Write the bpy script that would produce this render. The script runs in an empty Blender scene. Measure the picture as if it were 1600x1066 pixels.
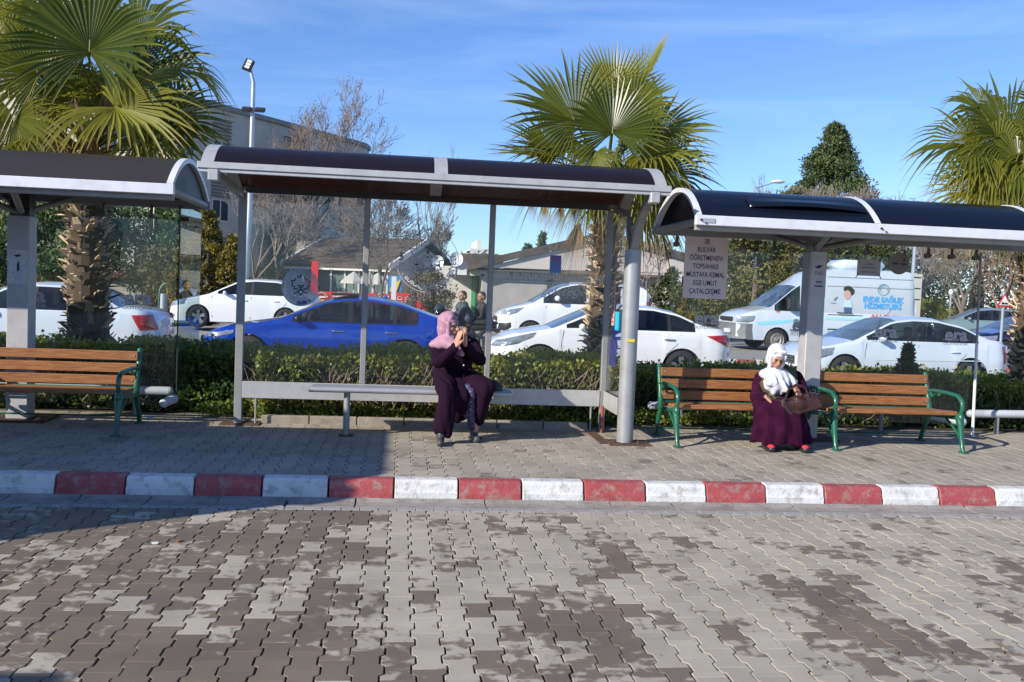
import bpy, bmesh, math, random
import numpy as np
from mathutils import Vector, Matrix
sc = bpy.context.scene
C = sc.collection
rnd = random.Random(7)
R_ = math.radians
# ------------------------------------------------------------------ camera
H_CAM = 1.655
FPX = 1480.0
def cam_axes(yaw, pitch, roll):
    cy, sy, cp, sp = math.cos(yaw), math.sin(yaw), math.cos(pitch), math.sin(pitch)
    F = Vector((sy*cp, cy*cp, -sp)); R0 = Vector((cy, -sy, 0)); U0 = R0.cross(F)
    return R0*math.cos(roll)+U0*math.sin(roll), -R0*math.sin(roll)+U0*math.cos(roll), F
CR, CU, CF = cam_axes(R_(6.75), R_(3.1), R_(2.25))
CC = Vector((0, 0, H_CAM))
cam = bpy.data.cameras.new("camera"); cam.sensor_width = 36; cam.lens = FPX/1600*36
cam.clip_start = 0.05; cam.clip_end = 3000
co = bpy.data.objects.new("camera", cam); C.objects.link(co)
m = Matrix.Identity(4)
for i, a in enumerate((CR, CU, -CF)):
    for j in range(3): m[j][i] = a[j]
m.translation = CC
co.matrix_world = m; sc.camera = co
def at(px, py, Y):
    r = CF + CR*((px-800)/FPX) + CU*((533-py)/FPX)
    return CC + r*(Y/r.y)
def gz(px, py, z):
    r = CF + CR*((px-800)/FPX) + CU*((533-py)/FPX)
    return CC + r*((z-H_CAM)/r.z)
# ------------------------------------------------------------------ light
SAZ = Vector((-0.853, -0.521, 0)).normalized(); SEL = R_(26.2)
sdir = Vector((SAZ.x*math.cos(SEL), SAZ.y*math.cos(SEL), math.sin(SEL)))
sl = bpy.data.lights.new("sun", 'SUN'); sl.energy = 5.0; sl.angle = R_(0.55); sl.color = (1, .925, .82)
so = bpy.data.objects.new("sun", sl); C.objects.link(so)
so.rotation_euler = (-sdir).to_track_quat('-Z', 'Y').to_euler()
w = bpy.data.worlds.new("World"); sc.world = w; w.use_nodes = True
nt = w.node_tree; nt.nodes.clear()
def N(nt, t, **k):
    n = nt.nodes.new(t)
    for a, b in k.items(): setattr(n, a, b)
    return n
sky = N(nt, 'ShaderNodeTexSky', sky_type='NISHITA', sun_disc=False, sun_elevation=SEL,
        sun_rotation=math.atan2(sdir.x, sdir.y), air_density=1.0, dust_density=0.0, ozone_density=2.0, altitude=0)
tc = N(nt, 'ShaderNodeTexCoord'); mp = N(nt, 'ShaderNodeMapping')
mp.inputs['Scale'].default_value = (1.1, 1.1, 7.0); mp.inputs['Rotation'].default_value = (0.14, 0.10, 0.3)
nz = N(nt, 'ShaderNodeTexNoise'); nz.inputs['Scale'].default_value = 2.0; nz.inputs['Detail'].default_value = 7; nz.inputs['Roughness'].default_value = .55
nz.inputs['Distortion'].default_value = .5
rp = N(nt, 'ShaderNodeMapRange'); rp.inputs['From Min'].default_value = .50; rp.inputs['From Max'].default_value = .85; rp.inputs['To Max'].default_value = .33
mx = N(nt, 'ShaderNodeMix', data_type='RGBA'); mx.inputs['B'].default_value = (6.2, 7.6, 9.9, 1)
hs = N(nt, 'ShaderNodeMix', data_type='RGBA', blend_type='MULTIPLY'); hs.inputs['Factor'].default_value = 1; hs.inputs['B'].default_value = (.68, .90, 1.34, 1)
bg = N(nt, 'ShaderNodeBackground'); bg.inputs['Strength'].default_value = 0.105
ou = N(nt, 'ShaderNodeOutputWorld')
L = nt.links.new
L(tc.outputs['Generated'], mp.inputs['Vector']); L(mp.outputs[0], nz.inputs['Vector']); L(nz.outputs['Fac'], rp.inputs['Value'])
L(sky.outputs[0], hs.inputs['A']); L(hs.outputs['Result'], mx.inputs['A']); L(rp.outputs[0], mx.inputs['Factor']); L(mx.outputs['Result'], bg.inputs['Color']); L(bg.outputs[0], ou.inputs['Surface'])
sc.view_settings.view_transform = 'Standard'; sc.view_settings.look = 'None'; sc.view_settings.gamma = 1; sc.view_settings.exposure = 0.36
sc.render.engine = 'CYCLES'; sc.cycles.use_denoising = True; sc.cycles.max_bounces = 10; sc.cycles.transparent_max_bounces = 24
sc.cycles.caustics_reflective = False; sc.cycles.caustics_refractive = False; sc.cycles.sample_clamp_indirect = 4
# ------------------------------------------------------------------ materials
MATS = {}
def M(name, base=(.5,.5,.5), rough=.6, metal=0., var=0., vs=6., bump=0., bs=60., coat=0., dirt=0., dcol=(.12,.09,.06), spec=.5, alpha=None):
    if name in MATS: return MATS[name]
    mt = bpy.data.materials.new(name); mt.use_nodes = True; nt = mt.node_tree; b = nt.nodes['Principled BSDF']; L = nt.links.new
    b.inputs['Base Color'].default_value = (*base, 1); b.inputs['Roughness'].default_value = rough; b.inputs['Metallic'].default_value = metal
    b.inputs['Coat Weight'].default_value = coat; b.inputs['Coat Roughness'].default_value = .05; b.inputs['Specular IOR Level'].default_value = spec
    tc = N(nt, 'ShaderNodeTexCoord')
    if var or dirt:
        n = N(nt, 'ShaderNodeTexNoise'); n.inputs['Scale'].default_value = vs; n.inputs['Detail'].default_value = 6; L(tc.outputs['Object'], n.inputs['Vector'])
        r = N(nt, 'ShaderNodeMapRange'); r.inputs['From Min'].default_value = .3; r.inputs['From Max'].default_value = .7; r.inputs['To Min'].default_value = 1-var; r.inputs['To Max'].default_value = 1+var
        L(n.outputs['Fac'], r.inputs['Value'])
        x = N(nt, 'ShaderNodeVectorMath', operation='SCALE'); x.inputs[0].default_value = base; L(r.outputs[0], x.inputs['Scale'])
        src = x.outputs[0]
        if dirt:
            n2 = N(nt, 'ShaderNodeTexNoise'); n2.inputs['Scale'].default_value = vs*2.7; n2.inputs['Detail'].default_value = 8; n2.inputs['Roughness'].default_value = .65; L(tc.outputs['Object'], n2.inputs['Vector'])
            r2 = N(nt, 'ShaderNodeMapRange'); r2.inputs['From Min'].default_value = .5; r2.inputs['From Max'].default_value = .68; r2.inputs['To Max'].default_value = dirt
            L(n2.outputs['Fac'], r2.inputs['Value'])
            mx = N(nt, 'ShaderNodeMix', data_type='RGBA'); L(src, mx.inputs['A']); mx.inputs['B'].default_value = (*dcol, 1); L(r2.outputs[0], mx.inputs['Factor']); src = mx.outputs['Result']
        L(src, b.inputs['Base Color'])
    if bump:
        n = N(nt, 'ShaderNodeTexNoise'); n.inputs['Scale'].default_value = bs; n.inputs['Detail'].default_value = 5; L(tc.outputs['Object'], n.inputs['Vector'])
        u = N(nt, 'ShaderNodeBump'); u.inputs['Strength'].default_value = bump; u.inputs['Distance'].default_value = .01; L(n.outputs['Fac'], u.inputs['Height']); L(u.outputs[0], b.inputs['Normal'])
    MATS[name] = mt; return mt
def glass(name, tint=(.95,.97,.96), ior=1.5, rough=.0, dust=.03, dcol=(.5,.52,.5)):
    if name in MATS: return MATS[name]
    mt = bpy.data.materials.new(name); mt.use_nodes = True; nt = mt.node_tree; nt.nodes.clear(); L = nt.links.new
    t = N(nt, 'ShaderNodeBsdfTransparent'); t.inputs[0].default_value = (*tint, 1)
    g = N(nt, 'ShaderNodeBsdfGlossy'); g.inputs['Roughness'].default_value = rough; g.inputs['Color'].default_value = (1,1,1,1)
    f = N(nt, 'ShaderNodeFresnel'); ge = N(nt, 'ShaderNodeNewGeometry'); ir = N(nt, 'ShaderNodeMapRange'); ir.inputs['To Min'].default_value = ior; ir.inputs['To Max'].default_value = 1/ior
    L(ge.outputs['Backfacing'], ir.inputs['Value']); L(ir.outputs[0], f.inputs['IOR'])      # a pane reflects alike on both faces
    mx = N(nt, 'ShaderNodeMixShader'); L(f.outputs[0], mx.inputs[0]); L(t.outputs[0], mx.inputs[1]); L(g.outputs[0], mx.inputs[2])
    d = N(nt, 'ShaderNodeBsdfDiffuse'); d.inputs['Color'].default_value = (*dcol, 1)
    tc = N(nt, 'ShaderNodeTexCoord'); n = N(nt, 'ShaderNodeTexNoise'); n.inputs['Scale'].default_value = 3; n.inputs['Detail'].default_value = 6; L(tc.outputs['Object'], n.inputs['Vector'])
    r = N(nt, 'ShaderNodeMapRange'); r.inputs['From Min'].default_value = .35; r.inputs['From Max'].default_value = .75; r.inputs['To Min'].default_value = dust*.3; r.inputs['To Max'].default_value = dust*2.2; L(n.outputs['Fac'], r.inputs['Value'])
    m2 = N(nt, 'ShaderNodeMixShader'); L(r.outputs[0], m2.inputs[0]); L(mx.outputs[0], m2.inputs[1]); L(d.outputs[0], m2.inputs[2])
    o = N(nt, 'ShaderNodeOutputMaterial'); L(m2.outputs[0], o.inputs[0]); MATS[name] = mt; return mt
def leafmat(name, c1, c2, trans=.35, rough=.45, c3=None):
    """colour runs between c1 and c2 with the per-leaf value stored in attribute 'v'"""
    if name in MATS: return MATS[name]
    mt = bpy.data.materials.new(name); mt.use_nodes = True; nt = mt.node_tree; b = nt.nodes['Principled BSDF']; o = nt.nodes['Material Output']; L = nt.links.new
    a = N(nt, 'ShaderNodeAttribute', attribute_name='v'); cr = N(nt, 'ShaderNodeValToRGB'); cr.color_ramp.elements[0].color = (*c1, 1); cr.color_ramp.elements[1].color = (*c2, 1)
    if c3: e = cr.color_ramp.elements.new(.5); e.color = (*c2, 1); cr.color_ramp.elements[2].color = (*c3, 1)
    L(a.outputs['Fac'], cr.inputs[0]); L(cr.outputs[0], b.inputs['Base Color']); b.inputs['Roughness'].default_value = rough
    t = N(nt, 'ShaderNodeBsdfTranslucent'); hs = N(nt, 'ShaderNodeHueSaturation'); hs.inputs['Value'].default_value = 1.6; hs.inputs['Hue'].default_value = .485; L(cr.outputs[0], hs.inputs['Color']); L(hs.outputs[0], t.inputs[0])
    mx = N(nt, 'ShaderNodeMixShader'); mx.inputs[0].default_value = trans; L(b.outputs[0], mx.inputs[1]); L(t.outputs[0], mx.inputs[2]); L(mx.outputs[0], o.inputs[0])
    MATS[name] = mt; return mt
# ------------------------------------------------------------------ objects
def tag(o, label=None, cat=None, group=None, kind=None):
    if label: o['label'] = label
    if cat: o['category'] = cat
    if group: o['group'] = group
    if kind: o['kind'] = kind
    return o
class T:                     # a thing: an Empty at its base that parents its parts; meshes given in world space
    def __init__(s, name, label, cat, loc=(0,0,0), rz=0., group=None):
        s.o = bpy.data.objects.new(name, None); C.objects.link(s.o); s.o.empty_display_size = .1
        s.o.location = loc; s.o.rotation_euler = (0,0,rz); tag(s.o, label, cat, group); s.loc = Vector(loc)
def mesh_obj(name, V, Fs, mat, parent=None, org=None, smooth=False, sharp=None, attr=None, mats=None, midx=None):
    if org is not None and len(V):
        V = np.asarray(V, float) - np.array(org, float)
    me = bpy.data.meshes.new(name); me.from_pydata([tuple(v) for v in V], [], Fs); 
    for mm in (mats or [mat]): me.materials.append(mm)
    if midx is not None: me.polygons.foreach_set('material_index', midx)
    if smooth:
        me.polygons.foreach_set('use_smooth', [True]*len(me.polygons))
        if sharp: me.set_sharp_from_angle(angle=R_(sharp))
    if attr is not None:
        for k, a in attr.items():
            at_ = me.attributes.new(k, 'FLOAT', 'POINT'); at_.data.foreach_set('value', np.asarray(a, dtype=np.float32))
    me.update()
    o = bpy.data.objects.new(name, me); C.objects.link(o)
    if parent is not None: o.parent = parent
    return o
class MB:
    def __init__(s): s.V = []; s.F = []; s.val = []; s.cv = 0.
    def add(s, vs, fs):
        n = len(s.V); s.V.extend([tuple(v) for v in vs]); s.F.extend([tuple(i+n for i in f) for f in fs]); s.val.extend([s.cv]*len(vs)); return s
    def box(s, x0, x1, y0, y1, z0, z1, bev=0.):
        if bev:
            b = bev; vs = []; 
            for (xx, sx) in ((x0,1),(x1,-1)):
                for (yy, sy) in ((y0,1),(y1,-1)):
                    for (zz, sz) in ((z0,1),(z1,-1)):
                        vs += [(xx+sx*b, yy+sy*b, zz), (xx+sx*b, yy, zz+sz*b), (xx, yy+sy*b, zz+sz*b)]
            bm = bmesh.new(); 
            for v in vs: bm.verts.new(v)
            r = bmesh.ops.convex_hull(bm, input=bm.verts); bmesh.ops.recalc_face_normals(bm, faces=bm.faces)
            bm.verts.index_update(); bm.normal_update()
            s.add([v.co[:] for v in bm.verts], [[v.index for v in f.verts] for f in bm.faces]); bm.free(); return s
        return s.add([(x0,y0,z0),(x1,y0,z0),(x1,y1,z0),(x0,y1,z0),(x0,y0,z1),(x1,y0,z1),(x1,y1,z1),(x0,y1,z1)],
              [(0,3,2,1),(4,5,6,7),(0,1,5,4),(1,2,6,5),(2,3,7,6),(3,0,4,7)])
    def hexa(s, p):  # eight points bottom 4 ccw, top 4
        return s.add(p, [(0,3,2,1),(4,5,6,7),(0,1,5,4),(1,2,6,5),(2,3,7,6),(3,0,4,7)])
    def beam(s, a, b, wdt, hgt, up=(0,0,1)):
        a = Vector(a); b = Vector(b); d = (b-a).normalized(); sd = d.cross(Vector(up)).normalized(); u = sd.cross(d)
        P = []
        for q in (a, b):
            P.append([q+sd*(i*wdt/2)+u*(j*hgt/2) for i, j in ((-1,-1),(1,-1),(1,1),(-1,1))])
        return s.hexa([*P[0], *P[1]])
    def tube(s, pts, rad, n=10, cap=True, sq=1.):
        pts = [Vector(p) for p in pts]; k = len(pts)
        if not hasattr(rad, '__len__'): rad = [rad]*k
        vs = []; fs = []; ref = None
        for i, p in enumerate(pts):
            d = (pts[min(i+1,k-1)]-pts[max(i-1,0)]); d = d.normalized() if d.length > 1e-9 else Vector((0,0,1))
            if ref is None: ref = d.orthogonal().normalized()
            ref = (ref - d*ref.dot(d)); ref = ref.normalized() if ref.length > 1e-6 else d.orthogonal().normalized()
            u = ref; v = d.cross(u)
            for j in range(n):
                a = 2*math.pi*j/n; vs.append(p + (u*math.cos(a) + v*math.sin(a)*sq)*rad[i])
        for i in range(k-1):
            for j in range(n):
                a = i*n+j; b = i*n+(j+1) % n; fs.append((a, b, b+n, a+n))
        if cap: fs.append(tuple(range(n-1, -1, -1))); fs.append(tuple(range((k-1)*n, k*n)))
        return s.add(vs, fs)
    def caps(s, a, b, r0, r1, n=12):   # closed tapered capsule
        a = Vector(a); b = Vector(b); d = (b-a); l = d.length
        d = d/l if l > 1e-6 else Vector((0,0,1)); pts = []; rr = []
        for t in (-.98,-.8,-.5,-.2): pts.append(a+d*(r0*t)); rr.append(r0*math.sqrt(1-t*t))
        for t in (.2,.5,.8,.98): pts.append(b+d*(r1*t)); rr.append(r1*math.sqrt(1-t*t))
        return s.tube(pts, rr, n)
    def ell(s, c, r, n=14, m_=9, rot=None):
        c = Vector(c); vs = []; fs = []
        q = rot or Matrix.Identity(3)
        for i in range(m_+1):
            th = math.pi*min(max(i/m_, .02), .98)
            for j in range(n):
                a = 2*math.pi*j/n
                vs.append(c + q @ Vector((r[0]*math.sin(th)*math.cos(a), r[1]*math.sin(th)*math.sin(a), r[2]*math.cos(th))))
        for i in range(m_):
            for j in range(n):
                a = i*n+j; b = i*n+(j+1) % n; fs.append((a, a+n, b+n, b))
        fs.append(tuple(range(n))); fs.append(tuple(range((m_+1)*n-1, m_*n-1, -1)))
        return s.add(vs, fs)
    def loft(s, rings, cap=True):   # rings: lists of equal numbers of points
        n = len(rings[0]); vs = [p for r in rings for p in r]; fs = []
        for i in range(len(rings)-1):
            for j in range(n):
                a = i*n+j; b = i*n+(j+1) % n; fs.append((a, b, b+n, a+n))
        if cap: fs.append(tuple(range(n-1,-1,-1))); fs.append(tuple(range((len(rings)-1)*n, len(rings)*n)))
        return s.add(vs, fs)
    def prism(s, poly, axis, a, b):  # poly 2-D points; axis 'x': (y,z), 'y': (x,z), 'z': (x,y)
        f = {'x': lambda p, t: (t, p[0], p[1]), 'y': lambda p, t: (p[0], t, p[1]), 'z': lambda p, t: (p[0], p[1], t)}[axis]
        n = len(poly); vs = [f(p, a) for p in poly] + [f(p, b) for p in poly]
        fs = [tuple(range(n-1,-1,-1)), tuple(range(n, 2*n))] + [(i, (i+1) % n, (i+1) % n+n, i+n) for i in range(n)]
        return s.add(vs, fs)
    def xform(s, mt, start=0):
        for i in range(start, len(s.V)): s.V[i] = tuple(mt @ Vector(s.V[i]))
        return s
    def build(s, name, mat, parent=None, org=None, smooth=False, sharp=40, attr=False):
        p = parent.o if isinstance(parent, T) else parent
        if org is None and isinstance(parent, T): org = parent.loc
        o = mesh_obj(name, s.V, s.F, mat, p, org, smooth, sharp if smooth else None, {'v': s.val} if attr else None)
        return o
def blob(name, mb, mat, parent, org, voxel=.01, it=4, disp=None):
    """one continuous skin grown over overlapping closed volumes"""
    tmp = mesh_obj('tmp', mb.V, mb.F, mat)
    r = tmp.modifiers.new('r', 'REMESH'); r.mode = 'VOXEL'; r.voxel_size = voxel; r.use_smooth_shade = True
    sm = tmp.modifiers.new('s', 'SMOOTH'); sm.iterations = it; sm.factor = .5
    dg = bpy.context.evaluated_depsgraph_get(); ev = tmp.evaluated_get(dg); me = bpy.data.meshes.new_from_object(ev)
    n = len(me.vertices); V = np.empty(n*3, np.float32); me.vertices.foreach_get('co', V); V = V.reshape(-1,3)
    if disp:
        Nn = np.empty(n*3, np.float32); me.vertices.foreach_get('normal', Nn); Nn = Nn.reshape(-1,3)
        V = V + Nn*disp(V)[:,None]
    V = V - np.array(org, np.float32); me.vertices.foreach_set('co', V.ravel().astype(np.float32))
    me.polygons.foreach_set('use_smooth', [True]*len(me.polygons)); me.materials.clear(); me.materials.append(mat); me.update(); me.name = name
    bpy.data.objects.remove(tmp)
    o = bpy.data.objects.new(name, me); C.objects.link(o)
    if parent is not None: o.parent = parent
    return o
def quads(n, cen, size, rng, up=0., asp=.6, nrm=None):
    """n small leaf faces (folded rhombs) at cen, numpy"""
    d = rng.normal(size=(n,3)); d[:,2] += up; d /= np.linalg.norm(d, axis=1)[:,None]
    e = rng.normal(size=(n,3)) if nrm is None else nrm + rng.normal(size=(n,3))*.7
    e -= (e*d).sum(1)[:,None]*d; e /= np.linalg.norm(e, axis=1)[:,None]
    sd = np.cross(d, e); s = size*(.6+.8*rng.random((n,1)))
    p0 = cen; p1 = cen + d*s*.5 + sd*s*asp*.5; p2 = cen + d*s; p3 = cen + d*s*.5 - sd*s*asp*.5
    V = np.stack([p0,p1,p2,p3], 1).reshape(-1,3); F = np.arange(4*n).reshape(-1,4)
    return V, F
def big_mesh(name, V, F, mat, parent=None, org=(0,0,0), attrs=None, smooth=False):
    V = np.asarray(V, np.float32) - np.array(org, np.float32); F = np.asarray(F, np.int32); k = F.shape[1]
    me = bpy.data.meshes.new(name); me.vertices.add(len(V)); me.vertices.foreach_set('co', V.ravel())
    me.loops.add(F.size); me.loops.foreach_set('vertex_index', F.ravel()); me.polygons.add(len(F))
    me.polygons.foreach_set('loop_start', np.arange(0, F.size, k, dtype=np.int32))
    if smooth: me.polygons.foreach_set('use_smooth', [True]*len(F))
    for kk, a in (attrs or {}).items():
        t = me.attributes.new(kk, 'FLOAT', 'POINT'); t.data.foreach_set('value', np.asarray(a, np.float32))
    me.update(calc_edges=True); me.validate(); me.materials.append(mat)
    o = bpy.data.objects.new(name, me); C.objects.link(o)
    if parent is not None: o.parent = parent
    return o
def text_mb(s, size, org, xdir=(1,0,0), udir=(0,0,1), bold=0., align='CENTER', thick=.002, sx=1., shear=0.):
    cu = bpy.data.curves.new('t', 'FONT'); cu.body = s; cu.size = size; cu.align_x = align; cu.align_y = 'CENTER'; cu.offset = bold; cu.shear = shear; cu.resolution_u = 3
    o = bpy.data.objects.new('t', cu); C.objects.link(o); dg = bpy.context.evaluated_depsgraph_get(); me = bpy.data.meshes.new_from_object(o.evaluated_get(dg))
    X = Vector(xdir).normalized(); U = Vector(udir).normalized(); O = Vector(org)
    V = [O + X*(v.co.x*sx) + U*v.co.y for v in me.vertices]; F = [tuple(p.vertices) for p in me.polygons]
    bpy.data.objects.remove(o); bpy.data.curves.remove(cu); bpy.data.meshes.remove(me); return V, F
def text_arc(mb, s, size, c, rad, a0, a1, bold=0., flip=False):
    n = len(s)
    for i, ch in enumerate(s):
        if ch == ' ': continue
        a = R_(a0 + (a1-a0)*i/max(n-1,1)); rr = Vector((math.cos(a), 0, math.sin(a)))
        u = -rr if flip else rr; x = Vector((u.z, 0, -u.x))
        V, F = text_mb(ch, size, Vector(c)+rr*rad, x, u, bold); mb.add(V, F)
# common materials
steel = M('painted grey steel', (.30,.30,.295), .5, .25, .08, 5, dirt=.15)
steel_l = M('light grey steel', (.50,.50,.49), .42, .3, .08, 5, dirt=.35, dcol=(.30,.26,.22))
alu = M('white aluminium', (.72,.73,.76), .38, .1, .05, 3, dirt=.30, dcol=(.42,.38,.34))
dark = M('dark metal', (.045,.042,.04), .5, .3, .1)
rust = M('rusty plate', (.10,.055,.035), .85, .1, .35, 14, .4, 60)
clear = glass('shelter glass', (.972,.988,.98), 1.33, 0, .006, (.42,.46,.47))
clear_e = glass('end pane glass', (.82,.93,.89), 1.5, 0, .014, (.42,.46,.47))
black_rub = M('black rubber', (.022,.022,.022), .75)
# ================================================================== SETTING
def pave_mat(name, dry, wet):
    mt = bpy.data.materials.new(name); mt.use_nodes = True; nt = mt.node_tree; b = nt.nodes['Principled BSDF']; L = nt.links.new
    tc = N(nt, 'ShaderNodeTexCoord')
    at_ = N(nt, 'ShaderNodeAttribute', attribute_name='damp'); tv = N(nt, 'ShaderNodeAttribute', attribute_name='v')
    n = N(nt, 'ShaderNodeTexNoise'); n.inputs['Scale'].default_value = 11; n.inputs['Detail'].default_value = 6; n.inputs['Roughness'].default_value = .55; L(tc.outputs['Object'], n.inputs['Vector'])
    ad = N(nt, 'ShaderNodeMath', operation='MULTIPLY_ADD'); L(n.outputs['Fac'], ad.inputs[0]); ad.inputs[1].default_value = 2.2; ad.inputs[2].default_value = -1.1
    a2 = N(nt, 'ShaderNodeMath', operation='ADD'); L(ad.outputs[0], a2.inputs[0]); L(at_.outputs['Fac'], a2.inputs[1])
    r = N(nt, 'ShaderNodeMapRange'); r.inputs['From Min'].default_value = .40; r.inputs['From Max'].default_value = .63; L(a2.outputs[0], r.inputs['Value'])
    sp = N(nt, 'ShaderNodeTexNoise'); sp.inputs['Scale'].default_value = 260; sp.inputs['Detail'].default_value = 3; L(tc.outputs['Object'], sp.inputs['Vector'])
    s2 = N(nt, 'ShaderNodeMapRange'); s2.inputs['From Min'].default_value = .25; s2.inputs['From Max'].default_value = .75; s2.inputs['To Min'].default_value = .78; s2.inputs['To Max'].default_value = 1.22; L(sp.outputs['Fac'], s2.inputs['Value'])
    br = N(nt, 'ShaderNodeTexNoise'); br.inputs['Scale'].default_value = 1.7; br.inputs['Detail'].default_value = 8; br.inputs['Roughness'].default_value = .6; L(tc.outputs['Object'], br.inputs['Vector'])
    b2 = N(nt, 'ShaderNodeMapRange'); b2.inputs['From Min'].default_value = .3; b2.inputs['From Max'].default_value = .7; b2.inputs['To Min'].default_value = .84; b2.inputs['To Max'].default_value = 1.14; L(br.outputs['Fac'], b2.inputs['Value'])
    t2 = N(nt, 'ShaderNodeMapRange'); t2.inputs['To Min'].default_value = .90; t2.inputs['To Max'].default_value = 1.10; L(tv.outputs['Fac'], t2.inputs['Value'])
    m1 = N(nt, 'ShaderNodeMath', operation='MULTIPLY'); L(s2.outputs[0], m1.inputs[0]); L(b2.outputs[0], m1.inputs[1])
    m2 = N(nt, 'ShaderNodeMath', operation='MULTIPLY'); L(m1.outputs[0], m2.inputs[0]); L(t2.outputs[0], m2.inputs[1])
    mx = N(nt, 'ShaderNodeMix', data_type='RGBA'); mx.inputs['A'].default_value = (*dry, 1); mx.inputs['B'].default_value = (*wet, 1); L(r.outputs[0], mx.inputs['Factor'])
    x = N(nt, 'ShaderNodeVectorMath', operation='SCALE'); L(mx.outputs['Result'], x.inputs[0]); L(m2.outputs[0], x.inputs['Scale']); L(x.outputs[0], b.inputs['Base Color'])
    rr = N(nt, 'ShaderNodeMapRange'); rr.inputs['To Min'].default_value = .82; rr.inputs['To Max'].default_value = .55; L(r.outputs[0], rr.inputs['Value']); L(rr.outputs[0], b.inputs['Roughness'])
    b.inputs['Specular IOR Level'].default_value = .35
    u = N(nt, 'ShaderNodeBump'); u.inputs['Strength'].default_value = .5; u.inputs['Distance'].default_value = .004; L(sp.outputs['Fac'], u.inputs['Height']); L(u.outputs[0], b.inputs['Normal'])
    return mt
PW, PL = .136, .2146
def pavers(name, x0, x1, y0, y1, z, xoff, yoff, mat, dampf, seed, gap=.0042, label=None):
    rg = np.random.default_rng(seed); hl = PL/2-.0006; e = .0435; s_ = .02; a = .0105
    we = PW/2 + a - gap; ww = PW/2 - a - gap
    base = [(-we,-hl),(we,-hl),(we,-hl+e),(ww,-hl+e+s_),(ww,hl-e-s_),(we,hl-e),(we,hl),(-we,hl),(-we,hl-e),(-ww,hl-e-s_),(-ww,-hl+e+s_),(-we,-hl+e)]
    base = np.array(base); inn = base*np.array([1-.0025/we, 1-.0012/hl]); K = 12
    cx = []; 
    i0 = math.floor((x0-xoff)/PW); i1 = math.ceil((x1-xoff)/PW)
    for i in range(i0, i1):
        X = xoff + (i+.5)*PW; o = 0 if i % 2 == 0 else PL/2
        j0 = math.floor((y0-yoff-o)/PL); j1 = math.ceil((y1-yoff-o)/PL)
        for j in range(j0, j1+1):
            Y = yoff+o+j*PL; cx.append((X, Y))
    cx = np.array(cx); n = len(cx)
    ang = rg.normal(size=n)*.008; ca, sa = np.cos(ang)[:,None], np.sin(ang)[:,None]
    jit = rg.normal(size=(n,2))*np.array([.0012,.0004]); dz = rg.normal(size=n)*.0007; tx = rg.normal(size=(n,2))*.004
    V = np.empty((n, 3*K, 3)); 
    for k, (pts, zz) in enumerate(((inn, 0.), (base, -.002), (base, -.03))):
        X = pts[None,:,0]*ca - pts[None,:,1]*sa; Y = pts[None,:,0]*sa + pts[None,:,1]*ca
        V[:,k*K:(k+1)*K,0] = X + cx[:,0:1] + jit[:,0:1]; V[:,k*K:(k+1)*K,1] = np.clip(Y + cx[:,1:2] + jit[:,1:2], y0, y1)
        V[:,k*K:(k+1)*K,2] = z + zz + dz[:,None] + X*tx[:,0:1] + Y*tx[:,1:2]
    keep = (V[:,:K,1].max(1)-V[:,:K,1].min(1)) > .02
    V = V[keep]; cx = cx[keep]; n = len(V)
    faces = [list(range(K))]
    for r in range(2):
        for q in range(K):
            q2 = (q+1) % K; faces.append([r*K+q, (r+1)*K+q, (r+1)*K+q2, r*K+q2])
    sizes = [len(f) for f in faces]; flat = np.array([v for f in faces for v in f], np.int32)
    LV = (flat[None,:] + (np.arange(n)*3*K)[:,None]).ravel().astype(np.int32)
    tot = np.tile(np.array(sizes), n); st = np.concatenate([[0], np.cumsum(tot)[:-1]]).astype(np.int32)
    me = bpy.data.meshes.new(name); me.vertices.add(n*3*K); me.vertices.foreach_set('co', V.astype(np.float32).ravel())
    me.loops.add(len(LV)); me.loops.foreach_set('vertex_index', LV); me.polygons.add(len(tot)); me.polygons.foreach_set('loop_start', st); me.polygons.foreach_set('use_smooth', [False]*len(tot))
    damp = np.array([dampf(x, y) for x, y in cx]) + rg.normal(size=n)*.27
    # edges of a paver dry before its middle
    dv = np.repeat(damp[:,None], 3*K, 1); vv = np.repeat(rg.random(n)[:,None], 3*K, 1)
    for kk, a_ in (('damp', dv), ('v', vv)):
        t = me.attributes.new(kk, 'FLOAT', 'POINT'); t.data.foreach_set('value', a_.ravel().astype(np.float32))
    me.update(calc_edges=True); me.validate(); me.materials.append(mat)
    o = bpy.data.objects.new(name, me); C.objects.link(o); o['kind'] = 'structure'; return o
def g2(x, y, cx, cy, sx, sy, rot=0.):
    dx, dy = x-cx, y-cy; c, s = math.cos(rot), math.sin(rot); u = (dx*c+dy*s)/sx; v = (-dx*s+dy*c)/sy
    return math.exp(-(u*u+v*v))
def seg(x, y, a, b, wd):
    ax, ay = a; bx, by = b; t = max(0, min(1, ((x-ax)*(bx-ax)+(y-ay)*(by-ay))/((bx-ax)**2+(by-ay)**2))); d = math.hypot(x-ax-t*(bx-ax), y-ay-t*(by-ay))
    return math.exp(-(d/wd)**2)
def gp(px, py): p = gz(px, py, 0); return (p.x, p.y)
S1 = [(gp(870,810), gp(985,880), .16), (gp(985,880), gp(880,905), .12), (gp(900,940), gp(1010,1050), .26), (gp(1270,900), gp(1330,970), .22), (gp(1230,920), gp(1400,1050), .17),
      (gp(1420,990), gp(1600,1060), .22), (gp(1575,880), gp(1600,960), .22), (gp(840,920), gp(880,1000), .14), (gp(950,850), gp(1060,870), .09), (gp(1230,850), gp(1290,868), .08)]
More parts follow.
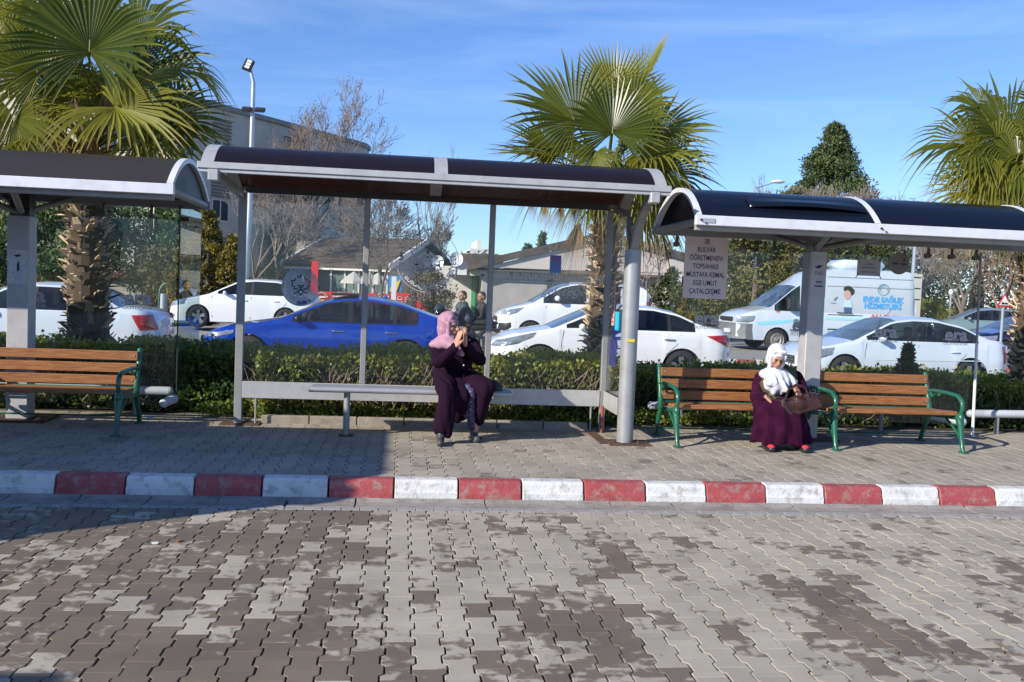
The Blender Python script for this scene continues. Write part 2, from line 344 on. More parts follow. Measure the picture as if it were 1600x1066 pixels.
def damp_road(x, y):
    d = .10
    # left half of the road has hardly dried
    edge = 0.05 - (6.9-y)*.02
    d += .62/(1+math.exp((x+.12+max(0,(5.4-y))*.25)/.10))
    d += .72/(1+math.exp((y-4.28+.12*math.sin(x*5))/.06)) * (1/(1+math.exp((x-.35)/.15)))   # lower left and middle
    for a, b, wd in S1: d += .52*seg(x, y, a, b, wd)
    d += .30*g2(x, y, .55, 4.6, .5, .5)
    d += .22*math.sin(x*3.1+y*2.3)*math.sin(y*4.7-x*1.3)
    return min(d, .98)
pm_road = pave_mat('interlocking concrete pavers', (.405,.365,.285), (.185,.148,.105))
pm_walk = pave_mat('pavement pavers', (.37,.33,.262), (.24,.205,.165))
dry = lambda x, y: .03 + .12*math.sin(x*1.9+y)*math.sin(y*3.3)
o = pavers('road_pavers', -7.0, 10.5, 2.6, 6.93, 0, .106, .056, pm_road, damp_road, 3); o.name = 'road'
o = pavers('pavement', -8.5, 12.5, 7.452, 10.72, .15, .001, 9.60, pm_walk, dry, 4, .0035)
joint = M('joint soil', (.075,.065,.045), .95, var=.4, vs=9, bump=.5, bs=200, dirt=.6, dcol=(.07,.085,.025))
far_pave = M('distant paving', (.30,.285,.255), .85, var=.12, vs=3, bump=.2, bs=30, dirt=.25, dcol=(.19,.17,.15))
def sheet(name, x0, x1, y0, y1, z, mat, label=None):
    return tag(mesh_obj(name, [(x0,y0,z),(x1,y0,z),(x1,y1,z),(x0,y1,z)], [(0,1,2,3)], mat), kind='structure')
# one big ground sheet to the horizon, dipping under the island and rising a little beyond the first lane
gy = [-60, 7.0, 11.0, 19.5, 24, 60, 2500]; gzv = [-.034, -.034, -.034, -.008, .10, .2, .2]
V = []; F = []
for i, y in enumerate(gy):
    for x in (-1600, -60, 60, 1600): V.append((x, y, gzv[i]))
for i in range(len(gy)-1):
    for j in range(3): a = i*4+j; F.append((a, a+1, a+5, a+4))
tag(mesh_obj('ground', V, F, far_pave), kind='structure')
sheet('road_bed', -9, 14, -3, 6.95, -.020, joint)
mb = MB(); mb.box(-60,-7.0,-3,6.93,-.02,-.002); mb.box(10.5,60,-3,6.93,-.02,-.002); mb.box(-7,10.5,-3,2.6,-.019,-.003); tag(mb.build('road_edges', far_pave), kind='structure')
mb = MB(); mb.box(-40,40,7.42,10.74,.0,.128); tag(mb.build('pavement_bed', joint), kind='structure')
mb = MB(); mb.box(-40,-8.5,7.46,10.72,.13,.148); mb.box(12.5,40,7.46,10.72,.13,.148); tag(mb.build('pavement_ends', far_pave), kind='structure')
# header course of small pavers beside the gutter
mb = MB(); vals = []
for i in range(-52, 78):
    x = i*.136+.02; q = rnd.uniform(-.0015, .0015); mb.box(x+.0025, x+.1335, 6.937, 7.02, -.03, .001+q, .003)
hm = M('header pavers', (.33,.315,.30), .8, var=.2, vs=7, bump=.4, bs=200); tag(mb.build('road_header_course', hm), kind='structure')
# concrete gutter, slightly dished, in half metre lengths
mb = MB()
for i in range(-14, 21):
    x0 = i*.5+.20+rnd.uniform(-.01,.01); x1 = x0+.49
    mb.prism([(7.025,-.03),(7.29,-.03),(7.29,.012),(7.22,-.004),(7.12,-.006),(7.03,.004)], 'x', x0, x1)
tag(mb.build('gutter', M('gutter concrete', (.30,.275,.245), .85, var=.2, vs=4, bump=.6, bs=40, dirt=.6, dcol=(.13,.115,.095))), kind='structure')
def kerb_paint(name, col, wear):
    mt = M(name, col, .55, var=.12, vs=5, bump=.5, bs=45, dirt=min(.85,wear*1.5), dcol=(.30,.27,.24)); return mt
kred = kerb_paint('red kerb paint', (.36,.070,.070), .5); kwhite = kerb_paint('white kerb paint', (.66,.66,.64), .55)
V = []; F = []; MI = []
def kerb_block(mb, x0, x1, y0=7.295, z1=.150, yb=7.45):
    y0 += rnd.uniform(-.004,.004); z1 += rnd.uniform(-.0025,.003); x0 += rnd.uniform(0,.004); x1 -= rnd.uniform(0,.004)
    prof = [(y0,-.03),(y0+.004,.055),(y0+.018,.065),(y0+.03,z1-.025),(y0+.05,z1-.004),(y0+.075,z1),(yb,z1),(yb,-.03)]
    n = len(prof); b = .006; rings = []
    for x, sh in ((x0,b),(x0+b,0),(x1-b,0),(x1,b)): rings.append([(x, p[0]+(sh if p[0] < yb else -sh), p[1]-(sh if p[1] > .06 else 0)) for p in prof])
    s = len(mb.V); mb.loft(rings); return mb
for red in (0, 1):
    mb = MB()
    for i in range(-16, 24):
        if (i % 2) != red: kerb_block(mb, -.51+.5*i+.004, -.51+.5*i+.496)
    tag(mb.build('kerb_red' if red == 0 and False else ('kerb_white' if red == 0 else 'kerb_red'), kwhite if red == 0 else kred), kind='structure')
# planting strip behind the pavement with its own low edging
mb = MB(); mb.box(-40, 40, 10.74, 13.2, -.03, .155); tag(mb.build('planting_soil', M('dark planting soil', (.07,.052,.035), .95, var=.35, vs=5, bump=1., bs=30)), kind='structure')
mb = MB()
for i in range(-4, 3): mb.box(-1.42+(i+4)*.5-.0, -1.42+(i+4)*.5+.49, 10.13-(0)*.05, 10.21, .12, .235, .008)
edg = T('planter_edging', 'low concrete edging strip behind the metal bench', 'edging', (.3, 10.17, .15)); mb.build('edging_blocks', M('edging concrete', (.30,.265,.215), .85, var=.2, vs=4, bump=.6, bs=50, dirt=.5), edg)
mb = MB(); mb.box(-1.42, 2.0, 10.21, 10.9, .12, .185); tag(mb.build('planting_soil_near', bpy.data.materials['dark planting soil']), kind='structure')
# far kerb between the two lanes of parked cars
for red in (0, 1):
    mb = MB()
    for i in range(0, 20):
        if i % 2 == red:
            x = 6.2+i*.5; mb.box(x, x+.49, 22.3, 22.45, .0, .17, .01)
    tag(mb.build('far_kerb_white' if red else 'far_kerb_red', kwhite if red else kred), kind='structure')
lawn = M('lawn', (.09,.16,.025), .9, var=.35, vs=.8, bump=1., bs=12, dirt=.3, dcol=(.05,.08,.02))
mb = MB(); mb.prism([(-26,42),(-6.2,42),(-5.5,50),(-26,58)], 'z', .19, .24); mb.prism([(-9.2,30.6),(-6.9,30.3),(-5.8,31.4),(-8.8,31.8)], 'z', .16, .215); tag(mb.build('lawn', lawn), kind='structure')

# ================================================================== SHELTERS
def arc3(p0, p1, p2, n):     # quadratic arch through p0, control, p2 in (y,z)
    return [((1-t)**2*p0[0]+2*t*(1-t)*p1[0]+t*t*p2[0], (1-t)**2*p0[1]+2*t*(1-t)*p1[1]+t*t*p2[1]) for t in [i/n for i in range(n+1)]]
def strip(mb, prof, x0, x1, th):   # curved sheet with thickness
    n = len(prof); outer = prof; inner = []
    for i in range(n):
        a = Vector(prof[max(i-1,0)]); b = Vector(prof[min(i+1,n-1)]); d = (b-a).normalized(); inner.append((prof[i][0]+d.y*th, prof[i][1]-d.x*th))
    vs = []
    for x in (x0, x1): vs += [(x, p[0], p[1]) for p in outer] + [(x, p[0], p[1]) for p in inner]
    fs = []; m = 2*n
    for i in range(n-1):
        fs += [(i, i+1, m+i+1, m+i), (n+i, m+n+i, m+n+i+1, n+i+1), (i, n+i, n+i+1, i+1), (m+i, m+i+1, m+n+i+1, m+n+i)]
    fs += [(0, m, m+n, n), (n-1, 2*n-1, m+2*n-1, m+n-1)]
    return mb.add(vs, fs)
def polymat(name, col, trans, rough=.12, see=None):
    mt = bpy.data.materials.new(name); mt.use_nodes = True; nt = mt.node_tree; b = nt.nodes['Principled BSDF']; o = nt.nodes['Material Output']; L = nt.links.new
    b.inputs['Base Color'].default_value = (*col, 1); b.inputs['Roughness'].default_value = rough; b.inputs['Specular IOR Level'].default_value = .6
    tc = N(nt, 'ShaderNodeTexCoord'); n = N(nt, 'ShaderNodeTexNoise'); n.inputs['Scale'].default_value = 2.2; n.inputs['Detail'].default_value = 6; L(tc.outputs['Object'], n.inputs['Vector'])
    r = N(nt, 'ShaderNodeMapRange'); r.inputs['To Min'].default_value = rough; r.inputs['To Max'].default_value = rough+.22; L(n.outputs['Fac'], r.inputs['Value']); L(r.outputs[0], b.inputs['Roughness'])
    t = N(nt, 'ShaderNodeBsdfTranslucent'); t.inputs[0].default_value = (*trans, 1)
    mx = N(nt, 'ShaderNodeMixShader'); mx.inputs[0].default_value = .35; L(b.outputs[0], mx.inputs[1]); L(t.outputs[0], mx.inputs[2]); L(mx.outputs[0], o.inputs[0])
    if see:
        tr = N(nt, 'ShaderNodeBsdfTransparent'); tr.inputs[0].default_value = (*see, 1); m3 = N(nt, 'ShaderNodeMixShader'); m3.inputs[0].default_value = .16; L(mx.outputs[0], m3.inputs[1]); L(tr.outputs[0], m3.inputs[2]); L(m3.outputs[0], o.inputs[0])
    return mt
roof_brown = polymat('bronze roof sheet', (.022,.017,.024), (.20,.10,.06), .16, (.75,.62,.55))
roof_grey = polymat('dull brown roof sheet', (.060,.052,.046), (.30,.19,.12), .30)
roof_navy = polymat('dark blue roof sheet', (.010,.014,.028), (.05,.03,.03), .08)
# ---- centre shelter
GS = T('bus_shelter', 'grey steel bus shelter with bronze curved roof around the woman in the pink headscarf', 'bus shelter', (.3, 9.6, .15))
YB = 10.07
prof = arc3((8.60,2.645), (9.05,3.14), (10.17,2.60), 18)
mb = MB(); strip(mb, prof, -1.70, .27, .012); mb.build('roof_panel', roof_brown, GS, smooth=True, sharp=60)
mb = MB(); strip(mb, prof, .37, 2.33, .012); mb.build('roof_panel', roof_brown, GS, smooth=True, sharp=60)
pr2 = [(p[0], p[1]+.006) for p in prof]
for x0, x1 in ((-1.78,-1.67), (.26,.38), (2.30,2.41)):
    mb = MB(); strip(mb, pr2, x0, x1, .05); mb.build('roof_rib', steel_l, GS, smooth=True, sharp=50)
mb = MB(); mb.box(-1.80, 2.44, 8.555, 8.63, 2.605, 2.665, .006); mb.box(-1.79, 2.43, 8.57, 8.60, 2.575, 2.604, .003); mb.build('gutter', steel_l, GS)
mb = MB(); mb.box(-1.78, 2.40, 10.12, 10.18, 2.57, 2.63, .006); mb.build('rear_beam', steel, GS)
mb = MB(); mb.box(-1.62, 2.18, YB-.025, YB+.025, 2.545, 2.60, .004); mb.build('top_rail', dark, GS)
# small balls of dirt / bird mess along top rail
for i, x in enumerate((-1.65, -.38, .935, 2.205)):
    wd = .04 if i in (0,) else .03
    mb = MB(); mb.box(x-wd, x+wd, YB-.03, YB+.03, .15 if i in (0, 3) else .60, 2.545, .006); mb.build('post', steel, GS)
for x0, x1 in ((-1.605,-.415), (-.345,.90), (.97,2.17)):
    mb = MB(); mb.box(x0, x1, YB-.004, YB+.004, .605, 2.54); mb.build('glass_pane', clear, GS)
mb = MB(); mb.box(-1.61, 2.17, YB-.035, YB-.008, .425, .60, .004); mb.build('kick_plate', steel_l, GS)
for x, y in ((-1.47, YB-.02), (.75, YB-.02), (2.08, YB-.02)):
    mb = MB(); mb.tube([(x,y,.15),(x,y,.43)], .011, 8); mb.build('support_rod', steel, GS)
mb = MB(); mb.tube([(2.19,9.98,.15),(2.19,9.98,.44)], .018, 8); mb.build('support_rod', M('faded red steel', (.30,.075,.06), .6, var=.2), GS)
# left end arm, gutter clips
mb = MB(); mb.beam((-1.66,8.62,2.585), (-1.66,10.10,2.515), .05, .07); mb.build('roof_arm', steel, GS)
for x in (-1.66, 2.285): mb = MB(); mb.box(x-.045, x+.045, 8.54, 8.64, 2.50, 2.60, .008); mb.build('gutter_clip', steel_l, GS)
# round column with its forked curved brackets
mb = MB(); mb.tube([(2.285,9.30,.16),(2.285,9.30,2.10)], .083, 28, True); mb.build('column', M('column grey', (.36,.37,.38), .42, .35, .10, 5, dirt=.35, dcol=(.24,.22,.20)), GS, smooth=True)
mb = MB(); mb.box(2.10, 2.52, 9.14, 9.44, .150, .168, .003); mb.box(2.02, 2.12, 9.24, 9.98, .150, .163, .003); mb.build('base_plate', rust, GS)
mb = MB(); mb.box(-1.82, -1.42, 9.93, 10.2, .150, .163, .003); mb.build('base_plate', rust, GS)
for dx in (2.40, 2.16):
    mb = MB(); mb.tube([(dx,9.2,.165),(dx,9.2,.195)], .011, 6); mb.build('anchor_bolt', rust, GS)
mb = MB(); mb.tube([(2.285,9.214,1.195),(2.285,9.2135,1.205)], .001, 4)
mb = MB(); mb.add([(2.25+.0,9.211,1.18),(2.32,9.211,1.18),(2.32,9.211,1.21),(2.25,9.211,1.21),(2.25,9.226,1.18),(2.32,9.226,1.18),(2.32,9.226,1.21),(2.25,9.226,1.21)], [(0,1,2,3),(4,7,6,5),(0,4,5,1),(3,2,6,7)]); mb.build('tape', M('yellow tape', (.7,.6,.03), .5), GS)
fr = [(2.285,9.27,2.08),(2.285,9.20,2.20),(2.285,9.06,2.36),(2.285,8.90,2.48),(2.285,8.70,2.56)]
bk = [(2.285,9.33,2.08),(2.285,9.40,2.22),(2.285,9.55,2.39),(2.285,9.75,2.50),(2.285,10.10,2.555)]
for q in (fr, bk):
    mb = MB()
    for a, b in zip(q[:-1], q[1:]): mb.beam(a, Vector(b)+(Vector(b)-Vector(a))*.06, .055, .075, (1,0,0))
    mb.build('curved_bracket', steel if q is fr else M('brown grey steel', (.21,.165,.145), .5, .2, .1), GS)
mb = MB(); q = [(2.285, 9.30+.12*math.cos(R_(a)), 2.24+.085*math.sin(R_(a))) for a in range(0, 181, 20)]
for a, b in zip(q[:-1], q[1:]): mb.beam(a, b, .05, .02, (1,0,0))
mb.build('bracket_brace', steel, GS)
# side pane between column and back post
mb = MB(); mb.box(2.225, 2.233, 9.40, 10.03, .61, 2.44); mb.build('glass_pane', clear, GS)
mb = MB(); mb.box(2.205, 2.222, 9.39, 10.03, .425, .60, .003); mb.build('kick_plate', steel_l, GS)
# decals on the glass, thin films glued to the panes
film = glass('frosted film', (.80,.83,.86), 1.3, .1, .75, (.42,.46,.50)); filmw = M('white film', (.72,.74,.74), .6); filmb = M('blue film', (.03,.05,.28), .5); filmk = M('black film', (.02,.02,.025), .5); filmr = M('red film', (.5,.05,.04), .5); filmg = M('grey letter film', (.52,.50,.51), .6)
YD = YB-.0065
def disc(mb, c, r, y, r_in=0, n=40):
    vs = []; 
    for k in range(n):
        a = 2*math.pi*k/n; vs.append((c[0]+r*math.cos(a), y, c[2]+r*math.sin(a)))
    if r_in:
        for k in range(n):
            a = 2*math.pi*k/n; vs.append((c[0]+r_in*math.cos(a), y, c[2]+r_in*math.sin(a)))
        fs = [(k, (k+1) % n, n+(k+1) % n, n+k) for k in range(n)]
    else: fs = [tuple(range(n))]
    return mb.add(vs, fs)
def stroke(mb, pts, w_, y):
    for a, b in zip(pts[:-1], pts[1:]):
        d = Vector((b[0]-a[0], b[1]-a[1])); 
        if d.length < 1e-6: continue
        d.normalize(); nx, nz_ = -d.y*w_/2, d.x*w_/2; ex, ez = d.x*w_*.3, d.y*w_*.3
        mb.add([(a[0]-ex+nx, y, a[1]-ez+nz_), (a[0]-ex-nx, y, a[1]-ez-nz_), (b[0]+ex-nx, y, b[1]+ez-nz_), (b[0]+ex+nx, y, b[1]+ez+nz_)], [(0,1,2,3)])
leafp = [(0,1),(.12,.78),(.34,.86),(.33,.62),(.62,.60),(.60,.40),(.95,.42),(.78,.15),(.92,-.08),(.62,-.18),(.66,-.42),(.38,-.36),(.2,-.62),(.1,-.5),(0,-.58)]
def emblem(cx, cz, r, solid, parent):
    y = YD
    if solid:
        mb = MB(); disc(mb, (cx,0,cz), r, y); mb.build('emblem_disc', film, parent)
        mb = MB(); lw = r*.05
        right = [(cx+p[0]*r*.52, cz+p[1]*r*.52+.12*r) for p in leafp]; left = [(2*cx-p[0], p[1]) for p in right]
        stroke(mb, left, lw, y-.002); stroke(mb, right[:4], lw, y-.002); stroke(mb, right[8:], lw, y-.002)
        for i, (a, b) in enumerate(((-1,1),(0,1),(1,1),(-.5,0),(.5,0),(0,-1))): disc(mb, (cx+a*r*.115, 0, cz+b*r*.10-.02*r), r*.052, y-.002, n=12)
        stroke(mb, [(cx-.35*r,cz-.35*r),(cx-.12*r,cz-.24*r),(cx,cz-.42*r),(cx+.12*r,cz-.24*r),(cx+.35*r,cz-.3*r)], lw, y-.002)
        mb.build('emblem_leaf', filmk, parent)
        mb = MB(); stroke(mb, right[3:9], lw, y-.0025); mb.build('emblem_edge', filmr, parent)
        mb = MB(); stroke(mb, [(cx-.42*r,cz+.42*r),(cx-.3*r,cz+.62*r),(cx-.18*r,cz+.4*r)], lw, y-.003); stroke(mb, [(cx+.1*r,cz+.36*r),(cx+.1*r,cz+.6*r)], lw*2.2, y-.003); stroke(mb, [(cx-.1*r,cz-.48*r),(cx+.1*r,cz-.48*r)], lw, y-.003)
        stroke(mb, [(cx-.5*r,cz-.25*r),(cx-.4*r,cz-.42*r),(cx-.25*r,cz-.45*r)], lw, y-.003)
        text_arc(mb, "MANİSA BÜYÜK", r*.22, (cx,y-.003,cz), r*.84, 168, 250, .002, True); mb.build('emblem_lettering', filmw, parent)
        mb = MB(); text_arc(mb, "ŞEHİR B.", r*.22, (cx,y-.003,cz), r*.84, 262, 312, .002, True); mb.build('emblem_lettering', filmb, parent)
    else:
        mb = MB(); disc(mb, (cx,0,cz), r, y, r*.985); disc(mb, (cx,0,cz), r*.15, y, r*.10)
        right = [(cx+p[0]*r*.60, cz+p[1]*r*.62+.12*r) for p in leafp]; left = [(2*cx-p[0], p[1]) for p in right]
        stroke(mb, right, r*.035, y); stroke(mb, left, r*.035, y)
        stroke(mb, [(cx,cz+.3*r),(cx,cz-.35*r)], r*.06, y); disc(mb, (cx,0,cz-.12*r), r*.10, y-.001, n=16)
        stroke(mb, [(cx-.3*r,cz+.1*r),(cx,cz+.3*r),(cx+.3*r,cz+.1*r)], r*.09, y)
        for sgn in (-1, 1): stroke(mb, [(cx+sgn*q[0]*r, cz+q[1]*r) for q in ((.2,-.2),(.35,-.1),(.45,-.25),(.3,-.3),(.5,-.4))], r*.04, y)
        text_arc(mb, "MANİSA BÜYÜKŞEHİR BELEDİYESİ", r*.22, (cx,y-.001,cz), r*.84, 168, 372, .002, True)
        mb.build('emblem_outline', M('pale film', (.55,.56,.56), .6), parent)
e1 = at(470,449,YD); emblem(e1.x, e1.z, .198, True, GS)
e2 = at(668,408,YD); emblem(e2.x, e2.z, .33, False, GS)
mb = MB(); p = at(850,433,YD); V, F = text_mb("MANİSA BÜYÜKŞEHİR BELEDİYESİ", .095, (p.x,YD,p.z), bold=.001, sx=.93); mb.add(V, F)
for dz in (.075, -.06): q0 = at(786,431,YD).x; mb.add([(q0,YD,p.z+dz),(2.12,YD,p.z+dz),(2.12,YD,p.z+dz+.008),(q0,YD,p.z+dz+.008)], [(0,1,2,3)])
p = at(880,456,YD); V, F = text_mb("geleceğe", .13, (p.x,YD,p.z), shear=.35); mb.add(V, F); mb.build('municipality_lettering', MATS['pale film'], GS)
def poster_mat(name, top, bot, z0, z1):
    mt = bpy.data.materials.new(name); mt.use_nodes = True; nt = mt.node_tree; b = nt.nodes['Principled BSDF']; L = nt.links.new
    g = N(nt, 'ShaderNodeNewGeometry'); s = N(nt, 'ShaderNodeSeparateXYZ'); L(g.outputs['Position'], s.inputs[0]); r = N(nt, 'ShaderNodeMapRange'); r.inputs['From Min'].default_value = z0; r.inputs['From Max'].default_value = z1; L(s.outputs['Z'], r.inputs['Value'])
    mx = N(nt, 'ShaderNodeMix', data_type='RGBA'); mx.inputs['A'].default_value = (*bot, 1); mx.inputs['B'].default_value = (*top, 1); L(r.outputs[0], mx.inputs['Factor']); L(mx.outputs['Result'], b.inputs['Base Color']); b.inputs['Roughness'].default_value = .4; return mt
p = at(868,413,YD); pst = T('poster', 'blue and purple printed poster stuck high on the centre shelter glass', 'poster', (p.x,YD,p.z))
mb = MB(); mb.box(p.x-.062, p.x+.062, YD-.003, YD, p.z-.095, p.z+.095); mb.build('paper', poster_mat('poster blue', (.13,.12,.40), (.02,.25,.55), p.z-.09, p.z+.09), pst)
mb = MB()
for i, (a, b, c) in enumerate(((-.04,.03,.065),(-.03,.04,.045),(-.01,.03,.02),(-.04,-.01,-.02),(.01,.045,-.02),(-.04,-.01,-.05),(.0,.05,-.06))): mb.box(p.x+a, p.x+b, YD-.005, YD-.0035, p.z+c-.004, p.z+c+.004)
mb.build('printing', filmr, pst)
# items taped on the side pane by the column
pst2 = T('bus_timetable', 'narrow red and white timetable strip on the shelter side glass by the column', 'timetable', (2.22,9.8,1.6))
mb = MB(); mb.box(2.216, 2.2235, 9.74, 9.84, 1.32, 1.80); mb.build('paper', M('timetable paper', (.60,.45,.42), .6), pst2)
mb = MB(); 
for k in range(9): mb.box(2.2145, 2.2155, 9.755, 9.825, 1.35+k*.048, 1.37+k*.048)
mb.build('printing', filmr, pst2)
pst3 = T('cyan_notice', 'bright cyan notice taped to the glass beside the round column', 'notice', (2.22,9.62,1.2))
mb = MB(); mb.box(2.214, 2.2235, 9.52, 9.66, 1.28, 1.47); mb.build('paper', M('cyan paper', (.03,.50,.72), .5), pst3)
pst4 = T('blue_leaflet', 'dark blue leaflet stuck low on the glass beside the round column', 'leaflet', (2.22,9.7,1.0))
mb = MB(); mb.box(2.214, 2.2235, 9.56, 9.86, .90, 1.18); mb.build('paper', M('navy paper', (.035,.04,.16), .5, var=.5, vs=16), pst4)

# ---- frameless shelters left and right
def frameless(xa, xb, yf, yb, zf, ztop, roofm, ribs, ends, label, name, pil, glass_x, hang, lside, zpt=2.2, infill=False, navy=False, dz_far=0.):
    t = T(name, label, 'bus shelter', ((xa+xb)/2, 9.9, .15))
    ym = (yf+yb)/2
    pr = arc3((yf+.01, zf), (yf+.50*(yb-yf)-.10, 2*ztop-zf+.02), (yb, zf-.01), 20)
    xs = [xa+.03] + [r for r in ribs if xa+.1 < r < xb-.1] + [xb-.03]
    for a, b in zip(xs[:-1], xs[1:]):
        mb = MB(); strip(mb, pr, a+.012, b-.012, .010); mb.build('roof_panel', roofm, t, smooth=True, sharp=60)
    for r in ribs:
        mb = MB(); strip(mb, [(p[0], p[1]+.008) for p in pr], r-.028, r+.028, .045); mb.build('roof_rib', alu, t, smooth=True, sharp=50)
    mb = MB(); mb.box(xa-.02, xb+.02, yf-.05, yf+.012, zf-.095, zf-.0, .005); mb.build('fascia', alu, t)
    mb = MB(); mb.box(xa-.01, xb+.01, yb-.04, yb+.03, zf-.10, zf-.01, .005); mb.build('rear_beam', steel, t)
    mb = MB(); mb.box(xa, xb, yf+.02, yf+.09, zf-.14, zf-.03, .005); mb.build('front_beam', M('shaded beam grey', (.34,.32,.30), .55, .1, .08), t)
    for e in ends:
        mb = MB(); mb.tube([(e, yf+.05, zf-.055), (e, yb-.02, zf-.055)], .036, 14); mb.build('end_tube', steel, t, smooth=True)
        if infill:
            n = len(pr); vs = [(e, p[0], p[1]-.02) for p in pr] + [(e-.008, p[0], p[1]-.02) for p in pr]
            mb = MB(); mb.add(vs, [tuple(range(n)), tuple(range(2*n-1, n-1, -1))] + [(i, n+i, n+i+1, i+1) for i in range(n-1)]); mb.build('end_infill', roofm, t)
    for (px0, px1, py0, py1) in pil:
        mb = MB(); mb.box(px0, px1, py0, py1, .15, zpt, .008); mb.build('pillar', M('pillar grey', (.47,.465,.47), .5, .15, .08, 4, dirt=.30, dcol=(.30,.27,.25)), t)
        cx, cy = (px0+px1)/2, (py0+py1)/2
        mb = MB(); mb.box(px0+.01, px1-.01, py0+.02, py1-.02, zpt, zf-.03, .004); mb.build('pillar_head', dark if not navy else steel, t)
        mb = MB(); mb.box(px0-.22, px1+.2, py0-.14, py1+.14, .15, .172, .003); mb.build('base_plate', rust, t)
        for s in (-1, 1):
            mb = MB(); mb.tube([(cx, cy-.02, zpt+.03), (cx+s*.33, yf+.12, zf-.09)], .032, 12); mb.build('strut', steel, t, smooth=True)
            mb = MB(); mb.tube([(cx, cy, zpt+.03), (cx+s*.33, yb-.04, zf-.06)], .028, 12); mb.build('strut', steel, t, smooth=True)
    gx = glass_x
    for a, b in zip(gx[:-1], gx[1:]):
        mb = MB(); mb.box(a+.004, b-.004, 10.346, 10.356, .29, 2.36+dz_far); mb.build('glass_pane', clear, t)
    for h in hang:
        mb = MB(); mb.box(h-.013, h+.013, 10.318, 10.34, 2.29+dz_far, zf-.09+.01); mb.tube([(h, 10.30, 2.275+dz_far), (h, 10.345, 2.275+dz_far)], .028, 12); mb.tube([(h,10.36,2.275+dz_far),(h,10.375,2.275+dz_far)], .03, 12); mb.build('glass_clamp', M('clamp brown steel', (.13,.10,.085), .4, .6), t)
    return t
GL = frameless(-7.5, -2.06, 8.82, 10.46, 2.475, 2.78, roof_grey, [-5.6, -2.09], [-2.10], 'bus shelter with dull brown roof behind the single wooden bench, cut by the picture edge', 'bus_shelter',
    [(-3.90,-3.69,9.95,10.15)], [-6.5,-5.1,-3.30,-2.36], (-5.9,-4.9,-3.1,-2.62), None, infill=True)
mb = MB(); mb.hexa([(-2.335,10.36,.28),(-2.325,10.36,.28),(-2.275,11.12,.20),(-2.285,11.12,.20),(-2.335,10.36,2.40),(-2.325,10.36,2.40),(-2.275,11.12,2.38),(-2.285,11.12,2.38)]); mb.build('glass_pane', clear_e, GL)
mb = MB()
for y, z in ((10.5,2.27),(10.95,2.23)): mb.tube([(-2.36,y,z),(-2.27,y,z)], .026, 10)
mb.build('glass_clamp', MATS['clamp brown steel'], GL)
mb = MB(); mb.box(-2.345,-2.333,10.345,10.362,.28,2.40); mb.build('edge_trim', dark, GL)
# notice glued around the left pillar
stk = T('pillar_sticker', 'torn white notice with black marks glued to the left shelter pillar', 'sticker', (-3.8,9.945,1.8))
mb = MB(); mb.box(-3.893,-3.70,9.944,9.9485,1.52,1.86); mb.build('paper', M('torn paper', (.62,.62,.64), .7, var=.15, vs=14, dirt=.5, dcol=(.2,.2,.2)), stk)
mb = MB(); mb.prism([(-3.80,1.64),(-3.775,1.66),(-3.785,1.75),(-3.80,1.72)], 'y', 9.939, 9.943); mb.prism([(-3.84,1.80),(-3.79,1.815),(-3.76,1.80),(-3.80,1.785)], 'y', 9.939, 9.943); mb.build('printing', filmk, stk)
GR = frameless(2.74, 7.9, 8.72, 10.27, 2.425, 2.735, roof_navy, [2.765, 4.55, 6.30, 7.87], [2.78], 'bus shelter with dark blue roof and route sign, over the two wooden benches', 'bus_shelter',
    [(4.36,4.55,9.80,10.0)], [2.98,4.08,5.04,6.06,6.66], (3.03,3.80,4.16,4.92,5.27,6.01,6.30,6.60), None, navy=True, dz_far=-.04)
mb = MB(); mb.tube([(6.67,10.28,.15),(6.66,10.30,1.25)], .017, 10); mb.build('glass_edge', M('sunlit edge white', (.75,.75,.77), .4), GR, smooth=True)  # glass edge catching the sun: lower half painted white, upper half grey
mb = MB(); mb.tube([(6.66,10.30,1.25),(6.65,10.32,2.30)], .013, 10); mb.build('glass_edge', steel, GR, smooth=True)
# the small plate on the fascia
mb = MB()
for x in (2.765, 4.55, 6.30): mb.tube([(x,8.665,2.38),(x,8.655,2.38)], .012, 6); mb.tube([(x+.05,8.668,2.35),(x+.05,8.660,2.35)], .009, 6)
mb.build('bolt', dark, GR)
mb = MB(); mb.box(2.78,2.90,8.662,8.668,2.355,2.395); mb.build('maker_plate', M('maker plate', (.34,.37,.40), .6), GR)
# the dark sheet has buckled and lifted along the front of its first bay
pr = arc3((8.73, 2.425), (8.72+.5*1.55-.10, 2*2.735-2.425+.02), (10.27, 2.415), 60)
V = []; F = []; nb_ = 28
for i in range(nb_+1):
    f = i/nb_; x = 3.30+1.2*f; lift = .030*math.sin(math.pi*f)**.8; k0, k1 = 5, 12
    for k, q in ((k1, .0), (k0+3, .75), (k0, 1.0)): V.append((x, pr[k][0]-lift*q*.8, pr[k][1]+.012+lift*q*1.0))
for i in range(nb_):
    for j in range(2): a = i*3+j; F.append((a, a+3, a+4, a+1))
lo_ = mesh_obj('buckled_edge', V, F, roof_navy, GR.o, GR.loc, True); sm_ = lo_.modifiers.new('thick', 'SOLIDIFY'); sm_.thickness = .006
def era(x, z, s, par, small=True, y=10.340, lab='glass_lettering'):
    mb = MB(); V, F = text_mb("era", s, (x,y,z), bold=s*.035, sx=1.06); mb.add(V, F)
    # slab feet of the letters
    for k in (-.72, -.15, .02, .62): mb.add([(x+k*s-.10*s,y-.001,z-.30*s),(x+k*s+.16*s,y-.001,z-.30*s),(x+k*s+.16*s,y-.001,z-.235*s),(x+k*s-.10*s,y-.001,z-.235*s)], [(0,1,2,3)])
    if small: V, F = text_mb("OUTDOOR", s*.20, (x,y,z-s*.52), bold=.0005, sx=1.5); mb.add(V, F)
    return mb.build(lab, filmg, par)
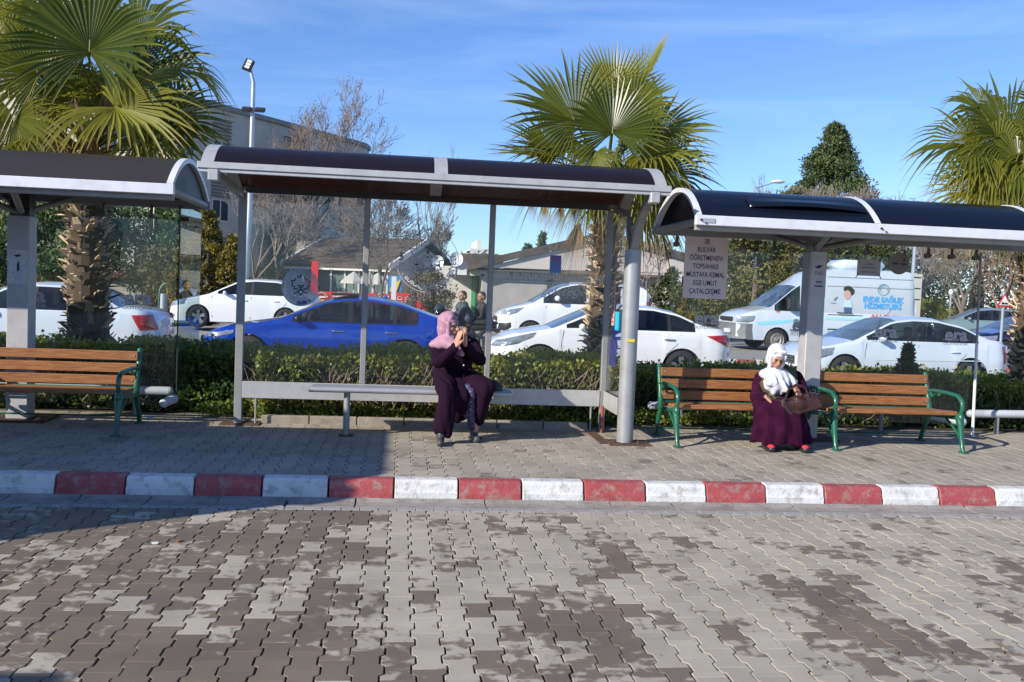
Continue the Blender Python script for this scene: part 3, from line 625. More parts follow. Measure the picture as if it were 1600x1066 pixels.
for px, py, gpar in ((215,466,GL),(48,462,GL),(1104,498,GR),(1256,509,GR),(1384,519,GR),(1494,524,GR)):
    p = at(px, py, 10.34); era(p.x, p.z, .20, gpar)
def thin_sheet(name, label, cat, px0, py0, px1, py1, y, mat, lines=None, txtm=None, tsize=.07):
    a = at(px0, py0, y); b = at(px1, py1, y); cx = (a.x+b.x)/2; cz = (a.z+b.z)/2; hw = abs(b.x-a.x)/2; hh = abs(a.z-b.z)/2
    t = T(name, label, cat, (cx, y, cz)); mb = MB(); mb.box(cx-hw, cx+hw, y-.002, y+.001, cz-hh, cz+hh); mb.build('sheet', mat, t)
    return t, cx, cz, hw, hh
paper = M('backlit pink paper', (.82,.70,.68), .7, var=.05)  # bright pinkish base colour stands for light coming through the sheet
rs, cx, cz, hw, hh = thin_sheet('route_sign', 'paper route list headed 3B BULVAR behind the right shelter glass', 'sign', 1071, 368, 1134, 468, 10.33, paper)
mb = MB(); li = ["3B", "BULVAR", "ÖĞRETMENEVi", "TOPSAHASI", "MUSTAFA KEMAL", "EGE UMUT", "ÇATALÇEŞME"]
navyi = M('navy ink', (.035,.035,.13), .6)
for i, s in enumerate(li):
    V, F = text_mb(s, .078, (cx, 10.3265, cz+hh-.058-i*.093), bold=.0012, sx=.74); mb.add(V, F)
mb.build('lettering', navyi, rs)
nt_, cx, cz, hw, hh = thin_sheet('paper_notice', 'small white paper with black tape corners on the right shelter glass', 'notice', 1340, 405, 1375, 432, 10.33, M('notice paper', (.45,.43,.46), .7))
mb = MB()
for sx_ in (-1, 1):
    for sz_ in (-1, 1): mb.beam((cx+sx_*(hw-.02), 10.326, cz+sz_*(hh-.02)), (cx+sx_*(hw+.015), 10.326, cz+sz_*(hh+.03)), .018, .002)
mb.build('tape', filmk, nt_); mb = MB()
for k, wd in ((.04,.05),(-.0,.09),(-.05,.09)): mb.box(cx-wd, cx+wd, 10.325, 10.3275, cz+k-.004, cz+k+.004)
mb.build('lettering', M('grey ink', (.16,.15,.16), .6), nt_)
p = at(1405, 412, 10.33); ns = T('no_smoking_sign', 'round grey smoking sign on the right shelter glass', 'sign', (p.x,10.33,p.z))
mb = MB(); mb.prism([(p.x+.125*math.cos(R_(a)), p.z+.125*math.sin(R_(a))) for a in range(0, 360, 10)], 'y', 10.329, 10.333); mb.build('disc', M('grey disc', (.22,.20,.19), .6), ns)
mb = MB(); mb.box(p.x-.08, p.x-.015, 10.325, 10.328, p.z-.012, p.z+.008); mb.box(p.x+.02, p.x+.085, 10.325, 10.328, p.z-.012, p.z+.004); stroke(mb, [(p.x+.05,p.z+.02),(p.x+.04,p.z+.035),(p.x+.06,p.z+.05),(p.x+.05,p.z+.065)], .006, 10.325); stroke(mb, [(p.x+.07,p.z+.02),(p.x+.06,p.z+.04),(p.x+.08,p.z+.055)], .006, 10.325); mb.build('cigarette_symbol', filmk, ns)
st2 = T('pillar_sticker', 'pale printed notice on top of the right shelter pillar', 'sticker', (4.46,9.79,2.0))
mb = MB(); mb.box(4.375,4.545,9.793,9.7975,1.70,2.12); mb.build('paper', M('pale paper', (.50,.47,.49), .7, var=.06, vs=10), st2)
mb = MB(); mb.prism([(4.41,2.02),(4.45,2.05),(4.50,2.045),(4.46,2.01)], 'y', 9.789, 9.792); mb.box(4.42,4.51,9.789,9.792,1.815,1.83)
V, F = text_mb("ÖZEL", .045, (4.465,9.791,1.96)); mb.add(V, F); mb.box(4.43,4.50,9.789,9.792,1.855,1.862); mb.box(4.43,4.50,9.789,9.792,1.87,1.877); mb.build('lettering', navyi, st2)
# white pipe rails behind the frameless glass
def pipe(label, pts, r=.048):
    t = T('pipe_rail', label, 'rail', pts[0]); mb = MB(); mb.tube(pts, r, 16, False)
    for e, d in ((0,1),(-1,-2)):
        pass
    mb.ell(pts[0], (r*.98,)*3, 14, 8); mb.ell(pts[-1], (r*.98,)*3, 14, 8); mb.build('tube', M('white enamel pipe', (.52,.54,.58), .4, 0, .06, 4, dirt=.25, dcol=(.3,.3,.3)), t, smooth=True)
    mb = MB(); 
    x0, x1 = min(pts[0][0], pts[-1][0]), max(pts[0][0], pts[-1][0])
    for x in (x0+.35, x1-.35): mb.tube([(x,pts[0][1],.13),(x,pts[0][1],pts[0][2])], .028, 10)
    mb.build('leg', steel, t, smooth=True); return t
pipe('white round pipe rail behind the left shelter glass', [(-5.6,10.6,.41),(-4.5,10.6,.41),(-2.47,10.6,.41)])
t = T('pipe_end', 'short white round pipe stub beside the left glass pane', 'pipe', (-2.38,10.2,.33)); mb = MB(); mb.tube([(-2.42,10.16,.335),(-2.385,10.25,.35),(-2.35,10.33,.365)], .047, 14, False); mb.ell((-2.42,10.16,.335), (.046,)*3, 12, 8); mb.build('tube', MATS['white enamel pipe'], t, smooth=True)
pipe('white round pipe rail behind the two wooden benches', [(2.90,10.6,.385),(4.5,10.6,.40),(6.05,10.6,.40)])
pipe('white round pipe rail running off beyond the last bench', [(6.83,10.6,.385),(8.0,10.6,.40),(10.2,10.6,.40)])
t = T('pipe_end', 'short white round pipe stub under the last bench arm', 'pipe', (5.95,10.0,.40)); mb = MB(); mb.tube([(6.02,10.1,.42),(6.25,9.95,.38),(6.30,9.92,.37)], .05, 14, False); mb.ell((6.30,9.92,.37), (.05,)*3, 12, 8); mb.build('tube', MATS['white enamel pipe'], t, smooth=True)

# ================================================================== BENCHES
wood = bpy.data.materials.new('varnished slat wood'); wood.use_nodes = True; nt = wood.node_tree; b = nt.nodes['Principled BSDF']; L = nt.links.new
tc = N(nt,'ShaderNodeTexCoord'); mp = N(nt,'ShaderNodeMapping'); mp.inputs['Scale'].default_value = (1.2,18,18); nz = N(nt,'ShaderNodeTexNoise'); nz.inputs['Scale'].default_value = 5; nz.inputs['Detail'].default_value = 6
cr = N(nt,'ShaderNodeValToRGB'); cr.color_ramp.elements[0].position = .3; cr.color_ramp.elements[0].color = (.19,.07,.024,1); cr.color_ramp.elements[1].position = .72; cr.color_ramp.elements[1].color = (.42,.19,.065,1)
L(tc.outputs['Object'], mp.inputs[0]); L(mp.outputs[0], nz.inputs['Vector']); L(nz.outputs['Fac'], cr.inputs[0]); L(cr.outputs[0], b.inputs['Base Color']); b.inputs['Roughness'].default_value = .5
u = N(nt,'ShaderNodeBump'); u.inputs['Strength'].default_value = .3; u.inputs['Distance'].default_value = .003; L(nz.outputs['Fac'], u.inputs['Height']); L(u.outputs[0], b.inputs['Normal'])
green = M('green painted cast iron', (.012,.115,.065), .35, 0, .15, 9, .2, 60, coat=.3)
def bench(x0, x1, label, slatx=None, wd=wood):
    L_ = x1-x0; t = T('park_bench', label, 'bench', ((x0+x1)/2, 9.5, .15), group=None)
    z = .15; yb0 = 9.80
    for i, zz in enumerate((.845, .725, .605)):
        mb = MB(); y = yb0 - .045*(1-i)*-1
        yy = 9.86 - i*.030; mb.box(x0+.035, x1-.035, yy-.016, yy+.016, zz-.050, zz+.045, .006); mb.build('back_slat', wd, t)
    for i, yy in enumerate((9.30, 9.42, 9.54, 9.66)):
        mb = MB(); mb.box(x0+.03, x1-.03, yy-.052, yy+.052, .520-i*.006, .558-i*.006 if i else .562, .006); mb.build('seat_slat', wd, t)
    for x in (x0+.03, x1-.03):
        mb = MB()
        # back upright, curved at its foot
        mb.tube([(x,9.93,.15),(x,9.90,.25),(x,9.80,.42),(x,9.79,.52),(x,9.83,.66),(x,9.885,.80),(x,9.905,.895)], [.026,.022,.026,.032,.028,.028,.026], 10)
        mb.ell((x,9.905,.895), (.030,.028,.030), 10, 8)
        # front leg with swelling knob
        mb.tube([(x,9.10,.152),(x,9.13,.20),(x,9.17,.34),(x,9.19,.44),(x,9.22,.51)], [.024,.022,.026,.038,.044], 10)
        mb.ell((x,9.21,.50), (.038,.055,.062), 12, 8)
        mb.box(x-.035, x+.035, 9.06, 9.15, .150, .166, .004); mb.box(x-.035, x+.035, 9.88, 9.98, .150, .166, .004)
        # strap under the seat and diagonal brace
        mb.tube([(x,9.21,.50),(x,9.45,.485),(x,9.80,.46)], .022, 8)
        mb.tube([(x,9.14,.22),(x,9.22,.33),(x,9.36,.42),(x,9.48,.48)], [.012,.014,.014,.012], 8)
        mb.build('side_frame', green, t, smooth=True, sharp=60)
        mb = MB(); mb.tube([(x,9.84,.72),(x,9.70,.735),(x,9.45,.735),(x,9.27,.725),(x,9.19,.68),(x,9.17,.61),(x,9.20,.54)], [.02,.02,.021,.023,.024,.022,.02], 10)
        mb.tube([(x,9.78,.72),(x,9.74,.66),(x,9.70,.70)], .012, 8); mb.ell((x,9.62,.70),(.012,.03,.02),8,6); mb.build('armrest', green, t, smooth=True, sharp=60)
    mb = MB(); mb.tube([(x0+.03,9.80,.528),(x1-.03,9.80,.528)], .011, 8); mb.tube([(x0+.03,9.86,.235),(x1-.03,9.86,.235)], .009, 8); mb.build('cross_rod', green, t)
    for x in (x0+.07, x1-.07):
        mb = MB()
        for i, zz in enumerate((.845, .725, .605)): mb.tube([(x, 9.842-i*.03, zz), (x, 9.838-i*.03, zz)], .009, 8)
        mb.build('bolt', M('zinc bolt', (.6,.6,.6), .35, .8), t)
    return t
bench(-4.20, -2.57, 'orange brown slatted bench with green arms under the left shelter')
bench(2.75, 4.12, 'wooden slatted bench with green arms on which the woman in white scarf sits')
bench(4.41, 5.85, 'empty wooden slatted bench with green arms right of the shelter pillar')
mbn = T('metal_bench', 'flat grey sheet metal bench on pipe legs under the centre shelter', 'bench', (.14,9.5,.15))
mb = MB(); mb.box(-.86, 1.13, 9.34, 9.70, .600, .628, .008); mb.tube([(-.865,9.345,.612),(1.135,9.345,.612)], .028, 14); mb.build('seat', M('perforated grey sheet', (.42,.425,.44), .42, .35, .06, 6), mbn, smooth=True)
for x in (-.50, .78):
    mb = MB(); mb.tube([(x,9.42,.15),(x,9.42,.60)], .032, 14); mb.build('leg', steel, mbn, smooth=True)
    mb = MB(); mb.box(x-.07, x+.07, 9.36, 9.49, .15, .163, .003); mb.build('base_plate', rust, mbn)
# ================================================================== VEGETATION
palm_leaf = leafmat('palm leaf', (.042,.075,.010), (.25,.25,.028), .45, .32, (.46,.33,.11))
palm_dead = leafmat('dead palm leaf', (.16,.09,.045), (.42,.27,.14), .25, .7)
palm_stem = M('palm stem', (.17,.19,.04), .45, var=.25, vs=8)
def frond_mesh(base, hub, axis, nrm, R, mat, rng, name='frond', parent=None, org=None, nseg=38, spread=150, droop=.25, fold=.25, split=.55, val=.5, stem=True, curl=0.):
    base = Vector(base); hub = Vector(hub); a = Vector(axis).normalized(); n = Vector(nrm); n = (n-a*n.dot(a)).normalized(); s = a.cross(n)
    V = []; F = []; A = []
    dth = 2*spread/nseg
    for k in range(nseg):
        th = R_(-spread+dth*(k+.5)); side = abs(th)/R_(spread)
        Rk = R*(1-.38*side**2)*rng.uniform(.92,1.06); dirv = a*math.cos(th)+s*math.sin(th)
        # costa fold: the sides rise towards n
        hw = R_(dth/2); dr = droop*rng.uniform(.6,1.5)*(1+.5*side); tw = rng.uniform(-.04,.04)
        lift = fold*abs(math.sin(th)); tip = rng.random() < .55
        vv = min(1, max(0, val+rng.uniform(-.16,.16)))*(.52 if mat is palm_leaf else 1)
        i0 = len(V); ts = [0.0,.25,split,.72,.86,1.0]
        for t in ts:
            r = Rk*t; wdt = r*math.tan(hw) if t <= split else Rk*split*math.tan(hw)*max(0.03,(1-t)/(1-split))**.8
            g = Vector((0,0,-1))*(dr*Rk*max(0,t-split*.6)**2*(2.6 if tip else 1.5))
            c = hub + dirv*r + n*(lift*r - curl*Rk*t*t) + g
            if t == 0: c = hub; wdt = .004
            sd = (n.cross(dirv)).normalized()
            V += [c-sd*wdt, c - n*(wdt*.55) , c+sd*wdt]; e_ = vv if t < .86 else vv+(.75 if t == 1 else .2); A += [min(1,e_)]*3
        for i in range(len(ts)-1):
            q = i0+3*i; F += [(q,q+1,q+4,q+3),(q+1,q+2,q+5,q+4)]
    nb = len(F)
    if stem:
        mid = (base+hub)/2 + Vector((0,0,.10*(hub-base).length)); P = [base*(1-t)**2+mid*2*t*(1-t)+hub*t*t for t in (0,.25,.5,.75,1,)]+[hub+a*R*.12]
        m2 = MB(); m2.tube(P, [.030,.020,.015,.012,.011,.004], 6); o0 = len(V); V += [Vector(v) for v in m2.V]; F += [tuple(i+o0 for i in f) for f in m2.F]; A += [.5]*len(m2.V)
    mi = [0]*nb+[1]*(len(F)-nb)
    o = mesh_obj(name, V, F, mat, parent.o if isinstance(parent, T) else parent, org, False, None, {'v': A}, [mat, palm_stem if mat is palm_leaf else mat], mi)
    return o
boot_m = leafmat('palm leaf base stubs', (.05,.032,.02), (.66,.50,.32), .0, .85)
def palm(label, base, top, r, fronds, seed, skirt, nrand=10, Rr=(.85,1.1), clusters=None):
    t = T('palm_tree', label, 'palm tree', base, 0, 'palms behind the bus shelters'); rng = random.Random(seed)
    B = Vector(base); Tp = Vector(top); H = (Tp-B).length; ax = (Tp-B).normalized(); u = ax.orthogonal().normalized(); v = ax.cross(u)
    m = MB(); m.tube([B.lerp(Tp, i/10) for i in range(11)], [r*(1.15-.25*i/10)*rng.uniform(.95,1.05) for i in range(11)], 16); m.val = [.05]*len(m.V)
    nb = int(H/.05)*11
    for k in range(nb):
        f = k/nb; a = k*2.39996+rng.uniform(-.2,.2); c = B.lerp(Tp, f); d = u*math.cos(a)+v*math.sin(a); sd = ax.cross(d)
        m.cv = rng.choice((.2,.45,.7,.9,1.)) if rng.random() < .8 else 0.1
        ln = rng.uniform(.04,.12+r*.36); w_ = rng.uniform(.02,.05+r*.10); rr = r*(1.08-.22*f); up = rng.uniform(-.1,1.6)
        p0 = c+d*rr*.85; p1 = p0+(d*(1)+ax*up).normalized()*ln; tw = sd*rng.uniform(-.02,.02); th = ax*.012
        m.hexa([p0-sd*w_-th, p0+sd*w_-th, p0+sd*w_+th, p0-sd*w_+th, p1-sd*w_*rng.uniform(.1,.9)-th*.5+tw, p1+sd*w_*rng.uniform(.1,.5)-th*.5+tw, p1+sd*w_*.3+th*.5+tw+d*rng.uniform(-.04,.03), p1-sd*w_*.4+th*.5+tw+d*rng.uniform(-.03,.03)])
    m.build('trunk', boot_m, t, attr=True)
    org = t.loc
    for (px, py, dY, ax_, nr_, R, val, droop) in fronds:  # leaf colour carries the light: high val for lit fronds, low for shaded
        hub = at(px, py, B.y+dY); d = CR*ax_[0]+CU*ax_[1]+CF*ax_[2]; n = CR*nr_[0]+CU*nr_[1]+CF*nr_[2]
        frond_mesh(Tp+(hub-Tp).normalized()*.10, hub, d, n, R*1.03, palm_leaf, rng, 'frond', t, org, 46, rng.choice((120,135,148)), droop*1.25, rng.uniform(.15,.45), rng.uniform(.46,.58), min(1, val+.08))
    for k in range(nrand):   # the rest of the crown, mostly at the back and sides
        a = 2*math.pi*(k+rng.random()*.6)/nrand; el = rng.uniform(-.25, 1.15); d = Vector((math.cos(a)*math.cos(el), math.sin(a)*math.cos(el), math.sin(el)))
        ln = rng.uniform(.55,.8)*(Rr[0]); hub = Tp+Vector((0,0,.05))+d*ln; dd = (d+Vector((0,0,-.45))).normalized(); n = Vector((0,0,1))+d*.3+Vector((rng.uniform(-.5,.5),rng.uniform(-.5,.5),0))
        frond_mesh(Tp+d*.08, hub, dd, n, rng.uniform(*Rr), palm_leaf, rng, 'frond', t, org, 40, rng.choice((95,120,140)), rng.uniform(.25,.55), rng.uniform(.2,.6), rng.uniform(.40,.55), rng.uniform(.2,.85))
    for (hx, hy, dY, ln, val) in skirt:   # hanging dead fans
        hub = at(hx, hy, B.y+dY); frond_mesh(Tp-Vector((0,0,.1)), hub, Vector((rng.uniform(-.25,.25),rng.uniform(-.2,.2),-1)), -CF+Vector((rng.uniform(-.4,.4),0,0)), ln, palm_dead, rng, 'dead_frond', t, org, 26, 27, .05, .6, .30, val)
    return t
UP = (0,0,0)
cp_b = at(938,600,11.6); cp_b.z = .15; cp_t = at(948,296,11.7)
palm('palm with straw-brown hanging fans rising behind the centre shelter', cp_b, cp_t, .165, [
    # px py dY axis(right,up,away) normal R val droop
    (900,192,-.3,(-.50,.85,.1),(.25,.2,-1),1.02,.32,.12), (957,208,-.75,(.05,1,.05),(.0,.25,-1),.72,.12,.10), (868,240,-.2,(-.55,.8,.0),(.5,.15,-.9),.78,.35,.12),
    (862,250,-.1,(-1,.22,0),(.1,1,-.35),.86,.30,.10), (1022,215,-.2,(.75,.62,.1),(-.3,.4,-.9),.86,.42,.15), (1016,240,-.4,(.95,.10,-.1),(-.1,.9,-.6),.86,.72,.20),
    (1030,270,-.1,(.85,-.30,0),(.3,.4,-.9),.82,.10,.25), (960,150,.1,(.10,1,.1),(.1,.1,-1),.70,.85,.02), (1000,130,.2,(.42,.9,.1),(-.8,.3,-.4),.68,.60,.02),
    (1016,236,-.6,(.35,-.9,-.2),(.0,.35,-1),.55,.80,.4), (1010,290,-.35,(.30,-1,-.1),(.2,.2,-1),.72,.92,.25), (985,290,-.2,(.75,-.75,.1),(.1,.3,-1),.80,.85,.2), (990,170,-.3,(.5,.85,0),(-.3,.1,-1),.6,.35,.1), (930,240,-.8,(-.3,-.9,-.2),(.0,.6,-1),.5,.55,.5)],
    11, [(900,300,-.2,.75,.5),(880,318,0,.5,.35),(850,318,.1,.4,.5),(925,318,-.3,.45,.45),(905,345,-.35,.90,.65),(960,310,.1,.5,.4),(985,320,.2,.45,.3),(940,330,-.35,.6,.55),(830,312,.2,.3,.5)], 8, (.75,.95))
lp_b = at(140,560,11.9); lp_b.z = .15; lp_t = at(135,235,12.0)
palm('very bushy tall palm with thick stubbly trunk behind the left shelter', lp_b, lp_t, .225, [
    (140,80,-.8,(-.0,1,.05),(.0,.3,-1),1.05,.12,.12), (62,118,-.7,(-.25,.55,-.1),(.1,.55,-1),.85,.45,.18), (180,168,-1.0,(.85,-.2,-.2),(-.1,.8,-.75),1.00,.92,.20),
    (22,186,-.8,(-.05,-1,-.1),(.0,.3,-1),.85,.42,.25), (215,120,-.3,(.75,.55,.1),(-.3,.4,-.8),1.05,.16,.22), (255,185,-.2,(.95,-.1,0),(.1,.6,-.8),.85,.14,.18), (235,205,-.3,(.8,-.5,0),(.0,.5,-.9),.80,.35,.25),
    (60,60,.1,(-.6,.8,0),(.3,.2,-1),1.1,.25,.15), (215,60,-.1,(.6,.7,0),(-.3,.3,-1),.95,.18,.3), (10,60,-.3,(-.8,.1,0),(.2,.6,-.8),.95,.7,.35), (270,110,.2,(.9,.0,.2),(.0,.8,-.6),.75,.8,.5), (100,30,-.3,(-.1,.9,0),(.2,.4,-1),.85,.6,.4)],
    23, [(150,215,-.3,.55,.7),(95,205,-.5,.7,.6),(200,235,-.2,.55,.55),(60,200,-.2,.6,.75),(115,150,-.7,.7,.8),(170,120,-.6,.6,.7),(230,215,0,.5,.6)], 11, (.85,1.1))
rp_b = at(1608,600,11.4); rp_b.z = .15; rp_t = at(1625,300,11.4)
palm('palm cut by the picture edge beyond the right shelter', rp_b, rp_t, .19, [
    (1575,215,-.4,(-.45,.9,0),(.2,.3,-1),.95,.30,.25), (1520,228,-.3,(-.95,.12,0),(.3,.6,-.8),.92,.35,.35), (1540,180,-.1,(-.6,.75,.1),(.4,.2,-.8),.80,.45,.35), (1530,300,-.4,(-1,-.05,-.1),(.0,.8,-.7),.72,.90,.18),
    (1575,290,-.1,(-.6,-.7,0),(.2,.2,-1),.75,.5,.4),(1640,190,-.1,(.5,.8,0),(-.2,.3,-1),.9,.3,.3),(1665,270,0,(.9,-.1,0),(0,.7,-.8),.9,.5,.4),(1590,250,-.6,(-.9,-.35,0),(0,.5,-1),.70,.3,.45),(1560,240,-.5,(-.8,.5,0),(0,.4,-1),.85,.55,.5)],
    31, [(1600,330,-.2,.45,.5),(1575,325,0,.5,.6),(1640,330,0,.5,.5),(1545,255,-.3,.6,.75),(1570,270,-.3,.6,.6)], 16, (.85,1.05))
# ---- hedge
hedge_leaf = leafmat('hedge leaf', (.022,.055,.010), (.13,.175,.025), .35, .42, (.50,.46,.055))
twig_m = M('hedge twig', (.27,.20,.13), .8, var=.3, vs=20)
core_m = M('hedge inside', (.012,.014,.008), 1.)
def hedge(name, label, x0, x1, y0, y1, ztop, seed, dens=1500, sunny=(0,0), sp=None, cat='hedge'):
    rng = np.random.default_rng(seed); t = T(name, label, cat, ((x0+x1)/2, (y0+y1)/2, .15))
    Lx = x1-x0; H = ztop-.15
    m = MB(); m.box(x0+.10, x1-.10, y0+.20, y1-.15, .15, ztop-.10); m.build('dark_core', core_m, t)  # near-black filler box blocks the view, its colour standing for inner shade
    ph = rng.random(6)*6
    def bump(x, z): return .05*np.sin(x*2.3+ph[0])+.04*np.sin(x*5.1+z*4+ph[1])+.03*np.sin(x*11+z*7+ph[2])
    n1 = int(Lx*H*dens); x = x0+rng.random(n1)*Lx; z = .15+H*rng.random(n1)**.8
    # sparse woody belt in the middle of a trimmed hedge
    belt = (z > ztop-.46) & (z < ztop-.17); keep = ~(belt & (rng.random(n1) < (.55 if sunny[1] > 0 else .12) )); x = x[keep]; z = z[keep]; n1 = len(x)
    dep = rng.random(n1)**1.6*.22; y = y0+dep+bump(x, z)+.10*((z-.15)/H < .25)*0
    n2 = int(Lx*(y1-y0)*dens*.9); x2 = x0+rng.random(n2)*Lx; y2 = y0+rng.random(n2)*(y1-y0); z2 = ztop+.6*bump(x2*1.3, y2)+.03*rng.normal(size=n2)-.05*rng.random(n2)
    n3 = int((y1-y0)*H*dens*.5); ysd = y0+rng.random(n3)*(y1-y0); zsd = .15+H*rng.random(n3); xs = np.where(rng.random(n3) < .5, x0, x1)+rng.normal(size=n3)*.05
    cen = np.stack([np.concatenate([x, x2, xs]), np.concatenate([y, y2, ysd]), np.concatenate([z, z2, zsd])], 1)
    n = len(cen); nv = np.zeros((n,3)); nv[:n1,1] = -1; nv[n1:n1+n2,2] = 1; nv[:,2] += .5; nv[n1+n2:,0] = np.where(xs < (x0+x1)/2, -1, 1)
    V, F = quads(n, cen, .046, rng, up=.4, asp=.72, nrm=nv)
    # sunlight put into the leaf colour: top yellow-green, leaves below deep green
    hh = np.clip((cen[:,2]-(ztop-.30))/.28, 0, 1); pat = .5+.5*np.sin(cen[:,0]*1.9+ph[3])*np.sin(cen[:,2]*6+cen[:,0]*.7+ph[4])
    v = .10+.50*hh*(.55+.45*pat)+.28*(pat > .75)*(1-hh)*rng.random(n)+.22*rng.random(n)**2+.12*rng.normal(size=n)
    v += .18*(np.abs(cen[:,2]-.28) < .14)*rng.random(n); v += .10*sunny[1]  # a sunny hedge gets lighter, sunlit leaf colour throughout
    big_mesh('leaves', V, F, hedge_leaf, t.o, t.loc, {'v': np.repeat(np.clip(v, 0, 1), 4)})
    m = MB(); r = random.Random(seed)
    for k in range(int(Lx*(160 if sunny[1] else 75))):
        xx = x0+r.random()*Lx; zz = r.uniform(.2, ztop-.22); yy = y0-.01+r.random()*.16; a = r.uniform(-.9,.9); l = r.uniform(.12,.38)
        p = [Vector((xx,yy+.06,zz)), Vector((xx+math.sin(a)*l*.5+r.uniform(-.03,.03), yy+r.uniform(-.05,.03), zz+math.cos(a)*l*.5)), Vector((xx+math.sin(a)*l, yy+r.uniform(-.09,.02), min(ztop-.02, zz+math.cos(a)*l)))]
        m.tube(p, [.006,.005,.003], 3, False)
    for k in range(int(Lx*5)):      # shoots that have outgrown the last clipping
        xx = x0+r.random()*Lx; yy = y0+r.random()*(y1-y0)*.7; q = Vector((xx,yy,ztop-.05)); m.tube([q, q+Vector((r.uniform(-.03,.03),r.uniform(-.03,.03),r.uniform(.08,.17)))], [.003,.002], 3, False)
    m.build('twigs', twig_m, t); return t
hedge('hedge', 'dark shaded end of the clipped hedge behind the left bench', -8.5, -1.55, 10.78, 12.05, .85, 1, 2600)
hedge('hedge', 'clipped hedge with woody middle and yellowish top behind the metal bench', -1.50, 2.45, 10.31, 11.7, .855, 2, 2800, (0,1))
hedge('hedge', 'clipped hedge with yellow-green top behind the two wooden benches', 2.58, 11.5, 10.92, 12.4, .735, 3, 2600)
# low leafy ground cover at the foot of the hedge
rng = np.random.default_rng(9); n = 9000; cx_ = -2.2+rng.random(n)*6.6; cy_ = np.where((cx_ > -1.45) & (cx_ < 2.2), 10.24+rng.random(n)*.22, 10.45+rng.random(n)*.45); cz_ = .20+rng.random(n)**1.5*.16*(.4+.6*np.sin(cx_*3)**2)
V, F = quads(n, np.stack([cx_, cy_, cz_], 1), .045, rng, up=.8, asp=.7, nrm=np.tile([0,-.5,.8], (n,1)))
gc = big_mesh('ground_cover', V, F, hedge_leaf, None, (0,0,0), {'v': np.repeat(np.clip(.3+.35*rng.random(n)+.2*rng.normal(size=n), 0, 1), 4)}); gc['kind'] = 'stuff'
# ---- leafy trees
ever = leafmat('dark evergreen', (.010,.022,.008), (.045,.065,.018), .1, .6, (.13,.13,.03))
pine = leafmat('pine green', (.022,.055,.020), (.075,.13,.045), .2, .6, (.16,.21,.08))
thuja = leafmat('golden cypress', (.035,.038,.006), (.14,.12,.016), .12, .6, (.30,.22,.025))
brownb = leafmat('brownish bush', (.055,.045,.03), (.13,.108,.068), .1, .8, (.175,.16,.08))
bark = M('grey brown bark', (.13,.10,.08), .9, var=.3, vs=12, bump=.5, bs=30)
bark_w = M('pale twig bark', (.20,.165,.145), .9, var=.2, vs=8)
def crown_cloud(fn, n, size, seed, asp=.45, up=.3):
    rng = np.random.default_rng(seed); P = fn(rng, n); V, F = quads(len(P), P, size, rng, up, asp); return V, F, rng, P
def leafy(name, label, base, h, rad, shape, mat, seed, n=9000, size=.16, group=None, trunk_h=.1, clumps=70, cat='tree'):
    b = Vector(base); t = T(name, label, cat, base, 0, group); rng = np.random.default_rng(seed)
    m = MB(); m.tube([b, b+Vector((.02*h,0,h*.4)), b+Vector((0,0,h*.85))], [rad*.10+.04, rad*.07+.03, .02], 8); m.build('trunk', bark, t)
    z0 = h*trunk_h; cc = []
    while len(cc) < clumps:
        f = rng.random(); a = rng.random()*6.283
        if shape == 'cone': rr = rad*(1-f)**.95*(.72+.28*rng.random())*(1 if rng.random() < .8 else .4); s = .09+.18*(1-f)
        elif shape == 'column': rr = rad*(math.sin(math.pi*min(1, f*.75+.2)))**.7*(.5+.5*rng.random())*(1 if f < .7 else (1-f)/.3+.1); s = .30
        else: rr = rad*math.sqrt(max(0, 1-(2*f-1)**2))*rng.random()**.4; s = .34
        cc.append((b.x+rr*math.cos(a), b.y+rr*math.sin(a), b.z+z0+f*(h-z0), s*rad*(.7+.6*rng.random()), rng.random()))
    cc = np.array(cc); k = rng.integers(0, len(cc), n); d = rng.normal(size=(n,3)); d /= np.linalg.norm(d, axis=1)[:,None]; d *= (rng.random((n,1))**.35)
    P = cc[k,:3]+d*cc[k,3:4]*np.array([1,1,.8 if shape != 'cone' else .55])
    if shape == 'cone': P[:,2] -= .25*np.hypot(P[:,0]-b.x, P[:,1]-b.y)*.6
    V, F = quads(n, P, size, rng, .25, .42); v = cc[k,4]*.6+.4*rng.random(n); v = np.clip(v, 0, 1)
    big_mesh('crown', V, F, mat, t.o, t.loc, {'v': np.repeat(v, 4)}); return t
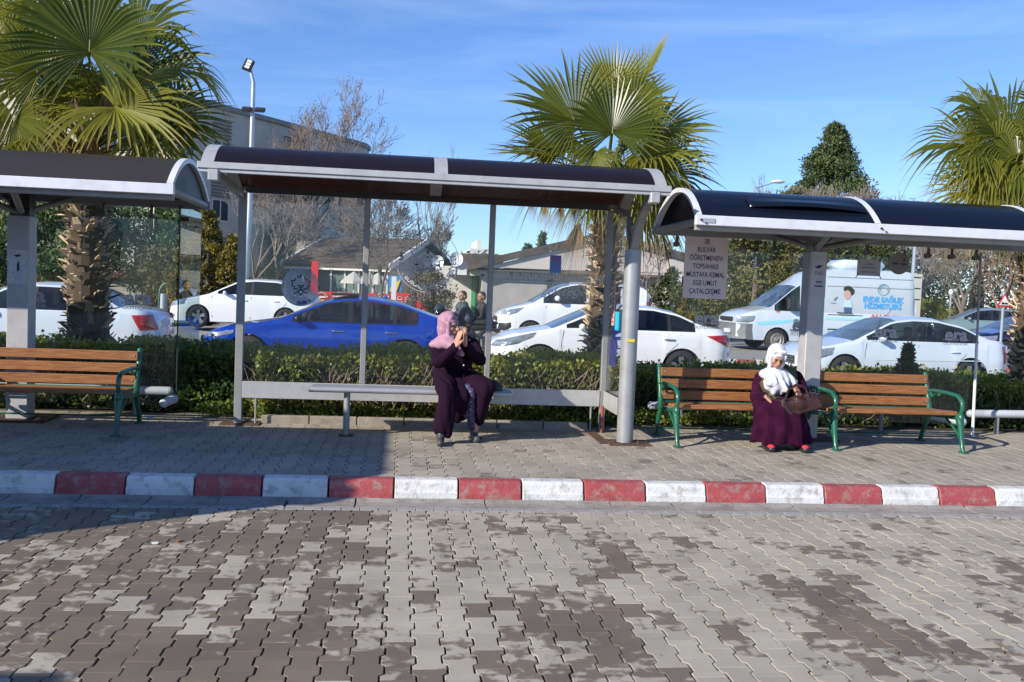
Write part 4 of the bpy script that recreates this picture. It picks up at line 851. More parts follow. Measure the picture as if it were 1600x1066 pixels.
def bare(name, label, base, h, seed, spread=.5, trunk=.16, lv=6, mat=None, group=None, first=.22, leaves=0, dens=4, cat='tree', minr=.006):
    b = Vector(base); t = T(name, label, cat, base, 0, group); r = random.Random(seed); mt = MB(); mb_ = MB(); tips = []
    def grow(p, d, l, rad, level):
        seg_ = 3; P = [p]; q = p; dd = d
        for i in range(seg_):
            dd = (dd+Vector((r.uniform(-1,1), r.uniform(-1,1), r.uniform(-.5,.9)))*.16).normalized(); q = q+dd*(l/seg_); P.append(q)
        tgt = mt if level == 0 else mb_
        tgt.tube(P, [max(minr, rad*(1-.42*i/seg_)) for i in range(seg_+1)], 7 if level == 0 else (5 if level < 2 else 3), False)
        if level >= lv: tips.append(q); return
        nb = r.choice((2,3,3)) if level < lv-1 else dens
        for k in range(nb+(1 if level == 0 else 0)):
            a = r.uniform(0, 6.283); s = r.uniform(.55,1.25)*spread; side = dd.orthogonal().normalized(); side.rotate(Matrix.Rotation(a, 3, dd)); nd = (dd+side*s+Vector((0,0,.15))).normalized()
            f = 1 if k == 0 else r.uniform(.55,1); st = P[-1] if f > .85 else P[-2]
            grow(st, nd, l*r.uniform(.62,.86), rad*(.50 if level < 3 else .58), level+1)
    grow(b, Vector((0,0,1)), h*first, trunk, 0); zmax = max(p.z for p in tips); k = h/(zmax-b.z)
    for mm in (mt, mb_): mm.V = [(b.x+(v[0]-b.x)*(.5+.5*k), b.y+(v[1]-b.y)*(.5+.5*k), b.z+(v[2]-b.z)*k) for v in mm.V]
    mt.build('trunk', bark, t); mb_.build('branches', mat or bark_w, t)
    if leaves:
        rng = np.random.default_rng(seed); tp = np.array([[b.x+(p.x-b.x)*(.5+.5*k), b.y+(p.y-b.y)*(.5+.5*k), b.z+(p.z-b.z)*k] for p in tips]); kk = rng.integers(0, len(tp), leaves)
        P = tp[kk]+rng.normal(size=(leaves,3))*.12; V, F = quads(leaves, P, .09, rng, -.3, .5); big_mesh('leaves', V, F, leafmat('withered leaf', (.09,.05,.028), (.25,.16,.09), .3, .8), t.o, t.loc, {'v': np.repeat(rng.random(leaves), 4)})
    return t
def gnd(px, Y, z=.2): p = at(px, 450, Y); return Vector((p.x, p.y, z))
# evergreens on the left
leafy('pine_tree', 'broad soft green pine behind the left palm trunk', gnd(240,40), 5.0, 2.3, 'round', pine, 41, 22000, .17, trunk_h=.22, clumps=60)
leafy('pine_tree', 'blue-green pine seen beside the left shelter pillar', gnd(95,38), 4.6, 1.9, 'round', pine, 42, 16000, .17, trunk_h=.25, clumps=55)
leafy('pine_tree', 'dark pine at the left picture edge', gnd(-20,40), 4.8, 2.0, 'round', pine, 43, 8000, .24, trunk_h=.2)
leafy('shrub', 'round brownish green bush on the lawn left of the glass pane', gnd(252,36.5), 2.3, .95, 'round', leafmat('olive bush', (.03,.03,.012), (.09,.08,.025), .1, .7, (.15,.12,.035)), 44, 9000, .13, cat='shrub')
leafy('cypress', 'golden cypress right behind the left glass pane', gnd(322,33.5), 3.7, .62, 'column', thuja, 45, 9000, .12)
leafy('cypress', 'small dark cypress between the golden ones', gnd(340,34.5), 3.0, .50, 'cone', ever, 46, 8000, .11)
leafy('cypress', 'golden cypress close behind the left post of the centre shelter', gnd(362,33.0), 2.9, .50, 'column', thuja, 47, 7000, .12)
leafy('cypress', 'golden cypress left of the dark one', gnd(288,34.0), 2.6, .60, 'column', thuja, 48, 7000, .12)
# bare trees
bare('bare_tree', 'tallest bare tree with withered leaves above the centre shelter roof', gnd(478,52), 12.4, 51, .46, .14, 7, None, 'bare winter trees', .20, 2500)
bare('bare_tree', 'bare tree with twisted grey trunk behind the white saloon', gnd(425,44), 5.6, 52, .75, .15, 7, None, 'bare winter trees', .26)
bare('bare_tree', 'bare tree left of the brown roofed kiosk', gnd(505,47), 6.0, 53, .7, .09, 7, M('twig bark warm', (.185,.155,.13), .9), 'bare winter trees', .2)
bare('bare_tree', 'slender bare tree with thin trunk before the brown roofed kiosk', gnd(598,33), 5.0, 154, .60, .11, 7, M('twig bark dark', (.13,.105,.09), .9), 'bare winter trees', .34, 400, cat='tree')
bare('bare_tree', 'bare tree with reddish twigs between the kiosk and the white shop', gnd(700,50), 5.6, 55, .62, .08, 7, MATS['twig bark warm'], 'bare winter trees', .16)
bare('bare_tree', 'tall thin bare tree peeping over the roof middle', gnd(655,58), 10.5, 56, .42, .12, 6, None, 'bare winter trees', .22)
bare('bare_tree', 'bare tree just left of the twisted grey trunk', gnd(396,47), 7.2, 151, .62, .10, 7, MATS['twig bark warm'], 'bare winter trees', .18, 500)
bare('bare_tree', 'bare tree rising behind the stone chimney block', gnd(452,53), 8.2, 152, .6, .11, 7, MATS['twig bark warm'], 'bare winter trees', .18, 900)
bare('bare_tree', 'bare tree rising behind the kiosk ridge', gnd(548,52), 7.6, 153, .6, .11, 7, None, 'bare winter trees', .18, 500)
leafy('thicket', 'grey brown thicket of twigs behind the stone chimney block', gnd(425,56), 4.8, 3.0, 'round', brownb, 154, 14000, .2, None, .02, cat='shrub')
bare('bare_tree', 'bare young tree in front of the pale wall right of the column', gnd(1022,28), 3.7, 57, .55, .07, 6, None, 'bare winter trees', .24)
leafy('shrub', 'brown twiggy bush under the dish by the kiosk', gnd(672,38), 1.9, .9, 'round', brownb, 58, 5000, .12, cat='shrub')
bare('bare_shrub', 'leafless shrub beside the red boards', gnd(660,33), 1.5, 59, .9, .04, 6, MATS['twig bark warm'], None, .12, cat='shrub')
# tall conifer and brown thickets right
leafy('conifer', 'tall dense pointed conifer above the right shelter', gnd(1290,62), 13.3, 6.6, 'cone', leafmat('conifer green', (.020,.045,.016), (.085,.12,.038), .15, .6, (.18,.20,.06)), 61, 52000, .23, clumps=190)
for i, (px, Y, h, r_, lab) in enumerate(((1238,58,8.3,2.2,'brown thicket at the left foot of the tall conifer'),(1335,57,8.0,2.5,'brown thicket at the right foot of the tall conifer'),(1165,60,7.9,1.3,'small bluish tree left of the brown thickets'))):
    leafy('thicket', lab, gnd(px,Y), h, r_, 'round', brownb if i < 2 else ever, 62+i, 11000, .22, None, .05, cat='tree')
for i_, (px, h, lab) in enumerate(((1228,9.2,'twiggy bare tree over the left foot of the tall conifer'),(1262,8.8,'twiggy bare tree before the left half of the tall conifer'),(1318,8.7,'twiggy bare tree before the right half of the tall conifer'),(1352,8.6,'twiggy bare tree over the right foot of the tall conifer'))):
    bare('bare_tree', lab, gnd(px,55), h, 261+i_, .62, .09, 7, MATS['twig bark warm'], 'bare winter trees', .16)
bare('bare_tree', 'feathery bare tree between the small bluish tree and the conifer', gnd(1195,56), 8.6, 66, .45, .10, 7, MATS['twig bark warm'], 'bare winter trees', .2)
bare('bare_tree', 'bare tree on the right flank of the tall conifer', gnd(1372,56), 7.8, 67, .5, .12, 7, MATS['twig bark warm'], 'bare winter trees', .2)
bare('bare_tree', 'tall bare tree with rusty leaf tufts left of the right palm', gnd(1438,50), 8.6, 68, .40, .12, 6, MATS['twig bark warm'], 'bare winter trees', .22, 1500)
bare('bare_tree', 'wide bare tree behind the grey hatchback', gnd(1500,46), 6.4, 69, .8, .13, 7, MATS['twig bark warm'], 'bare winter trees', .2)
bare('bare_tree', 'wide bare tree behind the warning sign', gnd(1565,43), 6.0, 70, .8, .12, 7, M('twig bark rusty', (.22,.155,.11), .9), 'bare winter trees', .2, 800)
bare('bare_tree', 'bare tree just right of the van', gnd(1440,48), 5.6, 71, .7, .10, 7, None, 'bare winter trees', .2)
leafy('thicket', 'grey brown thicket closing the view behind the parked cars on the right', gnd(1525,62), 6.6, 6.0, 'round', brownb, 72, 12000, .30, None, .02, cat='shrub')
gh = leafmat('mottled hedge bush', (.025,.04,.012), (.085,.095,.025), .1, .7, (.24,.18,.035))
leafy('tall_bush', 'tall mottled green and ochre bush left of the van', gnd(1178,36), 4.0, 1.7, 'round', gh, 73, 15000, .16, None, .0, cat='shrub')
leafy('tall_bush', 'mottled bush behind the van bonnet', gnd(1225,37), 3.6, 1.4, 'round', gh, 74, 10000, .16, None, .0, cat='shrub')
leafy('tall_bush', 'dark green tree mass above the van windscreen', gnd(1260,44), 4.7, 2.2, 'round', ever, 75, 12000, .2, None, .1, cat='tree')
leafy('tall_bush', 'dark green tree mass behind the van roof', gnd(1350,47), 4.8, 2.4, 'round', ever, 76, 12000, .2, None, .1, cat='tree')
leafy('tall_bush', 'lower green bush under the route sign', gnd(1105,33), 1.7, .9, 'round', gh, 77, 7000, .12, None, .0, cat='shrub')
leafy('conifer', 'small yellowish conifer before the pale wall', gnd(1072,31), 1.5, .42, 'cone', thuja, 78, 4000, .10, cat='shrub')
leafy('conifer', 'dark conifer bush right of the round column', gnd(1048,33), 2.4, .7, 'column', ever, 79, 6000, .12, cat='shrub')
leafy('conifer', 'tiny distant conifer above the shop roof', gnd(845,75), 6.0, 1.4, 'cone', pine, 80, 3000, .3)
leafy('conifer', 'distant pair-top conifer behind the shop roof near the dish', gnd(822,72), 5.0, 1.6, 'cone', pine, 81, 3000, .3)
leafy('conifer', 'distant dark bush above the white shop', gnd(752,66), 3.5, 2.0, 'round', ever, 82, 3000, .3)
# seedling standing in the hedge
leafy('yew_seedling', 'spiky young yew poking out of the hedge before the right white sedan', Vector((at(1418,560,11.35).x, 11.35, .52)), .62, .20, 'cone', leafmat('yew', (.02,.045,.02), (.06,.09,.03), .1, .6, (.12,.13,.04)), 83, 1600, .07, cat='shrub')
# small palm far right
sp_b = gnd(1455,38); pt = T('palm_tree', 'small far palm between the van and the grey hatchback', 'palm tree', sp_b, 0, 'palms behind the bus shelters'); m = MB(); m.tube([sp_b, sp_b+Vector((0,0,1.0))], [.16,.14], 8); m.build('trunk', bark, pt)
r = random.Random(5)
for k in range(13):
    a = 6.283*k/13; el = r.uniform(-.2,1.2); d = Vector((math.cos(a)*math.cos(el), math.sin(a)*math.cos(el), math.sin(el))); tp = sp_b+Vector((0,0,1.0)); frond_mesh(tp, tp+d*.45, d, Vector((0,-.4,1)), .75, palm_leaf, r, 'frond', pt, sp_b, 20, 140, .3, .2, .5, r.uniform(.2,.8))
# ================================================================== VEHICLES
def paint(name, col, metal=0., rough=.28):
    mt = M(name, col, rough, metal, .02, 2, coat=.9, dirt=.05, dcol=(.3,.28,.25)); return mt
car_glass = glass('car window glass', (.24,.29,.29), 1.55, .0, .03, (.25,.28,.30))
car_glass_d = glass('tinted car glass', (.10,.12,.13), 1.55, .0, .02, (.12,.14,.17))
wind_glass = glass('windscreen glass', (.30,.36,.38), 2.1, .02, .12, (.30,.42,.55))
headl = M('headlamp lens', (.36,.39,.43), .12, .5, .35, 14, coat=1); taill = M('tail lamp red', (.38,.012,.02), .15, 0, .25, 14, coat=1)
chrome = M('chrome', (.65,.66,.68), .15, 1.); trim_k = M('black car trim', (.02,.02,.022), .4); inter = M('car interior', (.055,.055,.06), .8)
tyre_m = M('tyre', (.022,.022,.024), .8, var=.2); alloy = M('alloy rim', (.42,.43,.45), .3, .8); steelrim = M('steel rim', (.32,.30,.27), .5, .5, .2)
amber = M('amber lens', (.65,.16,.03), .2); plate_m = M('number plate', (.72,.73,.74), .4)
def lerp_tab(tab, x):
    if x <= tab[0][0]: return tab[0][1]
    for (a, va), (b, vb) in zip(tab[:-1], tab[1:]):
        if x <= b: t = (x-a)/(b-a); return va+(vb-va)*t
    return tab[-1][1]
def smooth_tab(tab, x, e=.06): return .25*lerp_tab(tab, x-e)+.5*lerp_tab(tab, x)+.25*lerp_tab(tab, x+e)
class Car:
    """a car along its own x axis, nose at x = 0 (pointing to -x), y = 0 in the middle, z = 0 on the road"""
    def __init__(s, label, cat, loc, L, W, top, belt, cabin, wheels, wr, body_m, group=None, rz=0., sill=.20, rail=(.84,.70), glass_m=None, win=None, pillars=(), nose=.42, tail=.35, name='parked_car', ends=None, rake=.0, winhi=.055, panel=None, ws=True, rear_glass=True, bumper_m=None, arch=1.13, front_r=.16, rear_r=.12):
        s.t = T(name, label, cat, loc, rz, group); t = s.t.o; s.L = L; s.W = W/2; s.top = top; s.belt = belt; s.cab = cabin; s.wheels = wheels; s.wr = wr
        s.rail = rail; s.nose = nose; s.tail = tail; s.sill = sill; s.front_r, s.rear_r = front_r, rear_r
        x0c, x1c, x2c, x3c = cabin           # cowl, roof front, roof rear, deck
        xs = set([0, .03, .08, .15, .24, .36, L-.03, L-.08, L-.16, L-.26, L])
        k = .36
        while k < L-.26: xs.add(round(k, 3)); k += .13
        for wx in wheels:
            for q in range(-90, 91, 15): xs.add(round(wx+wr*arch*math.sin(R_(q)), 3))
        for q in cabin: xs.add(round(q, 3))
        win = win or (x0c+.35, x3c-.30); s.win = win
        for q in win: xs.add(round(q, 3))
        for p in pillars: xs.add(round(p-.035, 3)); xs.add(round(p+.035, 3))
        xs = sorted(xs); out = [xs[0]]
        for x in xs[1:]:
            if x-out[-1] > .012: out.append(x)
            elif x in [round(q,3) for q in list(win)+list(cabin)]: out[-1] = x
        xs = out; s.xs = xs; rows = []; Gb = []; 
        for x in xs: rows.append(s.section(x))
        nr = len(rows[0]); V = []; 
        for r in rows: V += [(x_, -y, z) for (x_, y, z) in r] + [(x_, y, z) for (x_, y, z) in reversed(r[:-1])]
        m_ = 2*nr-1; body = []; wing = []; wsg = []; rear = []; pil = []
        for i in range(len(xs)-1):
            xm = (xs[i]+xs[i+1])/2
            for j in range(m_-1):
                jj = j if j < nr-1 else m_-2-j      # row index in half section
                f = (i*m_+j, (i+1)*m_+j, (i+1)*m_+j+1, i*m_+j+1)
                if jj == 5 and win[0] < xm < win[1]:
                    if any(abs(xm-p) < .036 for p in pillars): (pil if L < 4.65 and cat == 'car' else body).append(f)
                    else: wing.append((( j < nr-1), sum(p < xm for p in pillars), f))
                elif jj >= 7 and ws and x0c+.03 < xm < x1c-.02: wsg.append(f)
                elif jj >= 7 and rear_glass and x2c+.04 < xm < x3c-.02: rear.append(f)
                else: body.append(f)
        body.append(tuple(range(m_))); body.append(tuple(range((len(xs)-1)*m_+m_-1, (len(xs)-1)*m_-1, -1)))
        def sub(fs, name, mat, sm=True, sh=35):
            if not fs: return None
            ids = sorted({i for f in fs for i in f}); mp_ = {a: b for b, a in enumerate(ids)}
            return mesh_obj(name, [V[i] for i in ids], [tuple(mp_[i] for i in f) for f in fs], mat, t, None, sm, sh)
        s.body = sub(body, 'body', body_m); s.glass_m = glass_m or car_glass
        [sub([w_[2] for w_ in wing if w_[:2] == k_], 'side_window', s.glass_m) for k_ in sorted({w_[:2] for w_ in wing})]; sub(pil, 'pillar_trim', trim_k); sub(wsg, 'windscreen', wind_glass); sub(rear, 'rear_window', wind_glass)
        # underbody, wheel wells, seats and dashboard
        m = MB(); m.box(.35, L-.3, -s.W+.12, s.W-.12, sill-.02, sill+.10); m.box(x0c+.1, x3c-.1, -s.W+.15, s.W-.15, sill+.1, min(belt(x0c+.2) if callable(belt) else belt, .9)-.12)
        zb = s.zb(x1c)
        for xx in (x1c+.35, x1c+1.25):
            if xx < x3c-.2:
                for yy in (-.38, .38): m.box(xx, xx+.14, yy-.24, yy+.24, .4, zb+.12, .04); m.box(xx+.02, xx+.10, yy-.12, yy+.12, zb+.12, zb+.30, .03)
        m.box(x0c+.15, x0c+.55, -s.W+.2, s.W-.2, .5, zb-.02, .04); m.build('interior', inter, t)
        for wx in wheels:
            for sd in (-1, 1): s.wheel(wx, sd)
    def zb(s, x): return s.belt
    def wid(s, x):
        w = s.W; a = s.nose; b = s.tail
        if x < a: w -= s.front_r*2.0*(1-x/a)**2.2
        if x > s.L-b: w -= s.rear_r*2.0*((x-s.L+b)/b)**2.2
        return w
    def zt(s, x): return smooth_tab(s.top, x)
    def zbot(s, x):
        z = s.sill + .10*max(0, 1-x/.35)**2 + .12*max(0, (x-s.L+.4)/.4)**2
        for wx in s.wheels:
            d = abs(x-wx); R = s.wr*1.13
            if d < R: z = max(z, s.wr+math.sqrt(R*R-d*d)*.97)
        return z
    def side(s, x, z):
        w = s.wid(x); zb = min(s.zb(x), s.zt(x)-.10); f = (z-s.sill)/(zb-s.sill)
        prof = [(0, .955), (.18, .985), (.45, 1.0), (.70, .992), (.88, .985), (1.0, .955)]
        return w*lerp_tab(prof, f)
    def section(s, x):
        zt = s.zt(x); w = s.wid(x); b = s.zbot(x); zb = min(s.zb(x), zt-.10); x0, x1, x2, x3 = s.cab
        if x <= x0: k = 0
        elif x < x1: k = (x-x0)/(x1-x0)
        elif x <= x2: k = 1
        elif x < x3: k = 1-(x-x2)/(x3-x2)
        else: k = 0
        yr = w*(s.rail[0]+(s.rail[1]-s.rail[0])*k); zr = zt-.035-.02*k; b = min(b, zb-.06)
        r = []
        for f in (0, .35, .7): z = b+(zb-b)*f; r.append((x, s.side(x, z), z))
        r.append((x, w*.955, zb)); d = zr-zb
        r.append((x, w*.935+(yr-w*.935)*.10, zb+min(.03, d*.2)))
        # window band runs between row 5 and row 6
        zc = zb+min(.03, d*.2); zu = zr-min(.035, d*.2)
        t = (zc-zb)/max(d, 1e-4); yc = w*.935+(yr-w*.935)*t; r.append((x, yc-.004, zc+.004)); t = (zu-zb)/max(d, 1e-4); yu = w*.935+(yr-w*.935)*t**1.15; r.append((x, yu, zu))
        r.append((x, yr, zr)); r.append((x, yr*.62, zt-.012)); r.append((x, 0, zt)); return r
    def patch(s, name, poly, mat, off=.006, both=True, sub=5, par=None):
        """a thin piece following the flank, poly in (x, z)"""
        cx = sum(p[0] for p in poly)/len(poly); cz = sum(p[1] for p in poly)/len(poly); P = []
        for i in range(len(poly)):
            a = poly[i]; b = poly[(i+1) % len(poly)]
            for k in range(sub): t = k/sub; P.append((a[0]+(b[0]-a[0])*t, a[1]+(b[1]-a[1])*t))
        rings = []
        for f in (1, .5): rings.append([(cx+(p[0]-cx)*f, cz+(p[1]-cz)*f) for p in P])
        n = len(P); pts = rings[0]+rings[1]+[(cx, cz)]
        for sd in ((-1, 1) if both else (-1,)):
            V = []
            for k, (x, z) in enumerate(pts):
                o = off if k >= n else off*.2
                xx = min(max(x, 0), s.L); nx = 0
                if x < s.nose: nx = -off*(1-x/s.nose)
                if x > s.L-s.tail: nx = off*((x-s.L+s.tail)/s.tail)
                V.append((x+nx*2, sd*(s.side(xx, z)+o), z))
            F = [(i, (i+1) % n, n+(i+1) % n, n+i) for i in range(n)]+[(n+i, n+(i+1) % n, 2*n) for i in range(n)]
            if sd > 0: F = [tuple(reversed(f)) for f in F]
            mesh_obj(name, V, F, mat, par or s.t.o, None, True, 40)
    def line(s, pts, w_=.008, name='door_gap', both=False):
        for sd in ((-1, 1) if both else (-1,)):
            V = []; F = []
            for i in range(len(pts)-1):
                a, b = pts[i], pts[i+1]; d = Vector((b[0]-a[0], b[1]-a[1])).normalized(); n = (-d.y*w_/2, d.x*w_/2); k = len(V)
                for q, sg in ((a,1),(a,-1),(b,-1),(b,1)): x, z = q[0]+n[0]*sg, q[1]+n[1]*sg; V.append((x, sd*(s.side(x, z)+.003), z))
                F.append((k,k+1,k+2,k+3))
            mesh_obj(name, V, F, trim_k, s.t.o)
    def wheel(s, wx, sd):
        r = s.wr; y0 = sd*(s.W-.03); y1 = sd*(s.W-.24); m = MB(); n = 28
        prof = [(r*.66, 0), (r*.90, -.0), (r*.985, .025), (r, .06), (r, .16), (r*.97, .2), (r*.6, .21)]
        rings = [[(wx+p[0]*math.cos(2*math.pi*k/n), y0-sd*p[1], r+p[0]*math.sin(2*math.pi*k/n)) for k in range(n)] for p in prof]
        m.loft(rings, False); ty = m.build('wheel', tyre_m, s.t.o, smooth=True, sharp=50)
        m = MB(); rings = [[(wx+q*math.cos(2*math.pi*k/n), y0-sd*d, r+q*math.sin(2*math.pi*k/n)) for k in range(n)] for q, d in ((r*.67,.002),(r*.63,.012),(r*.60,.06),(.05,.07))]
        m.loft(rings, False); m.build('rim_bowl', trim_k if s.sporty else steelrim, ty, smooth=True)
        m = MB(); 
        if s.sporty:
            for k in range(5):
                a = 2*math.pi*k/5+.3; d = Vector((math.cos(a), 0, math.sin(a))); e = Vector((-d.z, 0, d.x)); c = Vector((wx, y0-sd*.02, r))
                p = [c+d*.03+e*.035, c+d*.03-e*.035, c+d*r*.64-e*.055, c+d*r*.64+e*.055]; q = [v-Vector((0, sd*.03, 0)) for v in p]; m.hexa([*(q if sd < 0 else p), *(p if sd < 0 else q)])
            m.tube([(wx, y0-sd*.01, r), (wx, y0-sd*.05, r)], .055, 14)
        else:
            rings = [[(wx+q*math.cos(2*math.pi*k/n), y0-sd*d, r+q*math.sin(2*math.pi*k/n)) for k in range(n)] for q, d in ((r*.60,.03),(r*.42,.008),(r*.30,.04),(r*.18,.03),(r*.14,-.015),(.02,-.02))]; m.loft(rings)
            for k in range(8): a = 6.283*k/8; m.tube([(wx+r*.48*math.cos(a), y0-sd*.012, r+r*.48*math.sin(a)), (wx+r*.48*math.cos(a), y0-sd*.03, r+r*.48*math.sin(a))], .022, 6)
        m.build('rim', alloy if s.sporty else steelrim, ty, smooth=True, sharp=30)
    sporty = True
    def mirror(s, x, mat, size=1., z=None):
        for sd in (-1, 1):
            m = MB(); y = sd*(s.W+.06); zz = z or s.zb(x)+.07; m.box(x-.05*size, x+.05*size, y-.10*size, y+.10*size, zz-.055*size, zz+.055*size, .03*size); m.box(x-.02, x+.03, min(y, sd*(s.W-.1)), max(y, sd*(s.W-.1)), zz-.06, zz-.03)
            m.build('wing_mirror', mat, s.t.o, smooth=True, sharp=60)
    def handles(s, xs, z, mat):
        for x in xs:
            for sd in (-1, 1):
                m = MB(); y = sd*(s.side(x, z)+.018); m.tube([(x-.10, y-sd*.02, z), (x-.07, y, z), (x+.07, y, z), (x+.10, y-sd*.02, z)], .013, 8); m.build('door_handle', mat, s.t.o, smooth=True)
    def front(s, zl=(.35,.55), lo=(.22,.34), gm=None, plate=True, w_=.9):
        m = MB(); hw = (s.W-.34)*w_; m.box(-.022, .03, -hw, hw, zl[0], zl[1], .01); m.build('grille', gm or trim_k, s.t.o)
        m = MB(); 
        for k in range(3): z = zl[0]+.03+(zl[1]-zl[0]-.06)*k/2; m.box(-.032, -.015, -hw+.02, hw-.02, z-.008, z+.008)
        m.build('grille_bar', chrome, s.t.o)
        m = MB(); m.box(-.015, .04, -hw*.9, hw*.9, lo[0], lo[1], .01); m.build('air_intake', trim_k, s.t.o)
        if plate: m = MB(); m.box(-.035, -.02, -.26, .26, (zl[0]+lo[1])/2-.055, (zl[0]+lo[1])/2+.055, .003); m.build('number_plate', plate_m, s.t.o)
    def rearplate(s, z=.75):
        m = MB(); m.box(s.L-.02, s.L+.012, -.26, .26, z-.055, z+.055, .003); m.build('number_plate', plate_m, s.t.o)
    def roof_fin(s, x):
        m = MB(); z = s.zt(x); m.prism([(x-.09, z-.01), (x+.07, z-.01), (x+.06, z+.055)], 'y', -.015, .015); m.build('aerial', s.body.data.materials[0], s.t.o)
def sedan_common(c, doors, zh, hm, wm, mx_):
    c.mirror(mx_, wm)
    z0 = c.sill+.06
    for d in doors: c.line([(d[0], z0 if len(d) < 3 else d[2]), (d[0]+.02, .5), (d[1], c.zb(d[1])-.01)])
grp = 'cars parked in two rows behind the hedge'
white_p = paint('white car paint', (.78,.79,.81), 0, .25); white_b = paint('bluish white car paint', (.66,.73,.80), .1, .25); blue_p = paint('metallic blue car paint', (.001,.048,.40), .3, .22)
# blue fastback sedan
c = Car('metallic blue fastback sedan with a driver, behind the left panes of the centre shelter', 'car', (-3.52, 17.95, 0), 4.62, 1.82,
    [(0,.62),(.12,.72),(.5,.86),(1.1,.95),(1.36,1.0),(2.20,1.37),(2.55,1.43),(3.0,1.435),(3.5,1.36),(4.15,1.13),(4.42,1.09),(4.56,1.02),(4.62,.86)], .93, (1.32,2.28,3.15,4.18), (.86,3.62), .335, blue_p, grp, win=(1.62,3.84), pillars=(2.62,3.42), rail=(.86,.66))
c.line([(1.42,.30),(1.40,.6),(1.52,.9)]); c.line([(2.62,.28),(2.64,.6),(2.62,.91)]); c.line([(3.30,.55),(3.52,.72),(3.60,.91)]); c.handles((2.42,3.36), .80, chrome); c.mirror(1.72, trim_k)
c.patch('headlight', [(.10,.64),(.20,.70),(.62,.76),(.60,.70),(.30,.62)], headl, .012); c.patch('tail_light', [(4.25,.95),(4.56,.96),(4.58,.78),(4.46,.80)], taill, .012); c.front((.42,.60)); c.rearplate(); c.roof_fin(3.2); c.patch('fuel_flap', [(3.98,.84),(4.12,.84),(4.12,.71),(3.98,.71)], blue_p, .004)
c.line([(1.60,.955),(3.80,.955)], .016, 'window_trim'); m = MB()
m = MB(); m.box(2.25,2.75,-.6,.6,1.432,1.47,.02); m.build('sunroof', trim_k, c.t.o)
blue_car = c
# white sedan behind centre shelter
c = Car('white sedan with black tinted windows behind the palm trunk and the round column', 'car', (1.62, 18.0, 0), 4.60, 1.80,
    [(0,.66),(.10,.74),(.45,.88),(1.0,.98),(1.20,1.02),(2.05,1.41),(2.5,1.465),(3.1,1.455),(3.55,1.36),(4.02,1.14),(4.35,1.10),(4.52,1.04),(4.60,.90)], .96, (1.10,2.15,3.2,4.05), (.93,3.60), .33, white_p, grp, win=(1.42,3.86), pillars=(2.50,3.36), glass_m=car_glass_d, rail=(.86,.68))
c.line([(1.34,.32),(1.32,.7),(1.36,.94)]); c.line([(2.46,.30),(2.48,.94)]); c.line([(3.28,.55),(3.50,.75),(3.58,.94)]); c.handles((2.30,3.36), .84, chrome); c.mirror(1.68, white_p)
c.patch('headlight', [(.06,.62),(.14,.73),(.86,.90),(.80,.80),(.50,.68),(.20,.62)], headl, .012); c.patch('tail_light', [(4.06,.93),(4.46,.96),(4.56,.90),(4.52,.72)], taill, .012); c.front((.46,.66)); c.rearplate(); c.roof_fin(3.0); c.patch('fuel_flap', [(3.78,.83),(3.94,.83),(3.94,.68),(3.78,.68)], white_p, .004)
# right white sedan
c = Car('white sedan with greenish windows behind the right shelter glass', 'car', (7.58, 18.0, 0), 4.48, 1.80,
    [(0,.62),(.10,.70),(.40,.82),(.95,.94),(1.12,.98),(1.95,1.38),(2.4,1.44),(2.95,1.43),(3.45,1.32),(3.95,1.08),(4.25,1.05),(4.42,1.0),(4.48,.84)], .93, (1.02,2.05,3.05,3.95), (.88,3.55), .33, white_b, grp, win=(1.36,3.74), pillars=(2.42,), rail=(.86,.68))
c.line([(1.30,.32),(1.28,.7),(1.32,.9)]); c.line([(2.40,.30),(2.42,.9)]); c.line([(3.22,.55),(3.42,.72),(3.50,.9)]); c.handles((2.20,3.20), .78, white_b); c.mirror(1.60, white_b); sedan_r = c; c.t.o.scale = (.955, 1, 1)
c.patch('headlight', [(.05,.60),(.16,.74),(.66,.80),(.60,.66),(.30,.58)], headl, .012); c.patch('indicator', [(.08,.62),(.14,.70),(.22,.70),(.18,.61)], amber, .016); c.patch('tail_light', [(4.22,.92),(4.42,.93),(4.46,.60),(4.30,.58)], taill, .012); c.front((.44,.60)); c.rearplate()
m = MB(); m.tube([(2.0,-.3,1.41),(2.12,-.3,1.56)], .006, 5); m.build('aerial', trim_k, c.t.o)
c.patch('flank_shine', [(1.5,.60),(3.9,.64),(3.9,.62),(1.5,.58)], white_b, .006)
# sedan left, only its rear half in view
c = Car('pale blue white sedan with red tail light behind the left palm trunk', 'car', (-8.50, 17.7, 0), 4.30, 1.74,
    [(0,.66),(.12,.76),(.45,.90),(.95,1.0),(1.10,1.03),(1.85,1.43),(2.3,1.485),(2.9,1.475),(3.30,1.38),(3.68,1.12),(4.0,1.09),(4.20,1.03),(4.30,.88)], .97, (1.02,1.98,3.0,3.72), (.85,3.42), .31, white_b, grp, win=(1.36,3.44), pillars=(2.30,3.10), rail=(.86,.70))
c.line([(2.28,.30),(2.30,.94)]); c.line([(3.10,.5),(3.34,.75),(3.40,.94)]); c.handles((2.10,3.02), .80, white_b); c.mirror(1.5, white_b)
c.patch('tail_light', [(3.92,.96),(4.22,.98),(4.30,.72),(4.06,.70)], taill, .014); c.patch('headlight', [(.06,.62),(.2,.78),(.6,.84),(.5,.68)], headl, .012); c.rearplate(.82); c.front()
